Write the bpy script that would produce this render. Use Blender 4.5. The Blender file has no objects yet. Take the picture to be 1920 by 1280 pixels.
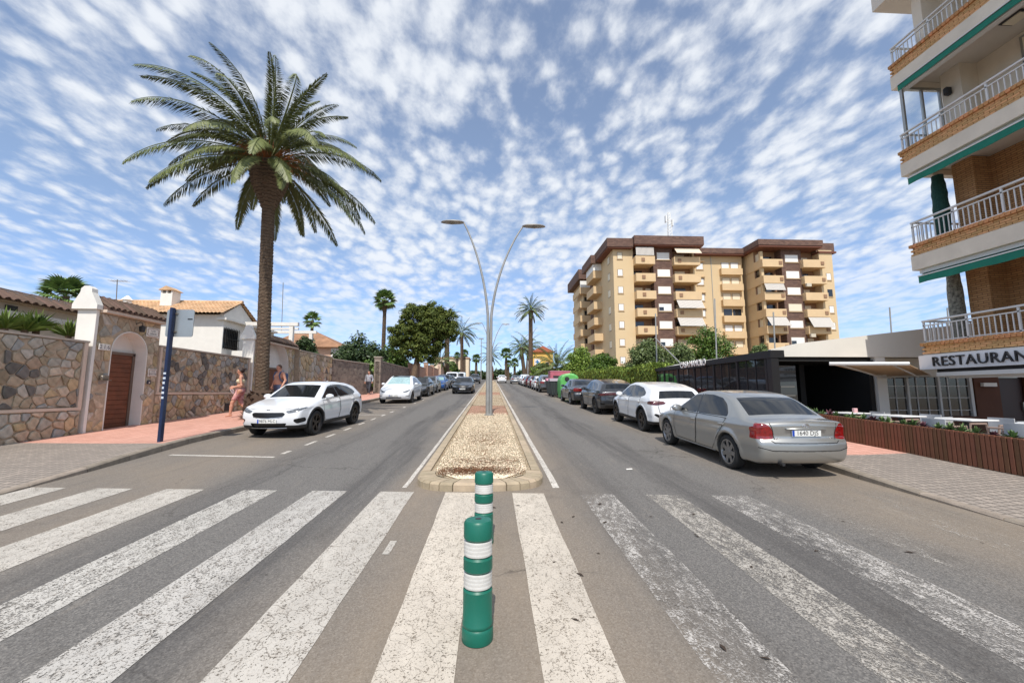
import bpy, bmesh, math, random
import numpy as np
from mathutils import Vector, Matrix
random.seed(7); rng = np.random.default_rng(11)
SC = bpy.context.scene; COL = SC.collection
R = math.radians
# ---------------------------------------------------------------- camera
FPX, CW, CH = 790.0, 1920, 1280            # focal length in photo pixels
PITCH, YAW, CAMZ, S = R(6.86), R(2.75), 1.75, 0.0438   # S: the street climbs 4.4 %
cam = bpy.data.cameras.new('camera'); camo = bpy.data.objects.new('camera', cam); COL.objects.link(camo)
cam.sensor_width = 36; cam.lens = FPX / CW * 36; cam.clip_end = 6000; cam.clip_start = 0.05
camo.location = (0, 0, CAMZ); camo.rotation_euler = (R(90) + PITCH, 0, -YAW); SC.camera = camo
# ---------------------------------------------------------------- world, sun, exposure
SUN = Vector((-0.03, -0.585, 0.81)).normalized()
SUN_EL = math.asin(SUN.z); SUN_AZ = math.atan2(SUN.x, SUN.y)
w = bpy.data.worlds.new('World'); SC.world = w; w.use_nodes = True
nt = w.node_tree; nt.nodes.clear()
def wn(t, **k):
    n = nt.nodes.new(t)
    for a, b in k.items(): setattr(n, a, b)
    return n
def wl(a, b): nt.links.new(a, b)
def wmath(op, a, b=None, c=None, clamp=False):
    n = wn('ShaderNodeMath', operation=op, use_clamp=clamp)
    for i, x in enumerate((a, b, c)):
        if x is None: continue
        if isinstance(x, (int, float)): n.inputs[i].default_value = x
        else: wl(x, n.inputs[i])
    return n.outputs[0]
sky = wn('ShaderNodeTexSky', sky_type='NISHITA', sun_disc=False)
sky.sun_elevation = SUN_EL; sky.sun_rotation = SUN_AZ; sky.altitude = 0; sky.air_density = 1.0; sky.dust_density = 0.35; sky.ozone_density = 3.0
tc = wn('ShaderNodeTexCoord'); sep = wn('ShaderNodeSeparateXYZ'); wl(tc.outputs['Generated'], sep.inputs[0])
zz = wmath('MAXIMUM', sep.outputs[2], 0.0); den = wmath('ADD', zz, 0.13)
cu = wmath('DIVIDE', sep.outputs[0], den); cv = wmath('DIVIDE', sep.outputs[1], den)
com = wn('ShaderNodeCombineXYZ'); wl(cu, com.inputs[0]); wl(cv, com.inputs[1])
mp = wn('ShaderNodeMapping'); wl(com.outputs[0], mp.inputs[0]); mp.inputs['Rotation'].default_value = (0, 0, R(-24)); mp.inputs['Scale'].default_value = (1.0, 0.66, 1)
mp.inputs['Location'].default_value = (3.3, 1.7, 0)
def wnoise(scale, detail, rough, dist=0.0, vec=None, out='Fac'):
    n = wn('ShaderNodeTexNoise'); n.inputs['Scale'].default_value = scale; n.inputs['Detail'].default_value = detail
    n.inputs['Roughness'].default_value = rough; n.inputs['Distortion'].default_value = dist; wl(vec or mp.outputs[0], n.inputs['Vector']); return n.outputs[out]
# altocumulus: cells warped by noise, gathered in broad banks with clear lanes between
wrp = wn('ShaderNodeVectorMath', operation='MULTIPLY_ADD'); wl(wnoise(5.0, 4, .55, out='Color'), wrp.inputs[0]); wrp.inputs[1].default_value = (.17, .17, 0); wl(mp.outputs[0], wrp.inputs[2])
vo = wn('ShaderNodeTexVoronoi', feature='SMOOTH_F1'); wl(wrp.outputs[0], vo.inputs['Vector']); vo.inputs['Scale'].default_value = 15.0; vo.inputs['Smoothness'].default_value = .55
cell = wmath('SUBTRACT', 1.0, vo.outputs['Distance'])
puff = wnoise(30.0, 6, 0.62, 0.15); big = wnoise(1.05, 3, 0.5, 0.3); midn = wnoise(4.6, 3, .5, .2)
dsum = wmath('ADD', wmath('ADD', wmath('MULTIPLY', cell, 0.52), wmath('MULTIPLY', puff, 0.40)), wmath('ADD', wmath('MULTIPLY', big, 0.62), wmath('MULTIPLY', midn, .30)))
cl = wn('ShaderNodeMapRange', interpolation_type='SMOOTHSTEP'); wl(dsum, cl.inputs[0])
cl.inputs[1].default_value = 0.70; cl.inputs[2].default_value = 1.15; cl.inputs[3].default_value = 0.11; cl.inputs[4].default_value = 0.90
hz = wn('ShaderNodeMapRange', interpolation_type='SMOOTHSTEP'); wl(sep.outputs[2], hz.inputs[0])
hz.inputs[1].default_value = 0.02; hz.inputs[2].default_value = 0.30; hz.inputs[3].default_value = 0.25; hz.inputs[4].default_value = 1.0
cf = wmath('MULTIPLY', cl.outputs[0], hz.outputs[0])
tnt = wn('ShaderNodeMapRange', interpolation_type='SMOOTHSTEP'); wl(sep.outputs[2], tnt.inputs[0]); tnt.inputs[1].default_value = 0.0; tnt.inputs[2].default_value = 0.42
tc1 = wn('ShaderNodeMix', data_type='RGBA'); wl(tnt.outputs[0], tc1.inputs[0]); tc1.inputs[6].default_value = (.80, .95, 1.28, 1); tc1.inputs[7].default_value = (1.22, 1.22, 1.22, 1)
tc2 = wn('ShaderNodeMix', data_type='RGBA', blend_type='MULTIPLY'); tc2.inputs[0].default_value = 1; wl(sky.outputs[0], tc2.inputs[6]); wl(tc1.outputs[2], tc2.inputs[7])
mixc = wn('ShaderNodeMix', data_type='RGBA'); wl(cf, mixc.inputs[0]); wl(tc2.outputs[2], mixc.inputs[6]); mixc.inputs[7].default_value = (6.6, 6.85, 7.2, 1)
w.cycles.sampling_method = 'MANUAL'; w.cycles.sample_map_resolution = 256
bg = wn('ShaderNodeBackground'); bg.inputs[1].default_value = 0.13; wl(mixc.outputs[2], bg.inputs[0])
wo = wn('ShaderNodeOutputWorld'); wl(bg.outputs[0], wo.inputs[0])
sl = bpy.data.lights.new('sun', 'SUN'); sl.energy = 4.0; sl.angle = R(0.53); sl.color = (1.0, 0.945, 0.87)
so = bpy.data.objects.new('sun', sl); COL.objects.link(so); so.rotation_euler = (-SUN).to_track_quat('-Z', 'Y').to_euler(); so.location = (0, -20, 40)
SC.view_settings.view_transform = 'Standard'; SC.view_settings.look = 'None'; SC.view_settings.gamma = 1; SC.view_settings.exposure = 0.12
SC.cycles.use_denoising = True; SC.cycles.max_bounces = 6; SC.cycles.transparent_max_bounces = 12
# ---------------------------------------------------------------- photo pixel -> point in the place
_F = np.array([math.sin(YAW)*math.cos(PITCH), math.cos(YAW)*math.cos(PITCH), math.sin(PITCH)])
_Rt = np.array([math.cos(YAW), -math.sin(YAW), 0.0]); _U = np.cross(_Rt, _F); _C = np.array([0, 0, CAMZ])
def ray(x, y): return _F*FPX + _Rt*(x-CW/2) - _U*(y-CH/2)
def gnd(x, y, h=0.0): r = ray(x, y); return Vector(_C + r*((h-CAMZ)/(r[2]-S*r[1])))    # on the street plane (+h)
def atX(x, y, X): r = ray(x, y); return Vector(_C + r*(X/r[0]))                        # on a plane along the street
def atY(x, y, Y): r = ray(x, y); return Vector(_C + r*(Y/r[1]))                        # on a plane across the street
def zr(y): return S*min(max(y, -25.0), 150.0)
PAVE = 0.14
# ---------------------------------------------------------------- materials
MATS = {}
def srgb(*c): return tuple(((v/255)/12.92 if v/255 <= .04045 else ((v/255+.055)/1.055)**2.4) for v in c)
def M(name, base, rough=.6, metal=0.0, spec=.5, var=None, bump=None, coat=0.0, rnd=0.0, island=0.0, trans=0.0, coord='Object', tint=None):
    if name in MATS: return MATS[name]
    m = bpy.data.materials.new(name); MATS[name] = m; m.use_nodes = True
    t = m.node_tree; b = t.nodes['Principled BSDF']
    b.inputs['Base Color'].default_value = (*base, 1); b.inputs['Roughness'].default_value = rough; b.inputs['Metallic'].default_value = metal
    b.inputs['Specular IOR Level'].default_value = spec; b.inputs['Coat Weight'].default_value = coat; b.inputs['Coat Roughness'].default_value = .03
    if trans: b.inputs['Transmission Weight'].default_value = trans
    L = t.links.new
    if var or bump:
        tcn = t.nodes.new('ShaderNodeTexCoord').outputs[coord]
    col = None
    if var:
        n = t.nodes.new('ShaderNodeTexNoise'); n.inputs['Scale'].default_value = var[0]; n.inputs['Detail'].default_value = 6; n.inputs['Roughness'].default_value = .62
        L(tcn, n.inputs['Vector'])
        mr = t.nodes.new('ShaderNodeMapRange'); L(n.outputs['Fac'], mr.inputs[0]); mr.inputs[1].default_value = .3; mr.inputs[2].default_value = .7
        mx = t.nodes.new('ShaderNodeMix'); mx.data_type = 'RGBA'; L(mr.outputs[0], mx.inputs[0])
        a = var[1]; c2 = tint or tuple(min(1, v*(1+a)) for v in base)
        mx.inputs[6].default_value = (*[v*(1-a) for v in base], 1); mx.inputs[7].default_value = (*c2, 1); col = mx.outputs[2]
    if rnd or island:
        src = (t.nodes.new('ShaderNodeObjectInfo').outputs['Random'] if rnd else t.nodes.new('ShaderNodeNewGeometry').outputs['Random Per Island'])
        am = rnd or island
        mr = t.nodes.new('ShaderNodeMapRange'); L(src, mr.inputs[0]); mr.inputs[3].default_value = 1-am; mr.inputs[4].default_value = 1+am
        hs = t.nodes.new('ShaderNodeHueSaturation'); L(mr.outputs[0], hs.inputs['Value'])
        if island or rnd:
            mh = t.nodes.new('ShaderNodeMapRange'); L(src, mh.inputs[0]); mh.inputs[3].default_value = .5+.05*am; mh.inputs[4].default_value = .5-.05*am; L(mh.outputs[0], hs.inputs['Hue'])
        if col: L(col, hs.inputs['Color'])
        else: hs.inputs['Color'].default_value = (*base, 1)
        col = hs.outputs[0]
    if col: L(col, b.inputs['Base Color'])
    if bump:
        n = t.nodes.new('ShaderNodeTexNoise'); n.inputs['Scale'].default_value = bump[0]; n.inputs['Detail'].default_value = 5; L(tcn, n.inputs['Vector'])
        bp = t.nodes.new('ShaderNodeBump'); bp.inputs['Strength'].default_value = bump[1]; bp.inputs['Distance'].default_value = bump[2] if len(bump) > 2 else .01
        L(n.outputs['Fac'], bp.inputs['Height']); L(bp.outputs[0], b.inputs['Normal'])
    return m
class NT:                                       # small helper for longer node materials
    def __init__(s, name):
        s.m = bpy.data.materials.new(name); MATS[name] = s.m; s.m.use_nodes = True; s.t = s.m.node_tree
        s.b = s.t.nodes['Principled BSDF']; s.out = s.t.nodes['Material Output']; s.tc = s.t.nodes.new('ShaderNodeTexCoord')
        s.P = s.tc.outputs['Object']
    def n(s, t, **k):
        x = s.t.nodes.new(t)
        for a, b in k.items(): setattr(x, a, b)
        return x
    def L(s, a, b): s.t.links.new(a, b)
    def put(s, sock, v):
        if isinstance(v, (int, float)): sock.default_value = v
        elif isinstance(v, tuple): sock.default_value = (*v, 1) if len(v) == 3 and len(sock.default_value) == 4 else v
        else: s.L(v, sock)
    def map(s, scale=(1,1,1), rot=(0,0,0), loc=(0,0,0), src=None):
        n = s.n('ShaderNodeMapping'); s.L(src or s.P, n.inputs[0]); n.inputs['Scale'].default_value = scale; n.inputs['Rotation'].default_value = rot; n.inputs['Location'].default_value = loc; return n.outputs[0]
    def noise(s, scale, detail=5, rough=.6, v=None, dist=0.0):
        n = s.n('ShaderNodeTexNoise'); s.L(v or s.P, n.inputs['Vector']); n.inputs['Scale'].default_value = scale; n.inputs['Detail'].default_value = detail; n.inputs['Roughness'].default_value = rough; n.inputs['Distortion'].default_value = dist; return n.outputs['Fac']
    def voro(s, scale, feature='F1', v=None, out='Distance', rnd=1.0):
        n = s.n('ShaderNodeTexVoronoi', feature=feature); s.L(v or s.P, n.inputs['Vector']); n.inputs['Scale'].default_value = scale; n.inputs['Randomness'].default_value = rnd; return n.outputs[out]
    def mr(s, v, a, b, c=0.0, d=1.0, sm=False):
        n = s.n('ShaderNodeMapRange'); s.L(v, n.inputs[0])
        if sm: n.interpolation_type = 'SMOOTHSTEP'
        for i, x in enumerate((a, b, c, d)): n.inputs[i+1].default_value = x
        return n.outputs[0]
    def mix(s, f, a, b, mode='MIX'):
        n = s.n('ShaderNodeMix', data_type='RGBA', blend_type=mode); s.put(n.inputs[0], f); s.put(n.inputs[6], a); s.put(n.inputs[7], b); return n.outputs[2]
    def math(s, op, a, b=None, clamp=False):
        n = s.n('ShaderNodeMath', operation=op, use_clamp=clamp); s.put(n.inputs[0], a)
        if b is not None: s.put(n.inputs[1], b)
        return n.outputs[0]
    def bump(s, h, strength=.3, dist=.01):
        n = s.n('ShaderNodeBump'); n.inputs['Strength'].default_value = strength; n.inputs['Distance'].default_value = dist; s.L(h, n.inputs['Height']); s.L(n.outputs[0], s.b.inputs['Normal'])
# ---------------------------------------------------------------- mesh helpers
def link(name, me, mat=None, parent=None, loc=None, rot=None):
    o = bpy.data.objects.new(name, me); COL.objects.link(o)
    if mat is not None and me is not None and len(me.materials) == 0: me.materials.append(mat)
    if parent is not None: o.parent = parent
    if loc is not None: o.location = loc
    if rot is not None: o.rotation_euler = rot
    return o
def np_mesh(name, V, F, smooth=False, normals=None):
    """V (n,3) F (m,k) arrays -> mesh, fast"""
    V = np.asarray(V, dtype=np.float32); F = np.asarray(F, dtype=np.int32)
    me = bpy.data.meshes.new(name); me.vertices.add(len(V)); me.vertices.foreach_set('co', V.ravel())
    k = F.shape[1]; me.loops.add(F.size); me.loops.foreach_set('vertex_index', F.ravel())
    me.polygons.add(len(F)); me.polygons.foreach_set('loop_start', np.arange(0, F.size, k, dtype=np.int32))
    me.update(calc_edges=True)
    if smooth: me.polygons.foreach_set('use_smooth', np.ones(len(F), dtype=bool))
    if normals is not None: me.normals_split_custom_set_from_vertices([tuple(n) for n in normals])
    return me
class MB:
    def __init__(s): s.v = []; s.f = []
    def add(s, vs, fs):
        k = len(s.v); s.v += [tuple(p) for p in vs]; s.f += [tuple(i+k for i in f) for f in fs]; return s
    def box(s, x0, x1, y0, y1, z0, z1):
        return s.add([(x0,y0,z0),(x1,y0,z0),(x1,y1,z0),(x0,y1,z0),(x0,y0,z1),(x1,y0,z1),(x1,y1,z1),(x0,y1,z1)],
                     [(0,3,2,1),(4,5,6,7),(0,1,5,4),(1,2,6,5),(2,3,7,6),(3,0,4,7)])
    def cbox(s, c, d, rz=0.0):
        k = len(s.v); s.box(-d[0]/2, d[0]/2, -d[1]/2, d[1]/2, -d[2]/2, d[2]/2); ca, sa = math.cos(rz), math.sin(rz)
        for i in range(k, len(s.v)):
            x, y, z = s.v[i]; s.v[i] = (c[0]+x*ca-y*sa, c[1]+x*sa+y*ca, c[2]+z)
        return s
    def bbox(s, x0, x1, y0, y1, z0, z1, b=.01):       # box with all edges chamfered
        bm = bmesh.new(); bmesh.ops.create_cube(bm, size=1)
        for v in bm.verts: v.co = ((x0+x1)/2+v.co.x*(x1-x0), (y0+y1)/2+v.co.y*(y1-y0), (z0+z1)/2+v.co.z*(z1-z0))
        bmesh.ops.bevel(bm, geom=bm.edges[:], offset=b, segments=1, affect='EDGES')
        bm.verts.index_update(); r = s.add([v.co[:] for v in bm.verts], [[v.index for v in f.verts] for f in bm.faces]); bm.free(); return r
    def prism(s, poly, a, b, axis='y'):              # poly of 2-D points extruded along axis from a to b
        n = len(poly)
        def P(p, t): return {'y': (p[0], t, p[1]), 'x': (t, p[0], p[1]), 'z': (p[0], p[1], t)}[axis]
        fs = [tuple(range(n)), tuple(range(2*n-1, n-1, -1))] + [((i+1) % n, i, i+n, (i+1) % n+n) for i in range(n)]
        return s.add([P(p, a) for p in poly]+[P(p, b) for p in poly], fs)
    def tube(s, path, rad, n=8, caps=True):
        pts = [Vector(p) for p in path]; rs = rad if isinstance(rad, (list, tuple)) else [rad]*len(pts); k = len(s.v); up = None; vs = []
        for i, p in enumerate(pts):
            t = (pts[min(i+1, len(pts)-1)]-pts[max(i-1, 0)]).normalized()
            if up is None: up = t.orthogonal().normalized()
            else: up = (up-t*up.dot(t)).normalized()
            b = t.cross(up)
            vs += [tuple(p+(up*math.cos(a)+b*math.sin(a))*rs[i]) for a in (2*math.pi*j/n for j in range(n))]
        fs = [(i*n+j, i*n+(j+1) % n, (i+1)*n+(j+1) % n, (i+1)*n+j) for i in range(len(pts)-1) for j in range(n)]
        if caps: fs += [tuple(range(n-1, -1, -1)), tuple((len(pts)-1)*n+j for j in range(n))]
        return s.add(vs, fs)
    def lathe(s, prof, n=24, c=(0,0,0), axis='z', caps=True):
        vs = []
        for r, h in prof:
            for j in range(n):
                a = 2*math.pi*j/n; p = (r*math.cos(a), r*math.sin(a), h)
                if axis == 'y': p = (p[0], p[2], p[1])
                if axis == 'x': p = (p[2], p[0], p[1])
                vs.append((p[0]+c[0], p[1]+c[1], p[2]+c[2]))
        m = len(prof); fs = [(i*n+j, i*n+(j+1) % n, (i+1)*n+(j+1) % n, (i+1)*n+j) for i in range(m-1) for j in range(n)]
        if caps: fs += [tuple(range(n-1, -1, -1)), tuple((m-1)*n+j for j in range(n))]
        return s.add(vs, fs)
    def mesh(s, name, smooth=False):
        me = bpy.data.meshes.new(name); me.from_pydata(s.v, [], s.f)
        bm = bmesh.new(); bm.from_mesh(me); bmesh.ops.recalc_face_normals(bm, faces=bm.faces[:]); bm.to_mesh(me); bm.free()
        if smooth: me.polygons.foreach_set('use_smooth', np.ones(len(me.polygons), dtype=bool)); me.set_sharp_from_angle(angle=R(40))
        return me
    def build(s, name, mat, parent=None, smooth=False, loc=None, rot=None): return link(name, s.mesh(name, smooth), mat, parent, loc, rot)
def tag(o, label=None, cat=None, group=None, kind=None):
    if label: o['label'] = label
    if cat: o['category'] = cat
    if group: o['group'] = group
    if kind: o['kind'] = kind
    return o
def thing(name, label, cat, loc=(0,0,0), rz=0.0, group=None):
    o = link(name, None, loc=loc, rot=(0,0,rz)); return tag(o, label, cat, group)
def struct(o): o['kind'] = 'structure'; return o
def copy_tree(o, parent=None):
    c = o.copy(); COL.objects.link(c); c.parent = parent
    for ch in o.children: copy_tree(ch, c)
    return c
def text_mesh(txt, size, depth=.004, spacing=1.0):
    cu = bpy.data.curves.new('lettering', 'FONT'); cu.body = txt; cu.size = size; cu.extrude = depth; cu.align_x = 'CENTER'; cu.align_y = 'CENTER'; cu.space_character = spacing; cu.resolution_u = 3
    o = bpy.data.objects.new('lettering', cu); me = bpy.data.meshes.new_from_object(o); bpy.data.objects.remove(o); bpy.data.curves.remove(cu); return me
def letters(txt, size, depth, parent, mat, origin, right, rot, spacing=1.0, sx=1.0, name='letter'):
    """raised letters, each an object of its own, set out from origin along right"""
    def ext(t):
        cu = bpy.data.curves.new('l', 'FONT'); cu.body = t; cu.size = size; cu.space_character = spacing; cu.extrude = depth; cu.resolution_u = 3; cu.align_y = 'CENTER'
        o = bpy.data.objects.new('l', cu); me = bpy.data.meshes.new_from_object(o); bpy.data.objects.remove(o); bpy.data.curves.remove(cu); return me
    for i, ch in enumerate(txt):
        if ch == ' ': continue
        me = ext(ch); full = ext(txt[:i+1]); off = max(v.co.x for v in full.vertices)-max(v.co.x for v in me.vertices); bpy.data.meshes.remove(full)
        o = link(name, me, mat, parent, loc=Vector(origin)+Vector(right)*off*sx, rot=rot); o.scale.x = sx
def slope_rot(sgn):                                # rotation of a thing standing on the street, its +x along sgn*Y uphill
    f = Vector((0, sgn, sgn*S)).normalized(); u = Vector((0, -S, 1)).normalized(); l = u.cross(f)
    return Matrix((f, l, u)).transposed().to_euler()
# ================================================================ GROUND, ROAD, PAVEMENTS
def sheet(name, pts_rows, mat, parent=None):
    V = [p for r in pts_rows for p in r]; k = len(pts_rows[0])
    F = [(i*k+j, i*k+j+1, (i+1)*k+j+1, (i+1)*k+j) for i in range(len(pts_rows)-1) for j in range(k-1)]
    me = bpy.data.meshes.new(name); me.from_pydata([tuple(p) for p in V], [], F); me.update()
    return link(name, me, mat, parent)
n = NT('dry_earth'); n.L(n.mix(n.noise(.6), srgb(150,132,108), srgb(120,108,86)), n.b.inputs['Base Color']); n.b.inputs['Roughness'].default_value = .95
struct(sheet('ground', [[(x, y, zr(y)-1.0) for x in (-3000, -60, 0, 60, 3000)] for y in (-600, -25, 0, 50, 150, 400, 3000)], n.m))
# asphalt: bleached, dusty towards the kerbs and the median, dark polished wheel tracks, cracks
n = NT('asphalt'); P = n.P
sx = n.n('ShaderNodeSeparateXYZ'); n.L(P, sx.inputs[0]); X = sx.outputs[0]
warp = n.math('ADD', X, n.math('MULTIPLY', n.math('SUBTRACT', n.noise(.5, 3, .5, n.map((1, .35, 1))), .5), 1.5))
def band(c, w_):                                # 1 near X = c
    return n.mr(n.math('ABSOLUTE', n.math('SUBTRACT', warp, c)), w_*.35, w_, 1, 0, True)
agg = n.voro(95, v=P); aggc = n.voro(95, v=P, out='Color'); fine = n.noise(55, 4, .7)
base = n.mix(n.mr(fine, .3, .7), srgb(86,84,82), srgb(119,116,112))
base = n.mix(n.math('MULTIPLY', n.mr(aggc, .55, .95), .55), base, srgb(150,145,138))
base = n.mix(n.math('MULTIPLY', n.mr(aggc, .35, .05), .5), base, srgb(62,59,57))
dust = n.math('MAXIMUM', n.math('MAXIMUM', band(0, 2.0), band(6.2, 2.6)), n.math('MULTIPLY', band(-6.6, 3.2), .75))
dustn = n.math('MULTIPLY', dust, n.mr(n.noise(.9, 6, .65, n.map((1, .4, 1))), .25, .7, .25, .85))
base = n.mix(n.math('MULTIPLY', dustn, .72), base, srgb(152,135,114))
track = n.math('MAXIMUM', n.math('MAXIMUM', band(-2.05, .55), band(2.9, .55)), n.math('MULTIPLY', n.math('MAXIMUM', band(-3.8, .5), band(1.6, .5)), .55))
streak = n.noise(1.0, 6, .7, n.map((5.0, .22, 1)))
base = n.mix(n.math('MULTIPLY', n.math('MULTIPLY', track, n.mr(streak, .28, .6)), .55), base, srgb(64,62,62))
base = n.mix(n.math('MULTIPLY', n.mr(n.noise(1.0, 6, .75, n.map((.8, .8, 1), loc=(7, 3, 0))), .58, .74), .42), base, srgb(72,67,62))
base = n.mix(n.math('MULTIPLY', n.mr(streak, .56, .75), .28), base, srgb(70,68,66))
base = n.mix(n.math('MULTIPLY', n.mr(n.noise(2.3, 5, .7, n.map((2.2, .3, 1), loc=(1, 9, 0))), .6, .8), .25), base, srgb(176,162,144))
spots = n.mr(n.voro(2.3, v=n.map((1, 1, 1), loc=(.3, .1, 0))), .045, .03)
base = n.mix(n.math('MULTIPLY', spots, .7), base, srgb(46,43,41))
pv = n.n('ShaderNodeVectorMath', operation='ADD'); n.L(P, pv.inputs[0]); nz = n.n('ShaderNodeTexNoise'); nz.inputs['Scale'].default_value = 1.6; nz.inputs['Detail'].default_value = 6; n.L(P, nz.inputs['Vector']); n.L(nz.outputs['Color'], pv.inputs[1])
crack = n.mr(n.voro(.42, 'DISTANCE_TO_EDGE', pv.outputs[0]), .0, .0065, 1, 0); crm = n.mr(n.noise(.35, 2), .5, .6)
base = n.mix(n.math('MULTIPLY', n.math('MULTIPLY', crack, crm), .6), base, srgb(48,45,43))
n.L(base, n.b.inputs['Base Color']); n.b.inputs['Roughness'].default_value = .88; n.b.inputs['Specular IOR Level'].default_value = .3
n.bump(n.math('ADD', n.math('MULTIPLY', agg, .6), fine), .55, .006)
ys = [-25, -10, 0, 5, 10, 20, 40, 70, 92]
road = struct(sheet('road', [[(x, y, zr(y)) for x in (-9.2, -4, 0, 3, 6.9)] for y in ys], n.m))
cross_road = struct(sheet('crossing_road', [[(x, y, zr(y)) for x in (-70, 0, 70)] for y in (92, 125)], n.m))
# --- painted markings: worn paint lets the asphalt below show
def paint(name, wear, crackscale=4.0, seed=0.0, col=(214,208,198)):
    n = NT(name); P = n.map((1,1,1), loc=(seed, seed*.7, 0))
    pv = n.n('ShaderNodeVectorMath', operation='ADD'); n.L(P, pv.inputs[0]); nz = n.n('ShaderNodeTexNoise'); nz.inputs['Scale'].default_value = 3.0; nz.inputs['Detail'].default_value = 5; n.L(P, nz.inputs['Vector'])
    sc = n.n('ShaderNodeVectorMath', operation='SCALE'); n.L(nz.outputs['Color'], sc.inputs[0]); sc.inputs[3].default_value = .35; n.L(sc.outputs[0], pv.inputs[1])
    cr = n.mr(n.voro(crackscale, 'DISTANCE_TO_EDGE', pv.outputs[0]), .0, .014, 1, 0)
    cr2 = n.mr(n.voro(crackscale*3.1, 'DISTANCE_TO_EDGE', pv.outputs[0]), .0, .03, 1, 0)
    blot = n.noise(1.3, 8, .72, n.map((1.4, .55, 1), loc=(seed, 0, 0))); grain = n.noise(60, 4, .75); mid = n.noise(9, 6, .8, n.map((1.6, .7, 1), loc=(0, seed, 0)))
    dirt = n.mix(n.mr(blot, .3, .7), srgb(*[c*.86 for c in col]), srgb(*col))
    dirt = n.mix(n.math('MULTIPLY', n.mr(mid, .5, .75), .35), dirt, srgb(170,156,138))
    dirt = n.mix(n.math('MULTIPLY', cr, .8), dirt, srgb(92,80,68)); dirt = n.mix(n.math('MULTIPLY', cr2, .30), dirt, srgb(120,108,94))
    n.L(dirt, n.b.inputs['Base Color']); n.b.inputs['Roughness'].default_value = .75
    s = n.math('ADD', n.math('ADD', n.math('MULTIPLY', blot, .42), n.math('MULTIPLY', mid, .42)), n.math('MULTIPLY', grain, .3))
    lo = .80 - wear*.40
    a = n.mr(s, lo-.05, lo+.05, 1, 0)
    gth = n.math('ADD', grain, n.math('MULTIPLY', n.math('SUBTRACT', mid, .5), .45)); a = n.math('MULTIPLY', a, n.mr(gth, .66-wear*.20, .60-wear*.20))
    tr = n.n('ShaderNodeBsdfTransparent'); mx = n.n('ShaderNodeMixShader'); n.L(a, mx.inputs[0]); n.L(tr.outputs[0], mx.inputs[1]); n.L(n.b.outputs[0], mx.inputs[2]); n.L(mx.outputs[0], n.out.inputs[0])
    n.bump(n.math('SUBTRACT', grain, cr), .4, .004); return n.m
fresh = paint('road_paint_fresh', .20, 4, 0, (194,188,178)); cracked = paint('road_paint_cracked', .15, 6.5, 2, (206,196,181)); worn = paint('road_paint_worn', .42, 4, 5, (198,194,186)); faded = paint('road_paint_faded', .61, 5, 9, (200,195,188)); ghost = paint('road_paint_ghost', .80, 5, 13)
half = paint('road_paint_half', .54, 5, 31, (186,180,170)); midp = paint('road_paint_mid', .33, 4, 17, (192,188,181))
def stripe(x0, x1, y0, y1, mat, name='crossing_stripe', skew=-.082):
    rows = []
    if name == 'bay_line': return sheet(name, [[(x0, y0+skew*x0, zr(y0+skew*x0)+.004), (x1, y0+skew*x1, zr(y0+skew*x1)+.004)], [(x0, y1+skew*x0, zr(y1+skew*x0)+.004), (x1, y1+skew*x1, zr(y1+skew*x1)+.004)]], mat, road)
    N = max(2, int((y1-y0)/.4)+1)
    for i in range(N):
        t = i/(N-1); e = random.uniform(-.006, .006); y = y0+(y1-y0)*t
        rows.append([(x0+e, y+(skew*x0 if i == N-1 else 0), zr(y+(skew*x0 if i == N-1 else 0))+.004), (x1+e, y+(skew*x1 if i == N-1 else 0), zr(y+(skew*x1 if i == N-1 else 0))+.004)])
    return sheet(name, rows, mat, road)
for x0, x1, m in [(-7.0,-6.45,fresh),(-5.97,-5.41,fresh),(-4.90,-4.30,fresh),(-3.69,-3.19,worn),(-2.66,-2.14,midp),(-1.64,-1.14,fresh),(-.67,-.20,cracked),(.31,.77,cracked),
                  (1.29,1.77,faded),(2.25,2.72,half),(3.17,3.69,faded),(4.15,4.65,ghost),(5.1,5.6,ghost)]:
    stripe(x0, x1, 1.4, 6.42, m)
line = paint('road_paint_line', .22, 6, 23)
stripe(-6.85, -4.52, 8.55, 8.66, line, 'bay_line', -.14); stripe(-4.58, -4.48, 9.6, 9.95, line, 'bay_line', 0)
for y in (10.7, 12.0, 13.4, 14.8, 16.3, 17.8, 19.3, 22, 25, 28): stripe(-4.56, -4.47, y, y+.62, line, 'bay_line', 0)
stripe(-6.9, -4.56, 18.25, 18.35, line, 'bay_line', 0)
stripe(.95, 1.05, 6.65, 92, line, 'edge_line', 0); stripe(-1.36, -1.29, 6.75, 92, line, 'edge_line', 0)
stripe(-1.05, -.98, 4.35, 4.68, fresh, 'paint_mark', 0)
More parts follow.
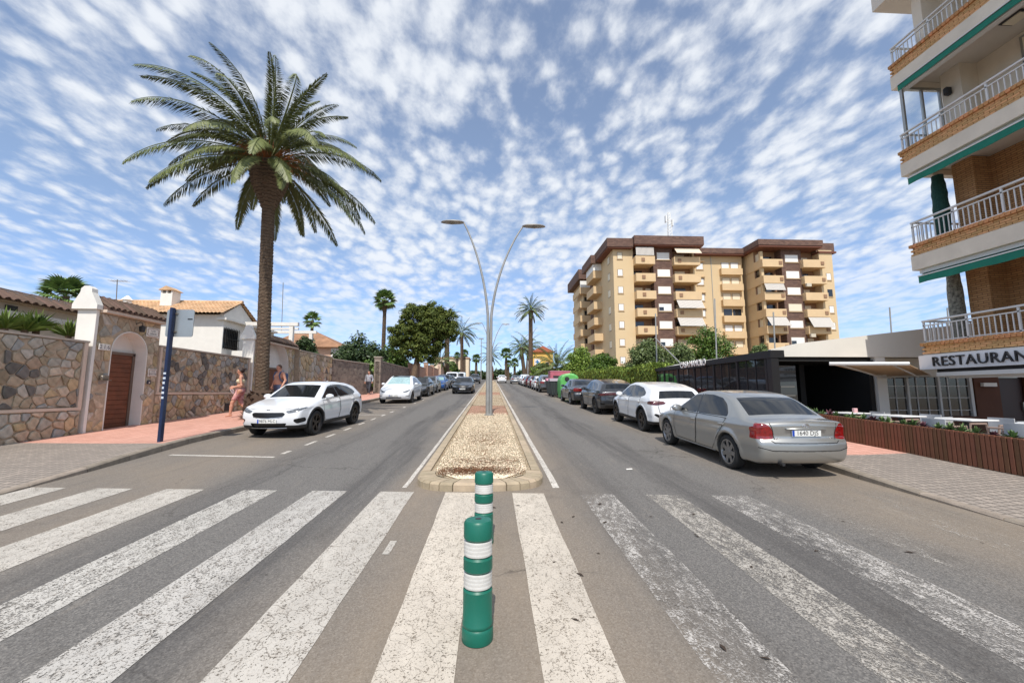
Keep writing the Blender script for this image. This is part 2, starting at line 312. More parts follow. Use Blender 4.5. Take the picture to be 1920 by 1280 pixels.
# --- pavements
def tiles(name, c1, c2, cm, size, rough=.85, mort=.08):
    n = NT(name); br = n.n('ShaderNodeTexBrick', offset=0.0, squash=1.0); n.L(n.map((1/size,)*3), br.inputs['Vector'])
    br.inputs['Scale'].default_value = 1.0; br.inputs['Brick Width'].default_value = 1; br.inputs['Row Height'].default_value = 1; br.inputs['Mortar Size'].default_value = mort; br.inputs['Mortar Smooth'].default_value = .3; br.inputs['Bias'].default_value = 0
    br.inputs['Color1'].default_value = (*c1, 1); br.inputs['Color2'].default_value = (*c2, 1); br.inputs['Mortar'].default_value = (*cm, 1)
    big = n.noise(.8, 6, .7); c = n.mix(n.math('MULTIPLY', n.mr(big, .45, .7), .4), br.outputs[0], tuple(v*.62 for v in c1)); c = n.mix(n.math('MULTIPLY', n.mr(n.noise(14, 4, .7), .5, .75), .25), c, tuple(min(1, v*1.3) for v in c1))
    c = n.mix(n.math('MULTIPLY', n.mr(n.noise(.35, 7, .75, n.map((1, 1, 1), loc=(4, 8, 0))), .52, .66), .35), c, tuple(v*.7 for v in c2))
    n.L(c, n.b.inputs['Base Color']); n.b.inputs['Roughness'].default_value = rough
    n.bump(n.math('SUBTRACT', n.math('MULTIPLY', n.noise(70, 3), .3), br.outputs['Fac']), .6, .008); return n.m
grey_tile = tiles('grey_paving', srgb(158,147,136), srgb(140,131,122), srgb(104,96,89), .125, mort=.1)
pink_tile = tiles('red_paving', srgb(214,164,146), srgb(202,150,132), srgb(168,122,106), .21, mort=.05)
concrete = M('kerb_concrete', srgb(142,131,118), .85, var=(5, .22), bump=(40, .4), rnd=.12)
def KL(y):   # left kerb line X(y), height
    xs = np.interp(y, [-30, 5, 6.5, 8.2, 9.6, 11.2, 14, 40, 110], [-6.9, -6.9, -7.0, -7.12, -7.3, -7.5, -7.5, -7.35, -7.3]); h = np.interp(y, [6.6, 9.6], [.03, PAVE]); return float(xs), float(h)
def KR(y): return 6.15, float(np.interp(y, [5.4, 8.0], [.03, PAVE]))
def pave(name, yr, side, out, mat):
    rows = []
    for y in yr:
        x, h = (KL if side < 0 else KR)(y)
        a = x + side*.13
        H = max(h, PAVE-.02)
        mid = a+side*1.2
        rows.append([(a, y, zr(y)+h), (mid, y, zr(y)+h+(H-h)*.7), (out(y), y, zr(y)+H+.03)])
    return struct(sheet(name, rows if side > 0 else rows, mat))
lo = lambda y: float(np.interp(y, [-30, 2, 5, 110], [-40, -40, -10.9, -10.9]))
ro = lambda y: 8.55 if y < 12.9 else 8.88
steps = lambda a, b: [a+(b-a)*i/max(1, int((b-a)/.6)) for i in range(max(1, int((b-a)/.6))+1)]
pave('pavement_left_grey', steps(-20, 10.25), -1, lo, grey_tile); pave('pavement_left_red', steps(10.25, 95), -1, lo, pink_tile)
pave('pavement_right_grey', steps(-20, 8.32), 1, ro, grey_tile); pave('pavement_right_red', steps(8.32, 95), 1, ro, pink_tile)
def kerb(name, K, side, y0, y1, ln=1.0):
    par = None; y = y0; first = True
    e = struct(link(name, None, loc=(0, 0, 0)))
    while y < y1:
        xa, ha = K(y); xb, hb = K(y+ln)
        l = ln-.012; m = MB(); q = []
        a, b = side*.13, 0.0
        for (xx, yy, hh) in ((xa, y, ha), (xb, y+l, hb)):
            q += [(xx, yy, zr(yy)-.1), (xx+side*.13, yy, zr(yy)-.1), (xx+side*.13, yy, zr(yy)+hh+.004), (xx+side*.025, yy, zr(yy)+hh+.004), (xx, yy, zr(yy)+hh-.02)]
        m.add(q, [(0,1,2,3,4), (9,8,7,6,5)]+[(i, (i+1) % 5, (i+1) % 5+5, i+5) for i in range(5)])
        m.build('kerb_stone', concrete, e); y += ln; 
        if y > 40: ln = 3.0
    return e
kerb('kerb_left', KL, -1, 3.0, 92); kerb('kerb_right', KR, 1, 1.0, 92)
# --- median with gravel bed
MXL, MXR, MY0, MY1 = -1.19, .85, 6.5, 90.0
mc = (MXL+MXR)/2; mr_ = (MXR-MXL)/2
median = struct(link('median', None))
bedk = M('median_kerb', srgb(166,150,126), .85, var=(6, .18), bump=(45, .4), rnd=.12)
bandk = M('median_joint', srgb(205,190,165), .9)
def arc_pt(t, r, front=.78):   # nose outline: flattened half round
    a = math.pi*(1+t); return (mc+r*math.cos(a), MY0+mr_*front+(r*front)*math.sin(a))
NS = 14
def rounded(t, r):
    a = math.pi*(1+t); c, s_ = math.cos(a), math.sin(a); e = .62
    return (mc+r*math.copysign(abs(c)**e, c), MY0+.85-(.85-(mr_-r)*.9)*abs(s_)**e)
for i in range(NS):
    t0, t1 = (i+.04)/NS, (i+.96)/NS; vs = []
    for t in (t0, (t0+t1)/2, t1):
        for r, h in ((mr_, -.08), (mr_, .09), (mr_-.03, .12), (mr_-.27, .125), (mr_-.27, -.08)):
            x, y = rounded(t, r); vs.append((x, y, zr(y)+h))
    fs = [(j*5+k, j*5+(k+1) % 5, (j+1)*5+(k+1) % 5, (j+1)*5+k) for j in (0, 1) for k in range(5)]+[(4,3,2,1,0), (10,11,12,13,14)]
    MB().add(vs, fs).build('kerb_stone', bedk, median)
fs5 = [(0,1,2,3,4), (9,8,7,6,5)]+[(i, (i+1) % 5, (i+1) % 5+5, i+5) for i in range(5)]
for sd, xe in ((1, MXL), (-1, MXR)):
    y = MY0+.86; ln = .8
    while y < MY1:
        vs = []
        for yy in (y, y+ln-.015):
            for dx, h in ((0, -.08), (0, .09), (.03, .12), (.17, .125), (.17, -.08)): vs.append((xe+sd*dx, yy, zr(yy)+h))
        MB().add(vs, fs5).build('kerb_stone', bedk, median); y += ln
        if y > 30: ln = 2.5
n = NT('gravel_bed'); vc = n.voro(60, out='Color'); vd = n.voro(60)
sp = n.n('ShaderNodeSeparateXYZ'); n.L(n.P, sp.inputs[0]); ramp = n.n('ShaderNodeValToRGB'); n.L(vc, ramp.inputs[0]); ramp.color_ramp.interpolation = 'CONSTANT'
els = ramp.color_ramp.elements; els[0].color = (*srgb(232,216,186), 1); els[1].position = .3; els[1].color = (*srgb(216,198,164), 1)
for p_, c_ in ((.55, (240,226,200)), (.8, (200,178,144))): e_ = els.new(p_); e_.color = (*srgb(*c_), 1)
pk = n.mix(n.mr(vc, .3, .7), srgb(206,142,122), srgb(226,178,158))
Y = sp.outputs[1]; pm = n.math('MULTIPLY', n.math('GREATER_THAN', Y, 17.3), n.math('LESS_THAN', Y, 22.0)); pm = n.math('MAXIMUM', pm, n.math('MULTIPLY', n.math('GREATER_THAN', Y, 33.0), n.math('LESS_THAN', Y, 38.0)))
c = n.mix(pm, ramp.outputs[0], pk); c = n.mix(n.math('MULTIPLY', n.mr(n.noise(1.1, 7, .75), .52, .66), .75), c, srgb(150,112,70)); c = n.mix(n.mr(vd, .35, .6), c, srgb(130,108,80))
n.L(c, n.b.inputs['Base Color']); n.b.inputs['Roughness'].default_value = .95; n.bump(n.math('SUBTRACT', 1.0, vd), 1.0, .02)
gravel = n.m
rows = []
for y in [MY0+.27+i*.35 for i in range(60)]+[30, 45, 60, MY1]:
    k = min(1.0, ((y-MY0-.2)/.75)**.5) if y < MY0+.95 else 1.0
    rows.append([(mc+(mr_-.12)*k*t, y, zr(y)+.085+.02*(1-t*t)+random.uniform(-.006, .006)) for t in (-1, -.5, 0, .5, 1)])
tag(sheet('gravel_bed', rows, gravel, median))
# loose pebbles: nobody could count them
NP = 16000; yy = MY0+.35+rng.random(NP)**1.7*11; k = np.where(yy < MY0+.95, np.sqrt(np.clip((yy-MY0-.2)/.75, 0, 1)), 1.0)
xx = mc+(mr_-.24)*k*(rng.random(NP)*2-1); sz = .005+.006*rng.random(NP)**2
octv = np.array([(1,0,0),(0,1,0),(-1,0,0),(0,-1,0),(0,0,.7),(0,0,-.7)]); octf = np.array([(0,1,4),(1,2,4),(2,3,4),(3,0,4),(1,0,5),(2,1,5),(3,2,5),(0,3,5)])
th = rng.random(NP)*6.28; ca, sa = np.cos(th), np.sin(th); v = octv[None]*(sz[:, None]*(1+.8*rng.random((NP, 1))))[:, :, None]*(.7+.6*rng.random((NP, 6, 1)))
v = np.stack([v[..., 0]*ca[:, None]-v[..., 1]*sa[:, None], v[..., 0]*sa[:, None]+v[..., 1]*ca[:, None], v[..., 2]], -1)+np.stack([xx, yy, S*yy+.106], -1)[:, None]
f = (octf[None]+6*np.arange(NP)[:, None, None]).reshape(-1, 3)
o = link('pebbles', np_mesh('pebbles', v.reshape(-1, 3), f), M('pebble', srgb(234,218,190), .9, island=.3), median); tag(o, kind='stuff')
# dry weeds on the gravel: flat brown mats with short twigs
wm = M('dry_weed', srgb(118,80,48), .95, island=.5); NW = 8000
cx = np.concatenate([rng.normal(-.35, .42, NW*2//5), rng.normal(.0, .5, NW*2//5), rng.normal(-.15, .3, NW-2*(NW*2//5))]); cy = np.concatenate([rng.normal(7.35, .17, NW*2//5), rng.normal(8.1, .25, NW*2//5), rng.normal(11.2, 1.2, NW-2*(NW*2//5))])
ok = (np.abs(cx-mc) < .72) & (cy > 7.05); keep = ok & (rng.random(NW) < np.where((cy > 7.7) & (cy < 9), .35, .9)); cx, cy = cx[keep], cy[keep]; k = len(cx)
th = rng.random(k)*6.28; ln_ = .025+.06*rng.random(k); d = np.stack([np.cos(th)*ln_, np.sin(th)*ln_, .012*rng.random(k)+.004], -1); pz = np.stack([cx, cy, S*cy+.108+.01*rng.random(k)], -1); sd_ = np.stack([-np.sin(th), np.cos(th), np.zeros(k)], -1)*.006
v = np.stack([pz-sd_, pz+sd_, pz+d], 1).reshape(-1, 3); o = link('dry_weeds', np_mesh('dry_weeds', v, np.arange(3*k).reshape(-1, 3)), wm, median); tag(o, kind='stuff')
# litter and leaves on the road: a few scraps
scrap = M('leaf_litter', srgb(58,46,36), .9); sc2 = M('paper_scrap', srgb(225,222,215), .9)
for i in range(26):
    x, y = random.uniform(-.2, 4.2), random.uniform(2.4, 6.0); a = random.random()*6.28; l = random.uniform(.02, .055)
    o = MB().add([(-l, 0, .0), (0, -l*.35, .004), (l, 0, .001), (0, l*.35, .006)], [(0,1,2,3)]).build('dry_leaf', scrap, road, loc=(x, y, zr(y)+.006), rot=(0, 0, a))
p = gnd(1180, 880); MB().add([(-.06,-.03,0),(.05,-.03,.004),(.06,.03,.012),(-.05,.035,.006)], [(0,1,2,3)]).build('paper_scrap', sc2, road, loc=(p.x, p.y, zr(p.y)+.006))
# ================================================================ IMPLICIT SURFACES (cars, people)
def smax(a, b, k): h = np.clip(.5+.5*(a-b)/k, 0, 1); return b+(a-b)*h+k*h*(1-h)
def smin(a, b, k): return -smax(-a, -b, k)
def poly_sdf(px, pz, poly):
    poly = np.asarray(poly, float); d = np.full(px.shape, 1e9); s = np.ones(px.shape); n_ = len(poly); j = n_-1
    for i in range(n_):
        ex, ez = poly[j]-poly[i]; wx, wz = px-poly[i][0], pz-poly[i][1]
        t = np.clip((wx*ex+wz*ez)/(ex*ex+ez*ez+1e-12), 0, 1); bx, bz = wx-ex*t, wz-ez*t; d = np.minimum(d, bx*bx+bz*bz)
        c1, c2, c3 = pz >= poly[i][1], pz < poly[j][1], ex*wz > ez*wx
        s = np.where((c1 & c2 & c3) | (~c1 & ~c2 & ~c3), -s, s); j = i
    return s*np.sqrt(d)
def fillet(poly, r):
    out = []; n_ = len(poly)
    for i in range(n_):
        a, b, c = (np.array(poly[k % n_], float) for k in (i-1, i, i+1)); u, v_ = a-b, c-b; lu, lv = np.linalg.norm(u), np.linalg.norm(v_)
        q = min(r, lu*.45, lv*.45); p0, p2 = b+u/lu*q, b+v_/lv*q
        for t in (0, .25, .5, .75, 1): out.append((1-t)**2*p0+2*t*(1-t)*b+t*t*p2)
    return np.array(out)
def surface_nets(fn, lo, hi, h):
    ax = [np.arange(lo[i], hi[i]+h, h) for i in range(3)]; G = np.meshgrid(*ax, indexing='ij'); f = fn(G[0], G[1], G[2]).astype(np.float64)
    nx, ny, nz = f.shape; ins = f < 0; cs = (nx-1, ny-1, nz-1); acc = np.zeros(cs+(3,)); cnt = np.zeros(cs)
    cor = [(a, b, c) for a in (0, 1) for b in (0, 1) for c in (0, 1)]
    sl = lambda c: tuple(slice(c[i], c[i]+cs[i]) for i in range(3))
    for a in cor:
        for k in range(3):
            if a[k]: continue
            b = tuple(a[i]+(i == k) for i in range(3)); fa, fb = f[sl(a)], f[sl(b)]; m = (fa < 0) != (fb < 0)
            if not m.any(): continue
            t = np.where(m, fa/np.where(m, fa-fb, 1), 0)
            for i in range(3): acc[..., i] += np.where(m, a[i]+(t if i == k else 0), 0)
            cnt += m
    act = cnt > 0; idx = -np.ones(cs, dtype=int); idx[act] = np.arange(act.sum()); I = np.argwhere(act)
    V = (I+acc[act]/cnt[act][:, None])*h+np.array([a[0] for a in ax]); T = []
    for k in range(3):
        a_, b_ = [i for i in range(3) if i != k]
        s0 = [slice(None)]*3; s1 = [slice(None)]*3; s0[k] = slice(0, -1); s1[k] = slice(1, None)
        m = ins[tuple(s0)] != ins[tuple(s1)]; e = np.argwhere(m); e = e[(e[:, a_] > 0) & (e[:, b_] > 0) & (e[:, a_] < f.shape[a_]-1) & (e[:, b_] < f.shape[b_]-1)]
        if len(e) == 0: continue
        def cell(da, db): q = e.copy(); q[:, a_] += da; q[:, b_] += db; return idx[q[:, 0], q[:, 1], q[:, 2]]
        q = np.stack([cell(-1, -1), cell(0, -1), cell(0, 0), cell(-1, 0)], 1); flip = ins[e[:, 0], e[:, 1], e[:, 2]]
        if k == 1: flip = ~flip
        q[~flip] = q[~flip][:, ::-1]; T += [q[:, [0, 1, 2]], q[:, [0, 2, 3]]]
    return V, np.concatenate(T)
def grad(fn, P, e=.004):
    g = np.zeros_like(P)
    for i in range(3):
        d = np.zeros(3); d[i] = e; a, b = P+d, P-d; g[:, i] = (fn(a[:, 0], a[:, 1], a[:, 2])-fn(b[:, 0], b[:, 1], b[:, 2]))/(2*e)
    return g
class Surf:
    def __init__(s, fn, lo, hi, h, steps=3):
        V, T = surface_nets(fn, lo, hi, h)
        for _ in range(steps):
            g = grad(fn, V); fv = fn(V[:, 0], V[:, 1], V[:, 2]); st = g*(fv/np.maximum((g*g).sum(1), .05))[:, None]
            ln_ = np.linalg.norm(st, axis=1, keepdims=True); V = V-st*np.minimum(1, .5*h/np.maximum(ln_, 1e-9))
        g = grad(fn, V, .012); s.V = V; s.N = g/np.maximum(np.linalg.norm(g, axis=1, keepdims=True), 1e-9); s.T = T; s.lab = np.zeros(len(T), dtype=int); s.names = ['paint']
    def cut(s, name, fn, over=('paint',)):
        """clip the triangles along fn(P, N) = 0; the inside (negative) becomes a region of its own"""
        r = fn(s.V, s.N); r = np.where(np.abs(r) < 1e-6, 1e-6, r)
        if name not in s.names: s.names.append(name)
        L = s.names.index(name); can = np.isin(s.lab, [s.names.index(q) for q in over if q in s.names])
        inn = (r[s.T] < 0).sum(1); s.lab[can & (inn == 3)] = L; mixed = np.where(can & (inn > 0) & (inn < 3))[0]
        nV, nN, nT, nL = [], [], [], []; cache = {}; base = len(s.V)
        def mid(a, b):
            key = (min(a, b), max(a, b))
            if key not in cache:
                t = r[a]/(r[a]-r[b]); cache[key] = base+len(nV); nV.append(s.V[a]+(s.V[b]-s.V[a])*t); q = s.N[a]+(s.N[b]-s.N[a])*t; nN.append(q/max(1e-9, np.linalg.norm(q)))
            return cache[key]
        for ti in mixed:
            t = s.T[ti]; k = [int(q) for q in t]; one = inn[ti] == 1
            j = [i for i in range(3) if (r[k[i]] < 0) == one][0]; a, b, c = k[j], k[(j+1) % 3], k[(j+2) % 3]; ab, ac = mid(a, b), mid(a, c)
            old = s.lab[ti]; la, lo_ = (L, old) if one else (old, L)
            nT += [(a, ab, ac), (ab, b, c), (ab, c, ac)]; nL += [la, lo_, lo_]
        if len(mixed):
            keep = np.ones(len(s.T), bool); keep[mixed] = False
            s.T = np.concatenate([s.T[keep], np.array(nT)]); s.lab = np.concatenate([s.lab[keep], np.array(nL)]); s.V = np.concatenate([s.V, np.array(nV)]); s.N = np.concatenate([s.N, np.array(nN)])
    def part(s, name, side=0, off=0.0, all_=False):
        return s._part(name, side, off, all_)
    def _part(s, name, side, off, all_):
        if name not in s.names: return None
        m = np.ones(len(s.T), bool) if all_ else s.lab == s.names.index(name)
        T = s.T[m]
        if side: cy = s.V[T][:, :, 1].mean(1); T = T[cy*side > 0]
        if len(T) == 0: return None
        if name in ('windscreen', 'rear_window'):          # keep the main pane, drop stray slivers
            lab = np.arange(len(s.V))
            while True:
                m_ = lab[T].min(1); new = lab.copy(); np.minimum.at(new, T.ravel(), np.repeat(m_, 3)); new = new[new]
                if (new == lab).all(): break
                lab = new
            tl = lab[T[:, 0]]; v_, c_ = np.unique(tl, return_counts=True); T = T[tl == v_[c_.argmax()]]
        u, inv = np.unique(T, return_inverse=True); return np_mesh(name, s.V[u]+s.N[u]*off, inv.reshape(-1, 3), True, s.N[u])
# ================================================================ CARS
def glassy(name, c, r=.03): return M(name, c, r, spec=.5)
G_GLASS = glassy('car_glass', (.012, .014, .016)); G_SHADE = M('sunshade_glass', srgb(150,180,182), .08, spec=.8, coat=.6, var=(9, .25))
RUBBER = M('tyre_rubber', (.018, .018, .018), .85, bump=(60, .2)); CLAD = M('black_cladding', (.022, .022, .023), .55); TRIMB = M('black_trim', (.012, .012, .013), .3)
CHROME = M('chrome', (.75, .75, .76), .12, metal=1); ALLOY = M('alloy_wheel', srgb(150,150,150), .3, metal=.85); ALLOYD = M('dark_alloy', srgb(78,72,68), .35, metal=.8); GAP = M('panel_gap', (.01, .01, .01), .9)
RED = M('tail_lamp_red', srgb(128,8,12), .12, spec=.8, coat=.8, var=(18, .5)); RED2 = M('tail_lamp_dark_red', srgb(78,10,14), .12, spec=.8, coat=.8, var=(18, .4)); LAMP = M('headlamp_glass', srgb(92,96,100), .06, spec=.9, coat=1, var=(16, .65)); LAMPW = M('headlamp_bright', srgb(190,195,200), .08, spec=.9, coat=1, var=(20, .5))
PLATE = M('plate_white', srgb(225,225,220), .4); PLTXT = M('plate_black', (.012, .012, .014), .5); PLBLUE = M('plate_blue', srgb(30,70,170), .4)
def car_paint(name, c, metal=0.0, rough=.28): return M(name, c, rough, metal=metal, spec=.5, coat=.9)
P_WHITE = car_paint('paint_white', srgb(226,228,230)); P_SILVER = car_paint('paint_silver', srgb(166,166,162), .7, .32); P_DARK = car_paint('paint_dark_grey', srgb(58,60,64), .5, .3); P_GREY = car_paint('paint_mid_grey', srgb(98,100,103), .6, .3)
P_BLACK = car_paint('paint_black', (.012, .014, .018)); P_BLUE = car_paint('paint_blue', srgb(34,84,150), .3); P_RED = car_paint('paint_dark_red', srgb(84,22,30), .3); P_LGREY = car_paint('paint_light_grey', srgb(150,154,158), .6)
def wheel_meshes(r, wdt, spokes, rimr, twin=False):
    t = MB(); a = wdt/2
    t.lathe([(rimr, -a*.9), (rimr+.02, -a), (r-.03, -a*.98), (r-.008, -a*.8), (r, -a*.5), (r, a*.5), (r-.008, a*.8), (r-.03, a*.98), (rimr+.02, a), (rimr, a*.9), (rimr*.94, a*.2), (rimr*.94, -a*.6)], 40, axis='y', caps=False)
    m = MB(); m.lathe([(rimr, a*.92), (rimr-.02, a*.94), (rimr-.035, a*.6), (rimr*.9, -a*.4)], 40, axis='y', caps=False); m.lathe([(.001, a*.80), (.05, a*.80), (.065, a*.62), (.065, 0)], 20, axis='y', caps=False)
    for i in range(spokes):
        g = 2*math.pi*i/spokes
        for dg in ((-.17, .17) if twin else (0,)):
            hw0, hw1 = (.022, .017) if twin else (.045, .04); k = len(m.v)
            ring = []
            for rr, hw, zf in ((.045, hw0, a*.78), (rimr*.55, hw0*.85, a*.74), (rimr-.015, hw1, a*.84)):
                b = g+dg*(rr/rimr)**.7
                for sgn, dz in ((-1, 0), (1, 0), (1, -.035), (-1, -.035)): ring.append((rr*math.cos(b)-sgn*hw*math.sin(b), zf+dz, rr*math.sin(b)+sgn*hw*math.cos(b)))
            m.add(ring, [(j*4+q, j*4+(q+1) % 4, (j+1)*4+(q+1) % 4, (j+1)*4+q) for j in (0, 1) for q in range(4)]+[(8,9,10,11)])
    b = MB().lathe([(.001, -a*.3), (rimr*.93, -a*.3)], 24, axis='y', caps=False)
    return t.mesh('wheel', True), m.mesh('rim'), b.mesh('brake_disc')
def make_car(spec, res=.034):
    W2 = spec['W']/2; sil = fillet(spec['sil'], spec.get('fil', .07)); xw = spec['axles']; Rw = spec['R']; Ra = Rw+spec.get('archgap', .045)
    zsx, zsz = zip(*spec['shoulder']); tum = spec.get('tumble', .50); kf, kr = spec.get('kf', .20), spec.get('kr', .13)
    xf, xr = max(p[0] for p in spec['sil']), min(p[0] for p in spec['sil'])
    # silhouette distance, tabulated
    gx = np.arange(xr-.4, xf+.5, .012); gz = np.arange(-.1, 2.9, .012); GX, GZ = np.meshgrid(gx, gz, indexing='ij'); TAB = poly_sdf(GX, GZ, sil)
    def tab(x, z):
        u = np.clip((x-gx[0])/.012, 0, len(gx)-1.001); v_ = np.clip((z-gz[0])/.012, 0, len(gz)-1.001); i, j = u.astype(int), v_.astype(int); a, b = u-i, v_-j
        return TAB[i, j]*(1-a)*(1-b)+TAB[i+1, j]*a*(1-b)+TAB[i, j+1]*(1-a)*b+TAB[i+1, j+1]*a*b
    def xeff(x, y): s = np.clip(x/xf, 0, 1); q = np.clip(x/xr, 0, 1); return x+kf*y*y*s**1.0-kr*y*y*q**1.0
    def width(x, z):
        zs = np.interp(x, zsx[::-1] if zsx[0] > zsx[-1] else zsx, zsz[::-1] if zsx[0] > zsx[-1] else zsz)
        w_ = W2-.075*np.clip((.52-z)/.34, 0, 1)**1.6-.045*np.clip((z-.62)/np.maximum(zs-.62, .05), 0, 1)**2
        w_ = w_+.012*np.exp(-((z-(zs-.09))/.045)**2)-.010*np.exp(-((z-.47)/.07)**2)
        up = z-zs; up = np.where(up > .03, up, np.where(up < -.03, 0, (up+.03)**2/.12)); w_ = w_-tum*up
        tf = np.clip((x-spec.get('tf', 1.15))/(xf-spec.get('tf', 1.15)), 0, 1); tr = np.clip((spec.get('tr', -1.2)-x)/(spec.get('tr', -1.2)-xr), 0, 1)
        w_ = w_-spec.get('taper_f', .15)*tf**2.0-spec.get('taper_r', .10)*tr**2.0-spec.get('green_r', .10)*np.clip(-(x+.3)/(-xr-.3), 0, 1)**1.5*np.clip((z-zs)/.35, 0, 1)
        for a in xw: w_ = w_+.018*np.exp(-(np.abs(np.hypot(x-a, z-Rw)-Ra-.03)/.05)**2)*(z < .95)
        return w_
    def fn(x, y, z):
        ay = np.abs(y); f = smax(tab(xeff(x, y), z+spec.get('crown', .05)*(ay/W2)**2*np.clip((z-.6)/.4, 0, 1)), ay-width(x, z), .075)
        for a in xw:
            d = np.hypot(x-a, z-Rw); c = np.maximum(Ra-d, 0*d-(ay-(W2-.36))); c = np.minimum(Ra-d, ay-(W2-.36)); f = smax(f, c, .012)
        for fx in spec.get('dents', ()): f = f+fx(x, y, z)
        return f
    sf = Surf(fn, (xr-.06, -W2-.08, .08), (xf+.06, W2+.08, spec['H']+.06), res)
    NY = lambda N: .45-np.abs(N[:, 1])
    side = lambda poly: (lambda P, N: np.maximum(poly_sdf(P[:, 0], P[:, 2], poly), NY(N)))
    front = lambda poly, nx=.12: (lambda P, N: np.maximum(poly_sdf(np.abs(P[:, 1]), P[:, 2], poly), np.maximum(nx-N[:, 0], spec['axles'][0]+.12+Rw*.6-P[:, 0])))
    rear = lambda poly, nx=.12: (lambda P, N: np.maximum(poly_sdf(np.abs(P[:, 1]), P[:, 2], poly), np.maximum(nx+N[:, 0], P[:, 0]-spec['axles'][1]+.16+Rw*.6)))
    def slopeglass(a, b, y0, y1, sgn):       # a, b: x of lower and upper edge on the silhouette
        def g(P, N):
            xe = xeff(P[:, 0], P[:, 1]); t = (xe-a)/(b-a); yw = y0+(y1-y0)*t; return np.maximum(np.maximum(np.abs(xe-(a+b)/2)-abs(a-b)/2, np.abs(P[:, 1])-yw), np.maximum(.12-N[:, 2], -sgn*N[:, 0]-.0))
        return g
    if spec.get('clad'):
        def cl(P, N):
            r = P[:, 2]-spec['clad']
            for a in xw: r = np.minimum(r, np.hypot(P[:, 0]-a, P[:, 2]-Rw)-Ra-.065)
            return np.where(np.abs(P[:, 0]) < 9, r, r)
        sf.cut('cladding', cl)
    for k, poly in enumerate(spec['side_glass']): sf.cut('side_window_%d' % k, side(fillet(poly, .05)))
    if spec.get('pillar'): sf.cut('pillar', side(spec['pillar']))
    if spec.get('ws'): sf.cut('windscreen', slopeglass(*spec['ws'], 1))
    if spec.get('rw'): sf.cut('rear_window', slopeglass(*spec['rw'], -1))
    if spec.get('rwp'): sf.cut('rear_window', rear(fillet(spec['rwp'], .05)))
    if spec.get('blackroof'):
        sf.cut('roof_glass', lambda P, N: np.maximum(np.maximum(np.abs(P[:, 1])-.52, .6-N[:, 2]), np.maximum(P[:, 0]-spec['ws'][1]-.02, np.maximum(spec['rw'][1]-P[:, 0], 1.25-P[:, 2]))))
    for nm, fnk, poly in spec.get('regions', ()):
        if fnk == 'head_side': sf.cut(nm, lambda P, N, p=poly: np.maximum(poly_sdf(P[:, 0], P[:, 2], p), .3-np.abs(N[:, 1])), ('paint',))
        else: sf.cut(nm, (front if fnk == 'f' else rear)(fillet(poly, .025)), ('paint', 'cladding'))
    for k, poly in enumerate(spec['doors']): sf.cut('door_%d' % k, side(poly))
    parts = []
    inset = {'grille': -.02, 'lower_grille': -.03, 'intake': -.025}
    mats = dict(cladding=CLAD, windscreen=spec.get('ws_mat', G_GLASS), rear_window=G_GLASS, grille=TRIMB, lower_grille=TRIMB, rear_grille=TRIMB, intake=TRIMB, roof_glass=G_GLASS, pillar=TRIMB, headlight=spec.get('lamp', LAMP), tail_light=spec.get('tail', RED), light_bar=RED2, trim=CHROME, reflector=RED, black_panel=TRIMB, badge_panel=TRIMB, spoiler=TRIMB)
    solid = None
    for nm in sf.names:
        base = nm.split('_')[0] if nm.startswith('door') else ('side_window' if nm.startswith('side_window') else nm)
        two = base in ('door', 'side_window', 'headlight', 'tail_light', 'intake', 'reflector', 'pillar', 'black_panel')
        for sd in ((1, -1) if two else (0,)):
            me = sf.part(nm, sd, inset.get(base, 0))
            if me is None: continue
            parts.append(('body' if nm == 'paint' else base, me, None if (nm == 'paint' or base == 'door') else mats.get(base, G_GLASS), nm, sd))
    # thin dark shut lines round doors, bonnet and tailgate, laid on the surface
    def ysurf(x, z, sd):
        y = np.linspace(W2+.06, .2, 90); v_ = fn(np.full(90, x), y, np.full(90, z)); k = np.argmax(v_ < 0); return (y[k]+.003)*sd if v_[k] < 0 else None
    def ribbon(pts, wd=.006):
        mb = MB(); 
        for a, b in zip(pts[:-1], pts[1:]):
            d = (b-a).normalized() if (b-a).length > 1e-6 else None
            if d is None: continue
            nrm = grad(fn, np.array([a[:]]))[0]; nrm = Vector(nrm).normalized(); s_ = d.cross(nrm).normalized()*wd; o_ = nrm*.006
            mb.add([a-s_+o_, a+s_+o_, b+s_+o_, b-s_+o_], [(0,1,2,3)])
        return mb
    gaps = []
    for poly in spec['doors']:
        for sd in (1, -1):
            pp = [np.array(q, float) for q in poly]; line_ = []
            for a, b in zip(pp, pp[1:]+pp[:1]):
                m_ = max(2, int(np.linalg.norm(b-a)/.03))
                for i in range(m_):
                    q = a+(b-a)*i/m_; y = ysurf(q[0], q[1], sd)
                    if y is not None: line_.append(Vector((q[0], y, q[1])))
            line_.append(line_[0]); gaps.append(ribbon(line_))
    def xsurf(y, z, sgn):
        x = np.linspace(sgn*(max(abs(xf), abs(xr))+.05), sgn*.6, 220); v_ = fn(x, np.full(220, y), np.full(220, z)); k = np.argmax(v_ < 0); return x[k]+.003*sgn
    for sgn, poly in spec.get('gaps', ()):      # polylines in the front / rear view (y, z)
        line_ = []
        for a, b in zip(poly[:-1], poly[1:]):
            a, b = np.array(a, float), np.array(b, float); m_ = max(2, int(np.linalg.norm(b-a)/.03))
            for i in range(m_+1): q = a+(b-a)*i/m_; line_.append(Vector((xsurf(q[0], q[1], sgn), q[0], q[1])))
        gaps.append(ribbon(line_))
    for gq in gaps: parts.append(('shut_line', gq.mesh('shut_line'), GAP, 'shut_line', 0))
    return dict(parts=parts, fn=fn, ysurf=ysurf, xsurf=xsurf, spec=spec, wheel=wheel_meshes(Rw, spec.get('tw', .215), spec.get('spokes', 5), spec.get('rimr', Rw*.70), spec.get('twin', False)))
BX = {}
